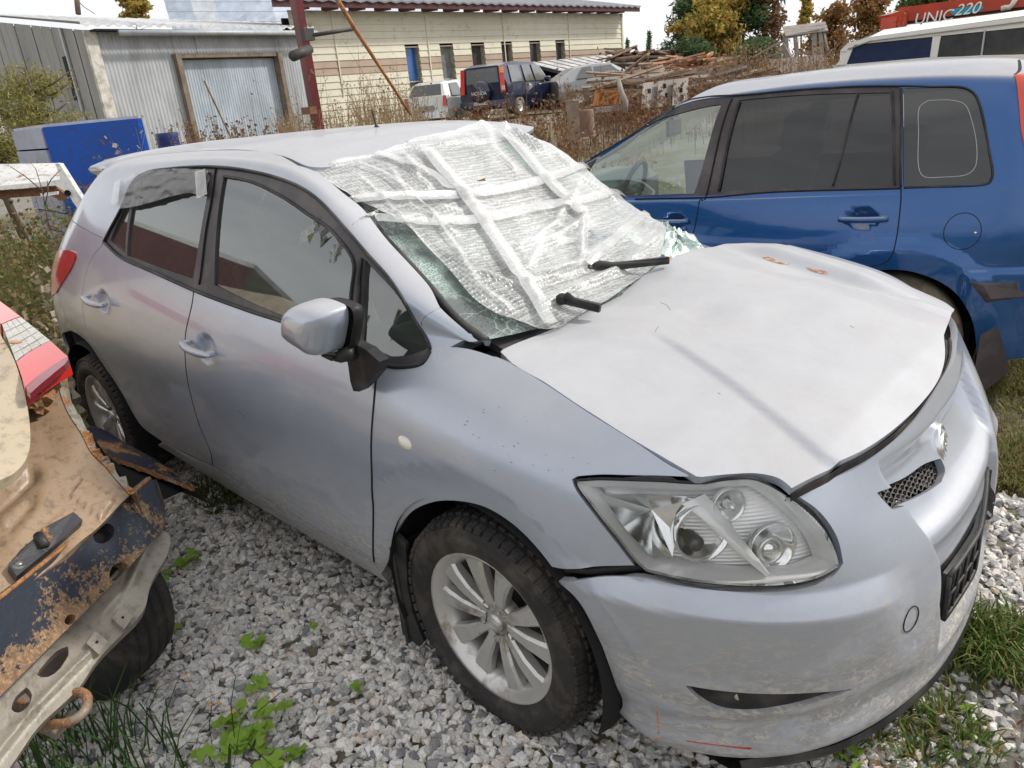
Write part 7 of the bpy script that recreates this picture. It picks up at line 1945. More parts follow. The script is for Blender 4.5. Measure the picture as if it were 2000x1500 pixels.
# ---------- parked cars far off
def far_car(name, label, P, hd, cfg, body, par_cat='car'):
    """P rear-axle-side ground point; hd unit heading; cfg: list of (s, z_bottom, z_belt, z_top, half width belt, half width top)"""
    root = empty(name, tuple(P)); tag(root, label, par_cat)
    h = np.array([hd[0], hd[1], 0]); sdv = np.array([-h[1], h[0], 0]); Pz = np.array(P, float)
    W3 = lambda s, y, z: Pz + h * s + sdv * y + np.array([0, 0, z])
    V = []; F = []
    for s, zb, zl, zt2, wb, wt in cfg:
        mid = (zb + zl) / 2
        V += [W3(s, -wb + .06, zb), W3(s, -wb - .02, mid), W3(s, -wb, zl), W3(s, -wt, zt2 - .03), W3(s, -wt + .12, zt2), W3(s, wt - .12, zt2), W3(s, wt, zt2 - .03), W3(s, wb, zl), W3(s, wb + .02, mid), W3(s, wb - .06, zb)]
    n = len(cfg)
    for i in range(n - 1):
        for j in range(10): F.append((i * 10 + j, i * 10 + (j + 1) % 10, (i + 1) * 10 + (j + 1) % 10, (i + 1) * 10 + j))
    F += [tuple(range(9, -1, -1)), tuple((n - 1) * 10 + k for k in range(10))]
    MB().add(V, F, False).build('body', body, root)
    return root, W3
def far_wheels(root, W3, ss, wb, r=.33):
    for s in ss:
        for sg in (-1, 1):
            c = W3(s, sg * (wb - .08), r); a_ = W3(0, sg, 0) - W3(0, 0, 0)
            t_ = MB().lathe([(.2, -.09), (r - .02, -.09), (r, -.05), (r, .05), (r - .02, .09), (.2, .10)], c, a_, 24).build('wheel', RUBBER2, root)
            MB().lathe([(.2, .09), (.19, .07), (.05, .09), (0, .09)], c, a_, 14).build('rim', ALLOY, t_)
def fq(W3, pts, m, nm, root, th=.01, n=(0, 0, 0)):
    P = [W3(*p) for p in pts]; nn = np.cross(P[1] - P[0], P[2] - P[0]); nn /= np.linalg.norm(nn)
    nn = nn if nn @ (CAM - P[0]) > 0 else -nn
    return MB().prism([p + nn * .004 for p in P], nn * th).build(nm, m, root)
SUVB = paint('suv_navy', (.006, .010, .045), .3, .3, .45); WHC = paint('white_car_paint', (.78, .79, .77), 0, .3, .1); GRC = paint('grey_car_paint', (.30, .31, .32), .5, .35, .5)
FG = mat('far_glass', (.10, .105, .11), .08, coat=1, var=.3, vscale=1.5); FGD = mat('far_glass_dark', (.05, .052, .06), .1, coat=1, var=.3)
REDL2 = mat('far_red_lamp', (.60, .03, .02), .2, coat=1); ORL = mat('far_orange_lamp', (.80, .30, .03), .2, coat=1); WHL = mat('far_white_lamp', (.7, .6, .55), .2, coat=1)
a27 = math.radians(29); hd = PF_ * math.cos(a27) + PR_ * math.sin(a27)
rc = at_d(950, 233, 25.0)                                  # ground point under the middle of the tail
suv, W3 = far_car('dark_blue_suv', 'dark blue off-road car with a spare wheel cover on its tailgate', rc, hd,
   [(0, .35, 1.02, 1.60, .88, .66), (.35, .28, 1.03, 1.68, .89, .70), (1.2, .28, 1.02, 1.71, .89, .70), (2.4, .28, 1.0, 1.69, .89, .69), (3.0, .28, .99, 1.55, .88, .66), (3.55, .28, .98, 1.05, .87, .75), (4.3, .30, .85, .92, .84, .74), (4.45, .35, .72, .78, .74, .64)], SUVB)
far_wheels(suv, W3, (.8, 3.5), .88, .34)
fq(W3, [(-.005, -.60, 1.10), (-.005, .60, 1.10), (.01, .56, 1.54), (.01, -.56, 1.54)], FG, 'rear_window', suv)
for y in (-.76, .76):
    t_ = fq(W3, [(-.03, y - .08, .80), (-.03, y + .08, .80), (.03, y * .93 + .07, 1.56), (.03, y * .93 - .07, 1.56)], REDL2, 'tail_lamp', suv, .05)
fq(W3, [(-.06, -.82, 1.36), (-.06, -.70, 1.36), (-.04, -.68, 1.54), (-.04, -.80, 1.54)], ORL, 'indicator', suv, .03)
fq(W3, [(-.07, -.83, .86), (-.07, -.73, .86), (-.07, -.72, .98), (-.07, -.82, .98)], WHL, 'reversing_lamp', suv, .03)
cw = MB().lathe([(0, .22), (.30, .21), (.36, .15), (.365, .0)], W3(0, .05, .83), -hd, 32).build('spare_wheel_cover', SUVB, suv)
yw = lambda s, z: -(.89 - (z - 1.0) * .29) - .0
for x0, x1, x2, x3 in ((.30, 1.15, 1.12, .42), (1.35, 2.02, 1.98, 1.38), (2.12, 3.15, 2.55, 2.14)):
    fq(W3, [(x0, -.895, 1.06), (x1, -.893, 1.06), (x2, -.735, 1.58), (x3, -.735, 1.58)], FG, 'side_window', suv)
for s in (1.25, 2.08): fq(W3, [(s, -.915, .40), (s + .02, -.915, .40), (s + .02, -.900, 1.05), (s, -.900, 1.05)], DARK, 'door_gap', suv, .003)
for s in (1.5, 2.3): fq(W3, [(s, -.915, .92), (s + .18, -.915, .92), (s + .18, -.912, .96), (s, -.912, .96)], CHROMER, 'door_handle', suv, .02)
MB().box(W3(2.9, -1.0, 1.08), (.22, .16, .18), bev=.04).build('door_mirror', SUVB, suv)
fq(W3, [(-.05, -.86, .38), (-.05, .86, .38), (-.02, .86, .55), (-.02, -.86, .55)], SUVB, 'rear_bumper', suv, .10)
fq(W3, [(-.17, -.2, .45), (-.17, .3, .45), (-.17, .3, .55), (-.17, -.2, .55)], WHT, 'number_plate', suv, .01)
def text_mesh(txt, size, origin, right, up, m, name, par, shear=0.0, ext=.004):
    c = bpy.data.curves.new(name + '_src', 'FONT'); c.body = txt; c.size = size; c.extrude = ext; c.shear = shear; c.align_x = 'CENTER'; c.align_y = 'CENTER'
    o = bpy.data.objects.new(name + '_src', c); COL.objects.link(o)
    dg = bpy.context.evaluated_depsgraph_get(); me = bpy.data.meshes.new_from_object(o.evaluated_get(dg))
    bpy.data.objects.remove(o); bpy.data.curves.remove(c)
    r = np.array(right, float); r /= np.linalg.norm(r); u = np.array(up, float); u = u - r * (u @ r); u /= np.linalg.norm(u); n_ = np.cross(r, u)
    n = len(me.vertices); co = np.empty(n * 3, np.float32); me.vertices.foreach_get('co', co); co = co.reshape(-1, 3)
    co = np.array(origin) + co[:, :1] * r + co[:, 1:2] * u + co[:, 2:] * n_
    me.vertices.foreach_set('co', co.astype(np.float32).ravel()); me.update(); me.materials.clear()
    return link(name, me, m, par)
rt = W3(0, -1, 0) - W3(0, 0, 0)
text_mesh('HONDA', .15, W3(-.235, .05, .80), rt, (0, 0, 1), mat('white_print', (.75, .75, .75), .5), 'lettering', cw)
# white hatchback
a20 = math.radians(24); hd2 = PF_ * math.cos(a20) + PR_ * math.sin(a20); rc2 = at_d(838, 251, 26.0)
wc, W4 = far_car('white_hatchback', 'small white hatchback with a dark rear window left of the off-road car', rc2, hd2,
   [(0, .30, .90, 1.02, .80, .72), (.25, .25, .92, 1.40, .83, .60), (.6, .22, .92, 1.48, .84, .62), (1.6, .22, .92, 1.50, .84, .62), (2.3, .22, .91, 1.44, .84, .60), (3.0, .22, .90, .98, .83, .70), (3.8, .28, .72, .78, .78, .66)], WHC)
far_wheels(wc, W4, (.75, 3.2), .83, .29)
fq(W4, [(.02, -.62, 1.03), (.02, .64, 1.03), (.23, .50, 1.38), (.23, -.52, 1.38)], FGD, 'rear_window', wc)
for y in (-.74, .74): fq(W4, [(-.03, y - .08, .68), (-.03, y + .08, .68), (.02, y + .05, 1.0), (.02, y - .05, 1.0)], REDL2, 'tail_lamp', wc, .05)
fq(W4, [(.35, -.85, .98), (1.2, -.85, .98), (1.15, -.665, 1.40), (.55, -.66, 1.38)], FG, 'side_window', wc)
fq(W4, [(-.02, -.30, .55), (-.02, .3, .55), (-.02, .3, .72), (-.02, -.3, .72)], mat('plate_recess', (.30, .30, .28), .6), 'number_plate', wc)
fq(W4, [(-.03, -.80, .30), (-.03, .8, .30), (0, .8, .48), (0, -.8, .48)], WHC, 'rear_bumper', wc, .08)
# grey saloon
hd3 = PF_ * .25 + PR_ * .97; hd3 /= np.linalg.norm(hd3); rc3 = at_d(1125, 209, 27.5)
gc, W5 = far_car('grey_saloon', 'dusty grey saloon half hidden by boards under the canopy', rc3, hd3,
   [(-.9, .3, .80, .92, .78, .66), (-.2, .25, .88, 1.30, .82, .55), (.5, .22, .88, 1.40, .83, .58), (1.2, .22, .88, 1.38, .83, .58), (1.9, .22, .88, 1.0, .82, .68), (2.8, .28, .70, .78, .76, .66)], GRC)
far_wheels(gc, W5, (-.2, 2.2), .82, .29)
for x0, x1, x2, x3 in ((-.25, .42, .40, .05), (.50, 1.55, 1.15, .50)):
    fq(W5, [(x0, -.835, .93), (x1, -.835, .93), (x2, -.62, 1.30), (x3, -.62, 1.28)], FG, 'side_window', gc)

# ---------- white van and the crane behind the blue car
VANW = paint('van_white', (.78, .77, .73), 0, .3, .12)
vn = empty('white_van', tuple(G(at_d(1850, 200, 11)))); tag(vn, 'white van with dark side windows behind the blue car', 'van')
v0 = at_d(1648, 92, 12.3); v1 = at_d(2120, 18, 10.2); v1[2] = v0[2]
dv = fm(v0, v1); ov = np.array([dv[1], -dv[0], 0]); ov = ov if ov @ (CAM - v0) > 0 else -ov
def vp(px, py, o=0): return at_pl(px, py, v0 + ov * o, ov)
def vpan(pts, m, nm, o=0.0, th=.03): return MB().prism([vp(px, py, o) for px, py in pts], -ov * th).build(nm, m, vn)
# side built as strips round the windows
vpan([(1640, 100), (1656, 84), (1700, 72), (2110, 18), (2110, 42), (1836, 70), (1700, 84), (1668, 88), (1656, 100)], VANW, 'roof_side')
vpan([(1656, 100), (1668, 88), (1652, 128), (1628, 132)], VANW, 'rear_pillar')
vpan([(1822, 70), (1838, 68), (1830, 112), (1816, 114)], VANW, 'middle_pillar')
vpan([(1628, 128), (1700, 122), (1816, 112), (2110, 104), (2110, 240), (1620, 320)], VANW, 'side_panel')
vpan([(1668, 88), (1700, 83), (1822, 69), (1816, 115), (1652, 128)], mat('van_glass_blue', (.02, .03, .09), .08, coat=1, var=.2), 'side_window', -.02)
vpan([(1838, 67), (1925, 57), (1918, 108), (1829, 113)], FGD, 'side_window', -.02)
vpan([(1925, 57), (2110, 38), (2110, 104), (1918, 108)], FGD, 'side_window', -.02)
for px in (1655, 2110):
    pass
a_, b_ = vp(1625, 300, .0), vp(2110, 230, .0); zb_v = min(a_[2], b_[2]) + .05; c_ = np.array([a_[0], a_[1], .62]); d_ = np.array([b_[0], b_[1], .62])
MB().prism([np.array([a_[0], a_[1], zb_v]), np.array([b_[0], b_[1], zb_v]), d_, c_], -ov * .05).build('lower_panel', VANW, vn)
for t in (.22, .86):
    c_w = c_ + (d_ - c_) * t; c_w[2] = float(gz(c_w[0], c_w[1])) + .33
    MB().lathe([(.2, -.1), (.31, -.1), (.33, -.05), (.33, .05), (.31, .1), (.2, .11), (.17, .08), (0, .09)], c_w - ov * .14, ov, 28).build('wheel', RUBBER2, vn)
MB().beam(vp(1924, 58, .01), vp(1917, 108, .01), .03, .02).build('window_bar', GALV, vn)
V = [vp(1646, 92), vp(1700, 72), vp(2110, 16), vp(2110, 16) - ov * 1.7, vp(1700, 72) - ov * 1.7, vp(1646, 92) - ov * 1.7]
V = [v + np.array([0, 0, .0]) for v in V]
MB().add(V + [vp(1690, 70) - ov * .85 + [0, 0, .08], vp(2110, 12) - ov * .85 + [0, 0, .08]], [(0, 1, 6), (1, 2, 7, 6), (2, 3, 7), (3, 4, 6, 7), (4, 5, 6), (5, 0, 6)], True).build('roof', VANW, vn)
MB().tube([vp(1656, 96, .02), vp(1700, 80, .02), vp(2110, 28, .02)], .012, 6).build('rain_gutter', mat('gutter_grey', (.35, .33, .30), .6), vn)
MB().prism([vp(1640, 100) - ov * .02, vp(1640, 100) - ov * 1.6, down(vp(1640, 100) - ov * 1.6), down(vp(1640, 100) - ov * .02)], dv * .1).build('rear_face', VANW, vn)
# crane
CRED = rust_paint('crane_red', (.52, .045, .012), amt=-.12, rust=(.2, .05, .03), rough=.4)
cr_ = empty('crane_boom', tuple(G(at_d(1880, 200, 17)))); tag(cr_, 'orange-red truck crane boom with white lettering above the white van', 'crane')
ca, cb_ = at_d(1756, 33, 17), at_d(2060, -6, 15.4); dcr = (cb_ - ca) / np.linalg.norm(cb_ - ca); upc = np.cross(np.cross(dcr, (0, 0, 1)), dcr); upc /= np.linalg.norm(upc); upc = upc if upc[2] > 0 else -upc
oc = np.cross(dcr, upc); oc = oc if oc @ (CAM - ca) > 0 else -oc
MB().beam(ca, cb_, .34, .36, up=tuple(upc)).build('boom', CRED, cr_)
MB().beam(ca + oc * .175 - upc * .14, cb_ + oc * .175 - upc * .14, .02, .05, up=tuple(upc)).build('boom_edge', DARK, cr_)
MB().beam(at_d(1728, 46, 16.9), at_d(1760, 36, 16.9), .42, .34, up=tuple(upc)).build('boom_head', CRED, cr_)
MB().beam(at_d(1750, 52, 16.7), at_d(1762, 28, 16.7), .06, .06).beam(at_d(1736, 38, 16.7), at_d(1734, 62, 16.7), .30, .2).build('head_plate', CRED, cr_)
WP = mat('lettering_white', (.80, .80, .78), .5, var=.05); CY = mat('cyan_print', (.02, .30, .42), .4, var=.1)
def onb(px, py, o): return at_pl(px, py, ca + oc * o, oc)
text_mesh('UNIC', .31, onb(1823, 34, .182), dcr, upc, WP, 'lettering', cr_, .15)
MB().prism([onb(1860, 18, .178), onb(1915, 9, .178), onb(1922, 14, .178), onb(1914, 22, .178), onb(1862, 29, .178), onb(1856, 24, .178)], oc * .006).build('cyan_badge', CY, cr_)
text_mesh('220', .31, onb(1888, 18.5, .190), dcr, upc, WP, 'lettering', cr_, .35)
hk = [onb(x, y, .3) for x, y in ((1955, 17), (1963, 15), (1972, 14), (1978, 8), (1983, -2))]
MB().tube(hk, .05, 8).build('hook', WHT, cr_)
MB().beam(at_d(2040, 20, 15.4), at_d(2040, 300, 15.4), .4).build('mast', CRED, cr_)

# ================================================================== plants, timber, surroundings
def leaf_mat(name, cols, rough=.7, trans=.35):
    m = bpy.data.materials.new(name); m.use_nodes = True; nt = m.node_tree; nt.nodes.clear(); N = nt.nodes; L = nt.links
    geo = N.new('ShaderNodeNewGeometry'); ri = geo.outputs['Random Per Island']
    st = [(i / (len(cols) - 1), c) for i, c in enumerate(cols)]
    c = ramp(nt, ri, st)
    df = N.new('ShaderNodeBsdfPrincipled'); L.new(c, df.inputs['Base Color']); df.inputs['Roughness'].default_value = rough; df.inputs['Specular IOR Level'].default_value = .25
    tl = N.new('ShaderNodeBsdfTranslucent'); L.new(c, tl.inputs[0])
    mx = N.new('ShaderNodeMixShader'); mx.inputs[0].default_value = trans; L.new(df.outputs[0], mx.inputs[1]); L.new(tl.outputs[0], mx.inputs[2])
    o = N.new('ShaderNodeOutputMaterial'); L.new(mx.outputs[0], o.inputs[0])
    return m
PINE = leaf_mat('pine_needles', [(.05, .095, .04), (.08, .14, .06), (.13, .18, .07), (.06, .11, .06)])
BIRCH = leaf_mat('autumn_birch', [(.40, .29, .05), (.50, .38, .08), (.26, .26, .07), (.50, .27, .07), (.16, .19, .06)])
GREENL = leaf_mat('mixed_green', [(.05, .08, .02), (.09, .12, .03), (.14, .15, .04), (.06, .10, .03)])
BROWNL = leaf_mat('dry_brown', [(.16, .08, .045), (.24, .12, .06), (.10, .055, .04), (.30, .19, .10), (.20, .11, .07)])
STRAW = leaf_mat('dry_straw', [(.34, .25, .14), (.42, .32, .19), (.25, .16, .09), (.20, .12, .07), (.48, .38, .24)])
REDB = leaf_mat('rusty_bush', [(.28, .12, .05), (.36, .18, .07), (.20, .10, .05), (.42, .28, .10), (.15, .12, .05)])
WILLOW = leaf_mat('yellow_green', [(.18, .19, .05), (.28, .27, .08), (.40, .35, .13), (.13, .15, .05), (.42, .31, .14)])
BARK = mat('bark', (.11, .085, .065), .9, var=.35, vscale=12, bumpy=.5, bscale=30)
GRASSM = leaf_mat('grass_blades', [(.05, .11, .02), (.09, .17, .03), (.16, .22, .05), (.30, .28, .10), (.04, .08, .02)])
WEEDG = leaf_mat('weed_leaves', [(.10, .26, .02), (.16, .34, .03), (.24, .36, .05), (.13, .28, .03)], .5, .25)
DRYG = leaf_mat('withered_grass', [(.28, .22, .10), (.36, .28, .13), (.20, .18, .07), (.12, .14, .04), (.24, .14, .08)])

def quads(C, size, r, asp=1.0, up=0.0):
    """random leaf quads at C"""
    n = len(C); a = r.normal(size=(n, 3)); a /= np.linalg.norm(a, axis=1)[:, None]
    b = r.normal(size=(n, 3)); b[:, 2] += up; b -= a * (a * b).sum(1)[:, None]; b /= np.linalg.norm(b, axis=1)[:, None]
    s = (size * r.uniform(.55, 1.3, n))[:, None]
    a = a * s * asp; b = b * s
    V = np.stack([C - b, C + a * .55 - b * .1, C + b, C - a * .55 + b * .1], 1)
    return V.reshape(-1, 3), np.arange(4 * n).reshape(n, 4)
def crown(name, blobs, n, size, m, par, seed=1, asp=1.0, clump=26, spread=.30):
    r = np.random.RandomState(seed); P = []
    for c, rad in blobs:
        c = np.array(c); rad = np.array(rad)
        k = max(6, clump); d = r.normal(size=(k, 3)); d /= np.linalg.norm(d, axis=1)[:, None]
        cc = c + d * rad * r.uniform(.35, 1.0, (k, 1))
        idx = r.randint(0, k, n // len(blobs))
        P.append(cc[idx] + r.normal(size=(len(idx), 3)) * rad * spread * .62)
    V, F = quads(np.vstack(P), size, r, asp)
    return link(name, np_mesh(name, V, F, False), m, par)
def tree(name, label, px, py, D, w, h, m, n, size, seed, trunk=True, asp=1.0, nb=3, group=None, clump=26, thin=1.0):
    """px,py: middle of the crown in the picture, w,h half sizes in pixels"""
    c = at_d(px, py, D); W_ = w * D / FPX; H_ = h * D / FPX
    root = empty(name, tuple(G(c))); tag(root, label, 'tree' if 'tree' in name or 'pine' in name or 'birch' in name else 'bush', group)
    r = random.Random(seed); blobs = []
    for k in range(nb):
        t = (k + .5) / nb - .5
        blobs.append((c + PR_ * r.uniform(-.35, .35) * W_ + PF_ * r.uniform(-.3, .3) * W_ + np.array([0, 0, t * 1.5 * H_]), (W_ * (1 - .5 * (t + .5) * thin), W_ * .8, H_ * .75 / nb * 1.6)))
    if trunk:
        b = down(c); tp = c + np.array([0, 0, H_ * .8]); q = MB()
        q.tube([b, (b + tp) / 2 + PR_ * r.uniform(-.15, .15), tp], [.05 + .02 * H_, .04 + .01 * H_, .015], 7)
        for k in range(7):
            z = r.uniform(.25, .9); p = b + (tp - b) * z; a = r.uniform(0, 6.28)
            q.tube([p, p + (PR_ * math.cos(a) + PF_ * math.sin(a)) * W_ * .45 + [0, 0, .15 * H_], p + (PR_ * math.cos(a) + PF_ * math.sin(a)) * W_ * .85 + [0, 0, .35 * H_]], [.025, .015, .006], 5)
        q.build('trunk', BARK, root)
    crown('crown', blobs, n, size, m, root, seed, asp, clump)
    return root
tree('pine_tree', 'dark green pine left of the tree clump beside the cream hall', 1338, 70, 34, 54, 84, PINE, 6400, .17, 1, asp=.35)
tree('birch_tree', 'yellow autumn birch standing among the pines', 1396, 50, 31.5, 72, 78, BIRCH, 8500, .10, 2)
tree('pine_tree', 'tall dark pine in the middle of the tree clump', 1458, 46, 32.5, 76, 98, PINE, 8600, .17, 3, asp=.35)
tree('bare_tree', 'thin half-bare dark tree at the right edge of the tree clump', 1508, 36, 32, 36, 72, BROWNL, 1500, .09, 4)
tree('pine_bush', 'low spreading dark green pine at the foot of the tree clump', 1345, 116, 30, 66, 34, PINE, 6000, .15, 5, trunk=False, asp=.35, nb=2)
tree('pine_bush', 'low dark green pine beside the leaning plank shelter', 1472, 118, 28, 66, 38, PINE, 6500, .14, 6, trunk=False, asp=.35, nb=2)
tree('birch_tree', 'small yellow cone-shaped tree behind the plank shelter', 1571, 22, 45, 14, 36, BIRCH, 1500, .14, 7)
tree('rusty_bush', 'reddish-brown autumn bush behind the plank shelter', 1640, 62, 36, 52, 62, REDB, 4600, .11, 8, nb=3)
tree('rusty_bush', 'brownish thicket just left of the crane boom', 1712, 40, 34, 48, 56, REDB, 4200, .11, 9, nb=3)
tree('green_bush', 'green-brown bushes behind the crane boom', 1800, 5, 40, 90, 38, GREENL, 4200, .13, 10, nb=2)
tree('yellow_tree', 'yellow autumn treetop above the shed roof', 258, 14, 60, 30, 26, BIRCH, 1800, .22, 11)
tree('leafy_bush', 'tall yellow-green leafy bush in front of the shed side wall', 76, 228, 11.5, 98, 112, WILLOW, 9500, .036, 12, asp=.5, nb=4, clump=60)
tree('leafy_bush', 'sparse leafy bush at the very left below the shed wall', -10, 285, 10.5, 50, 70, WILLOW, 4000, .034, 13, asp=.5, nb=3, clump=36)
for k, (x, y, w, h) in enumerate(((1225, 100, 5, 22), (1268, 92, 7, 34), (1245, 108, 5, 14))):
    tree('young_pine_tree', ('small young pine close to the end of the cream hall', 'taller young pine between the hall and the log heap', 'tiniest young pine on the skyline by the cream hall')[k], x, y, 60, w, h, PINE, 420, .17, 20 + k, asp=.4, nb=2)

# dry stalks -----------------------------------------------------------------
def weeds(name, label, regions, m, seed, head=.012, cat='weeds', leafy=10, stem_w=.0035):
    """regions: list of (x0,x1 pixels, D0,D1, count, min height, max height)"""
    r = np.random.RandomState(seed); VV = []; k0 = 0; Q = []
    for x0, x1, D0, D1, n, h0, h1 in regions:
        for _ in range(n):
            D = D0 + (D1 - D0) * r.uniform() ** .8; px = r.uniform(x0, x1)
            b = down(at_d(px, 250, D)); h = r.uniform(h0, h1) * (1 + .5 * (r.uniform() < .07)); lean = r.normal(size=3) * .16 * h; lean[2] = 0
            w = PR_ * stem_w * (1 + D * .06)
            p0, p1, p2 = b, b + lean * .4 + [0, 0, h * .6], b + lean + [0, 0, h]
            VV += [p0 - w, p0 + w, p1 + w * .7, p1 - w * .7, p1 - w * .7, p1 + w * .7, p2 + w * .2, p2 - w * .2]
            for _k in range(leafy):
                t = r.uniform(.25, 1.0); p = b + lean * t * t + np.array([0, 0, h * t]); d = r.normal(size=3); d[2] = abs(d[2]) * .8; d /= np.linalg.norm(d); L = h * .16 * (1.25 - t)
                e = p + d * L; ww = w * .45
                VV += [p - ww, p + ww, e + ww * .5, e - ww * .5]
                s = head * (1 + D * .035) * r.uniform(.6, 1.5); a = r.normal(size=3); a /= np.linalg.norm(a); c = np.cross(a, d); c /= np.linalg.norm(c) + 1e-6
                VV += [e - a * s, e - c * s, e + a * s, e + c * s]
    V = np.array(VV); F = np.arange(len(V)).reshape(-1, 4)
    o = link(name, np_mesh(name, V, F, False), m); tag(o, label, cat, kind='stuff'); return o
weeds('dry_weeds', 'tall pale straw weeds along the foot of the cream hall and red post', [(540, 840, 9, 22, 420, .5, 1.15), (540, 640, 9.5, 12, 60, .9, 1.4), (700, 830, 12, 20, 90, 1.0, 1.7)], STRAW, 31, .010)
weeds('dry_weeds', 'rust-brown seeding weeds in front of the parked cars', [(830, 1260, 9, 17, 330, .45, .95), (880, 1120, 8.5, 12, 150, .6, 1.0), (1100, 1500, 12, 26, 300, .5, 1.1), (1180, 1420, 13, 18, 240, .5, .95), (300, 560, 12, 20, 130, .5, 1.0)], BROWNL, 32, .016)
weeds('green_weeds', 'low mixed green and brown weeds behind the bubble wrap', [(1000, 1260, 5.5, 9, 520, .12, .36), (800, 1000, 7, 9, 160, .1, .3)], leaf_mat('mixed_weed', [(.14, .18, .05), (.24, .26, .09), (.30, .22, .10), (.20, .12, .07), (.10, .15, .04)]), 33, .012, leafy=14)
weeds('dry_weeds', 'brown thicket below the trees and the plank shelter', [(1400, 1760, 15, 30, 520, .7, 1.5), (1230, 1460, 20, 34, 260, .6, 1.3)], leaf_mat('thicket', [(.20, .11, .06), (.30, .19, .11), (.14, .09, .06), (.36, .26, .16), (.18, .15, .07)]), 34, .016)
weeds('tall_weeds', 'dense green-brown weeds growing through the white body shell', [(-380, -60, 2.9, 4.4, 520, .25, .60), (-140, 20, 4.2, 4.9, 260, .25, .62), (-120, 210, 4.9, 8, 320, .5, .95), (170, 215, 5.5, 8.3, 60, .5, .8)], leaf_mat('weed_mix', [(.07, .10, .025), (.12, .15, .04), (.20, .19, .07), (.28, .19, .10), (.17, .10, .06), (.09, .13, .04)]), 35, .013, leafy=20, stem_w=.0022)
weeds('seed_heads', 'pale fluffy seed heads on dry stems at the left', [(-60, 150, 3.6, 5.2, 90, .45, .75), (170, 300, 5.6, 8.2, 60, .8, 1.15)], leaf_mat('fluff', [(.42, .35, .26), (.55, .48, .38), (.32, .22, .15)]), 36, .020, leafy=7, stem_w=.0018)
# thin twigs in front of the white shell
tw = MB()
for pts in ([(95, 440), (82, 370), (70, 330), (60, 318)], [(82, 372), (50, 345), (20, 325)], [(84, 380), (100, 350), (118, 332)], [(88, 400), (94, 372), (92, 352)]):
    tw.tube([at_d(px, py, 4.3) for px, py in pts], [.004, .003, .002, .0015][:len(pts)], 5)
tw = tw.build('bare_twig', BARK); tag(tw, 'thin bare twig standing in front of the white body shell', 'twig')

# grass and leafy weeds near the camera ----------------------------------------------
def grass(name, label, spots, m, seed):
    """spots: (px, py, radius m, blades, length m)"""
    r = np.random.RandomState(seed); VV = []
    for px, py, rad, n, ln in spots:
        c = gpt(px, py)
        for _ in range(n):
            a = r.uniform(0, 6.28); d = rad * math.sqrt(r.uniform()); b = c + np.array([math.cos(a) * d, math.sin(a) * d, .0]); b[2] = float(gz(b[0], b[1]))
            L = ln * r.uniform(.4, 1.2); dr = np.array([math.cos(a + r.normal() * .7), math.sin(a + r.normal() * .7), 0]) * r.uniform(.2, 1.0)
            sd_ = np.cross(dr, (0, 0, 1)); sd_ /= np.linalg.norm(sd_) + 1e-6; w = .0018 + .0012 * r.uniform()
            p = [b, b + dr * L * .25 + [0, 0, L * .5], b + dr * L * .6 + [0, 0, L * .72], b + dr * L + [0, 0, L * .62]]
            ww = [w, w, w * .7, w * .1]
            for i in range(3): VV += [p[i] - sd_ * ww[i], p[i] + sd_ * ww[i], p[i + 1] + sd_ * ww[i + 1], p[i + 1] - sd_ * ww[i + 1]]
    V = np.array(VV); F = np.arange(len(V)).reshape(-1, 4)
    o = link(name, np_mesh(name, V, F, False), m); tag(o, label, 'grass', kind='stuff')
grass('grass', 'green and yellow grass tufts by the nose of the silver car', [(1905, 1268, .09, 330, .13), (1960, 1300, .09, 330, .12), (1990, 1250, .07, 180, .10), (1870, 1230, .05, 120, .09), (1880, 1330, .05, 60, .07), (1850, 1420, .07, 110, .08), (1770, 1400, .05, 60, .06), (1710, 1450, .04, 70, .05), (1900, 1470, .06, 60, .07), (1640, 1475, .04, 60, .04), (1800, 1490, .06, 90, .07)], GRASSM, 41)
grass('grass', 'strip of short turf crossing the gravel at the right edge', [(1960, 925, .14, 700, .08), (2010, 950, .14, 500, .08), (1990, 890, .12, 350, .07), (1960, 740, .25, 900, .10), (2000, 700, .3, 900, .10), (1930, 720, .12, 260, .07), (1985, 780, .2, 450, .07), (2030, 830, .2, 300, .07)], leaf_mat('turf', [(.10, .14, .03), (.18, .20, .05), (.30, .26, .10), (.22, .15, .07), (.08, .11, .03)]), 42)
grass('grass', 'long dark green grass blades under the beige wreck', [(60, 1500, .14, 60, .24), (190, 1510, .12, 50, .26), (300, 1530, .12, 34, .28), (150, 1450, .08, 16, .18), (400, 1545, .12, 18, .28), (20, 1570, .2, 60, .30)], leaf_mat('dark_grass', [(.02, .055, .012), (.04, .09, .02), (.07, .13, .03)]), 43)
grass('grass', 'dark low weeds in the shade under the sill of the silver car', [(415, 975, .10, 240, .05), (440, 990, .09, 200, .05), (470, 985, .08, 120, .05), (395, 955, .08, 120, .05), (520, 1010, .08, 60, .04)], leaf_mat('shade_weeds', [(.05, .10, .02), (.08, .14, .03), (.12, .13, .04)]), 44)
grass('dry_grass', 'short withered grass and clover over the soil behind the cars', [(px, py, .5, 420, .10) for px, py in ((60, 560), (20, 600), (1180, 300), (1120, 290), (1060, 275), (40, 500))], DRYG, 45)

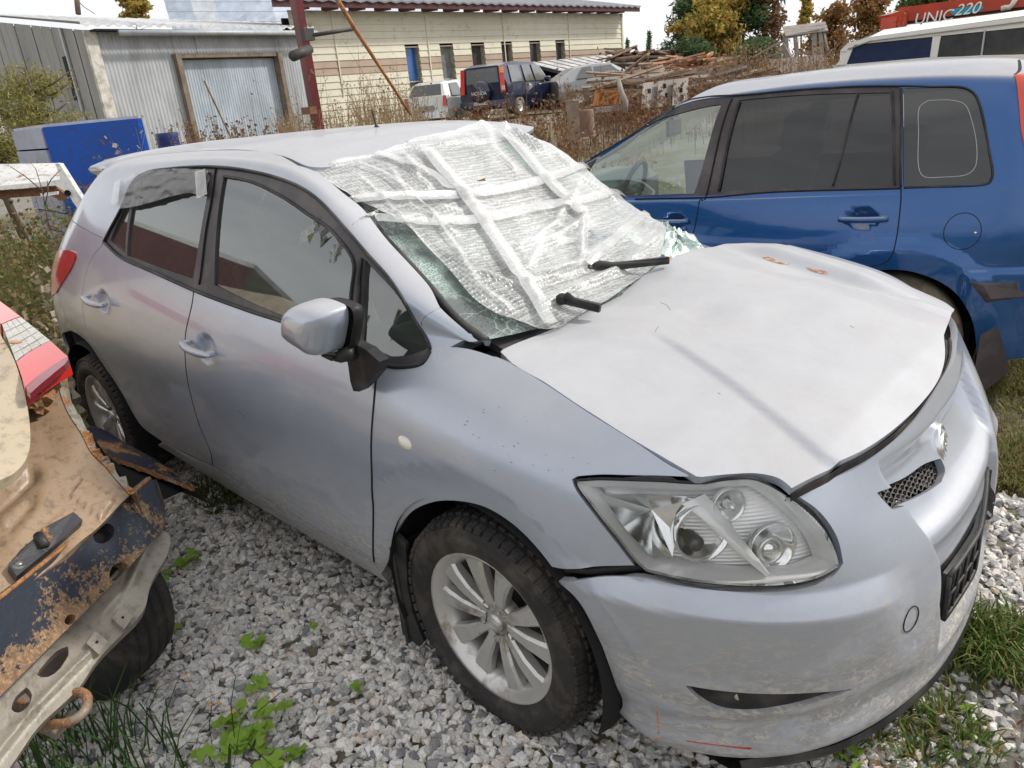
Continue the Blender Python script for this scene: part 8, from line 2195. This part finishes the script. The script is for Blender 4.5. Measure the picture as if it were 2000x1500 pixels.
def leafy(px, py, n, rad, size, seed, label, m=None, zz=.03, fl=0):
    r = random.Random(seed); c = gpt(px, py); root = empty('ground_weed', tuple(c)); tag(root, label, 'weed', 'leafy weeds on the gravel')
    for k in range(n):
        a = r.uniform(0, 6.28); d = rad * math.sqrt(r.random()); p = c + np.array([math.cos(a) * d, math.sin(a) * d, zz + r.uniform(0, .025)]); s = size * 1.25 * r.uniform(.6, 1.25); ta = r.uniform(0, 6.28)
        nx = np.array([r.gauss(0, .28), r.gauss(0, .28), 1]); nx /= np.linalg.norm(nx); u = np.cross(nx, (math.cos(ta), math.sin(ta), 0)); u /= np.linalg.norm(u); v = np.cross(nx, u)
        V = [p - nx * s * .12]; q = 21
        for i in range(q):
            t = .45 + 5.4 * i / (q - 1); rr = s * (.82 + .18 * abs(math.sin(t * 2.6)) + r.uniform(-.04, .04)); V.append(p + u * rr * math.cos(t) + v * rr * math.sin(t) + nx * s * .10 * math.sin(t * 5))
        MB().add(V, [(0, i, i + 1) for i in range(1, q)], True).build('leaf', m or WEEDG, root)
    if n: MB().tube([c, c + [.01, .01, zz]], .002, 5).build('stem', WEEDG, root)
    return root
LW = [(350, 1118, 7, .055, .019, 'patch of green leaves beside the rusty beam end'), (318, 1150, 5, .030, .017, 'small green leaf pair touching the beige wreck above its tyre'),
      (338, 1205, 3, .030, .013, 'tiny yellow-green weed right of the tyre tread'), (335, 1245, 4, .030, .015, 'green weed with a red leaf right of the tyre'),
      (498, 1278, 4, .028, .021, 'lone three-leaf weed in the middle of the gravel'), (622, 1250, 2, .02, .010, 'speck of green between stones below the sill'),
      (508, 1352, 4, .028, .017, 'upper leaves of the trailing weed in the gravel'), (535, 1405, 5, .045, .026, 'broad bright leaves of the trailing weed'),
      (470, 1415, 4, .045, .020, 'mid-green leaves with an orange flower beside them'), (490, 1465, 9, .060, .024, 'dense leaf clump near the bottom edge'), (545, 1495, 7, .055, .024, 'leaf clump cut by the bottom edge of the photo'), (430, 1490, 6, .07, .02, 'darker leaves among the long grass blades'),
      (695, 1365, 3, .028, .013, 'small weed with reddish stem left of the front wheel'), (1885, 1412, 1, .01, .016, 'single bright dock leaf lying in front of the bumper'), (1660, 1490, 5, .05, .014, 'small green plant under the bumper lip'), (385, 1100, 4, .04, .014, 'few green and red leaves right of the beam end')]
for k, (px, py, n, rad, s, lb) in enumerate(LW): leafy(px, py, n, rad, s, 60 + k, lb)
for k, (px, py) in enumerate(((436, 1400), (463, 1415), (418, 1402), (540, 1378), (372, 1340))):
    c = gpt(px, py) + [0, 0, .05]
    o = MB().lathe([(.0, .002), (.003, .001), (.0055, .003), (.002, -.001)], c, (.3, -.3, 1), 7).tube([c, c - [0, 0, .05]], .0008, 4).build('orange_flower', mat('orange_petal', (.75, .28, .01), .6))
    tag(o, ('topmost orange flower of the three by the trailing weed', 'orange flower right beside the broad green leaves', 'leftmost orange flower of the three by the trailing weed', 'lone orange flower above the trailing weed leaves', 'orange flower nearest the tyre of the beige wreck')[k], 'flower', 'tiny orange flowers among the weeds')

# fallen leaves round the nose
FL = mat('fallen_leaf', (.36, .20, .07), .8, var=.4, vscale=30)
r = np.random.RandomState(50); C = []
for px, py, n, s in ((1830, 1400, 70, .10), (1760, 1450, 60, .1), (1900, 1240, 40, .1), (1960, 1340, 40, .12), (1680, 1480, 50, .08), (1940, 1450, 40, .1), (1985, 905, 60, .15), (430, 980, 40, .12), (380, 1110, 16, .08)):
    c = gpt(px, py); C.append(c + np.stack([r.normal(size=n) * s * .6, r.normal(size=n) * s * .6, r.uniform(.012, .03, n)], 1))
V, F = quads(np.vstack(C), .010, r, .8)
o = link('fallen_leaves', np_mesh('fallen_leaves', V, F, False), leaf_mat('dead_leaves', [(.30, .16, .06), (.42, .26, .09), (.20, .10, .05), (.36, .28, .14)])); tag(o, 'brown fallen leaves and litter between the stones', 'leaves', kind='stuff')

# timber ---------------------------------------------------------------------------
PLK = [mat('grey_plank', (.24, .215, .19), .85, var=.3, vscale=3, bumpy=.3), mat('tan_plank', (.27, .20, .145), .85, var=.3, vscale=3), mat('brown_plank', (.20, .13, .09), .85, var=.3, vscale=3), mat('orange_plank', (.45, .22, .12), .85, var=.25, vscale=3)]
plm = [MB().box((0, 0, 0), (1, .14, .035)).mesh('plank') for _ in range(4)]
for me, mm in zip(plm, PLK): me.materials.append(mm)
def plank(root, P, L, az, tilt, k, w=1.0):
    o = bpy.data.objects.new('plank', plm[k]); COL.objects.link(o); o.parent = root; o.matrix_parent_inverse = parent_inv(root)
    o.location = tuple(P); o.rotation_euler = (random.Random(int(P[0] * 1e4)).uniform(-.5, .5), tilt, az); o.scale = (L, w, 1 + w * .5)
def pile(label, px0, px1, py0, py1, D0, D1, n, L0, L1, kinds, seed, wide=1.0, azc=.0, azs=.5):
    r = random.Random(seed); root = empty('plank_pile', tuple(G(at_d((px0 + px1) / 2, py1, (D0 + D1) / 2)))); tag(root, label, 'timber pile')
    for i in range(n):
        D = r.uniform(D0, D1); P = at_d(r.uniform(px0, px1), py0 + (py1 - py0) * r.uniform(0, 1) ** .8, D)
        az = math.atan2(PR_[1], PR_[0]) + azc + r.gauss(0, azs)
        plank(root, P, r.uniform(L0, L1), az, r.gauss(0, .12), r.choice(kinds), wide * r.uniform(.6, 1.4))
    return root
pile('long heap of grey and tan planks left of the blue car roof', 1215, 1440, 148, 182, 17, 20, 110, 1.0, 2.6, [0, 0, 1, 1, 2], 1)
pile('upper heap of weathered boards below the low pines', 1190, 1330, 140, 160, 21, 23, 60, 1.0, 2.4, [0, 1, 2], 2)
pile('reddish timber offcuts heaped under the pines', 1285, 1395, 112, 140, 25, 28, 70, .8, 1.8, [3, 3, 1], 3, azs=.8)
pile('dark log and root heap at the end of the cream hall', 1205, 1320, 96, 138, 30, 33, 90, .7, 1.8, [2, 2, 0], 4, 1.6, azs=1.2)
pile('grey slabs and boards right of the canopy', 1200, 1260, 180, 205, 17, 19, 30, .8, 1.6, [0, 2], 6)
# solid core under the heaps so that they are heaps and not floating boards
for k, (px, py, D, w, h, lb) in enumerate(((1330, 185, 19.5, 1.5, .45, 'low mound of rotten wood under the long plank heap'), (1262, 140, 33, 1.3, .75, 'dark earth mound under the root heap'), (1340, 140, 28.5, 1.2, .45, 'earth mound under the reddish offcuts'))):
    c = at_d(px, py, D); r = np.random.RandomState(k); V = []; n = 16; mrow = 8
    for i in range(mrow):
        for j in range(n):
            a = 2 * PI * j / n; t = i / (mrow - 1); rr = w * math.cos(t * PI / 2) * (1 + .15 * r.normal()); zt_b = float(gz(c[0], c[1])) - .2
            V.append(np.array([c[0], c[1], 0]) + PR_ * rr * 1.6 * math.cos(a) + PF_ * rr * math.sin(a) + np.array([0, 0, zt_b + (c[2] + h * .3 - zt_b) * math.sin(t * PI / 2)]))
    F = [(i * n + j, i * n + (j + 1) % n, (i + 1) * n + (j + 1) % n, (i + 1) * n + j) for i in range(mrow - 1) for j in range(n)]
    o = MB().add(V, F, False).build('rubble_mound', mat('rubble', (.13, .095, .07), .95, var=.4, vscale=3, bumpy=.8, bscale=8)); tag(o, lb, 'mound')
# leaning grey board sheet
gb = empty('board_sheet', tuple(G(at_d(1300, 205, 15)))); tag(gb, 'weathered grey board sheet with holes leaning on the plank heap', 'board')
for k in range(3):
    x0 = 1256 + 30 * k; x1 = x0 + 29
    yb = lambda x: 212 - (x - 1256) * .10; yt = lambda x: 162 - (x - 1256) * .12
    MB().prism([at_d(x0, yt(x0), 15.2), at_d(x1, yt(x1), 15.4), at_d(x1 - 3, yb(x1), 15.0), at_d(x0 - 3, yb(x0), 14.8)], PF_ * .04).build('board', PLK[0], gb)
for px, py in ((1268, 178), (1298, 168), (1302, 186), (1330, 176), (1332, 190)): MB().box(at_d(px, py, 14.95), (.05, .05, .09)).build('nail_hole', DARK, gb)
# orange frame, stump, block, post
ofr = empty('wooden_crate', tuple(G(at_d(1190, 205, 14)))); tag(ofr, 'orange-brown wooden crate side standing among the weeds', 'crate'); OW = mat('orange_wood', (.45, .19, .06), .8, var=.3, vscale=4)
for a_, b_, w_ in (((1164, 178), (1213, 178), .10), ((1168, 178), (1163, 207), .10), ((1207, 178), (1205, 205), .10), ((1166, 205), (1206, 182), .07), ((1180, 180), (1180, 205), .06)): MB().beam(at_d(*a_, 14), at_d(*b_, 14), w_, .04).build('bar', OW, ofr)
MB().prism([at_d(1168, 180, 14.1), at_d(1206, 180, 14.1), at_d(1205, 206, 14.1), at_d(1166, 206, 14.1)], PF_ * .02).build('backing', OW, ofr)
o = MB().tube([at_d(1208, 156, 13.6), at_d(1213, 178, 13.5), at_d(1222, 198, 13.4), at_d(1220, 222, 13.4)], [.04, .05, .05, .06], 8).build('bent_post', PLK[0]); tag(o, 'pale crooked wooden post right of the orange crate', 'post')
st = MB().lathe([(0, .02), (.12, .02), (.13, 0), (.135, -.34), (.16, -.40)], at_d(1144, 217, 12.5), (0, 0, 1), 16).build('tree_stump', PLK[2]); tag(st, 'dark sawn stump beside the upright concrete block', 'stump')
cbk = empty('concrete_block', tuple(G(at_d(1117, 245, 12)))); tag(cbk, 'upright weathered brown-grey block standing in the weeds', 'block')
a_, b_ = at_d(1117, 197, 12), at_d(1119, 252, 12); MB().beam((a_[0], a_[1], a_[2]), (a_[0], a_[1], b_[2] - .2), .22, .18, up=tuple(PR_)).build('shaft', mat('rough_block', (.27, .20, .15), .9, var=.3, vscale=6, bumpy=.6), cbk)
MB().box(a_ + [0, 0, .005], (.20, .20, .02)).build('top_face', mat('rough_block', (.27, .20, .15), .9), cbk)
lg = MB().beam(at_d(1160, 216, 13.3), at_d(1222, 209, 13.6), .09).build('grey_beam', PLK[0]); tag(lg, 'long grey squared beam on the ground below the orange crate', 'beam')
# plank shelter on the slope
ps = empty('plank_shelter', tuple(G(at_d(1580, 120, 24)))); tag(ps, 'half-collapsed open shelter of grey poles with a tilted board roof', 'shelter')
for a_, b_, w_ in (((1535, 72), (1537, 130), .12), ((1553, 68), (1558, 128), .10), ((1590, 62), (1590, 122), .14), ((1600, 60), (1606, 120), .12), ((1607, 56), (1616, 100), .08), ((1528, 88), (1552, 132), .16), ((1530, 74), (1600, 60), .10), ((1555, 106), (1600, 100), .07), ((1500, 110), (1535, 100), .06), ((1470, 112), (1532, 78), .05)):
    MB().beam(at_d(*a_, 24), at_d(*b_, 24), w_).build('pole', PLK[0], ps)
for k in range(3):
    MB().prism([at_d(1528 + 2 * k, 52 + 6 * k, 25 - .4 * k), at_d(1612 + 2 * k, 42 + 6 * k, 25 - .4 * k), at_d(1614 + 2 * k, 47 + 6 * k, 24.7 - .4 * k), at_d(1530 + 2 * k, 58 + 6 * k, 24.7 - .4 * k)], (0, 0, -.03)).build('roof_board', PLK[0], ps)
for k in range(5):
    x0 = 1502 + 22 * k; MB().prism([at_d(x0, 116 - 2 * k, 23.5), at_d(x0 + 20, 114 - 2 * k, 23.5), at_d(x0 + 20, 140, 23.5), at_d(x0, 140, 23.5)], PF_ * .05).build('fence_board', mat('pinkish_board', (.36, .29, .26), .85, var=.2), ps)
bar_ = MB().beam(at_d(1394, 178, 15), at_d(1470, 122, 19), .03).build('dark_bar', DARK); tag(bar_, 'thin dark bar slanting over the plank heap behind the blue roof', 'bar')

# ---------- behind the photographer: maroon building seen in the glass, tree belt added for reflections
rb = empty('maroon_building', (-15, -8, 0)); tag(rb, 'long dark maroon metal building reflected in the side windows', 'building')
MAR = corr_mat('maroon_sheet', (.10, .018, .020), dirt=.2)
a, b = np.array([-16.0, -1.6, 0]), np.array([-11.4, -6.2, 0]); d = (b - a) / np.linalg.norm(b - a)
for k in range(5): corr_panel(a + d * k * 1.301, a + d * (k + 1) * 1.301, -.1, 3.1, 3.1, MAR, 'wall_sheet', rb)
nn_ = np.array([d[1], -d[0], 0]); nn_ = nn_ if nn_ @ (a - CAM) > 0 else -nn_
MB().prism([a + [0, 0, 3.12], b + [0, 0, 3.12], b + nn_ * 5 + [0, 0, 3.2], a + nn_ * 5 + [0, 0, 3.2]], (0, 0, .08)).build('roof', ROOFW, rb)
MB().box(a + d * 4.2 + [0, 0, .8] - nn_ * .06, (.9, .06, 1.6), R=np.stack([d, nn_, [0, 0, 1]], 1)).build('door', PLK[1], rb)
r = np.random.RandomState(77); C = []  # tree belt added out of view to darken the horizon in reflections
for k in range(150):
    a = r.uniform(PI * 1.22, PI * 2.30); D = r.uniform(45, 80); c = np.array([math.cos(a) * D, math.sin(a) * D, 3.0]); C.append(c + r.normal(size=(420, 3)) * [2.6, 2.6, 1.6 + 1.2 * r.uniform()])
V, F = quads(np.vstack(C), .30, r); o = link('added_tree_belt', np_mesh('added_tree_belt', V, F, False), GREENL); tag(o, 'distant unseen belt of trees added behind the photographer to darken reflections', 'trees', kind='stuff')
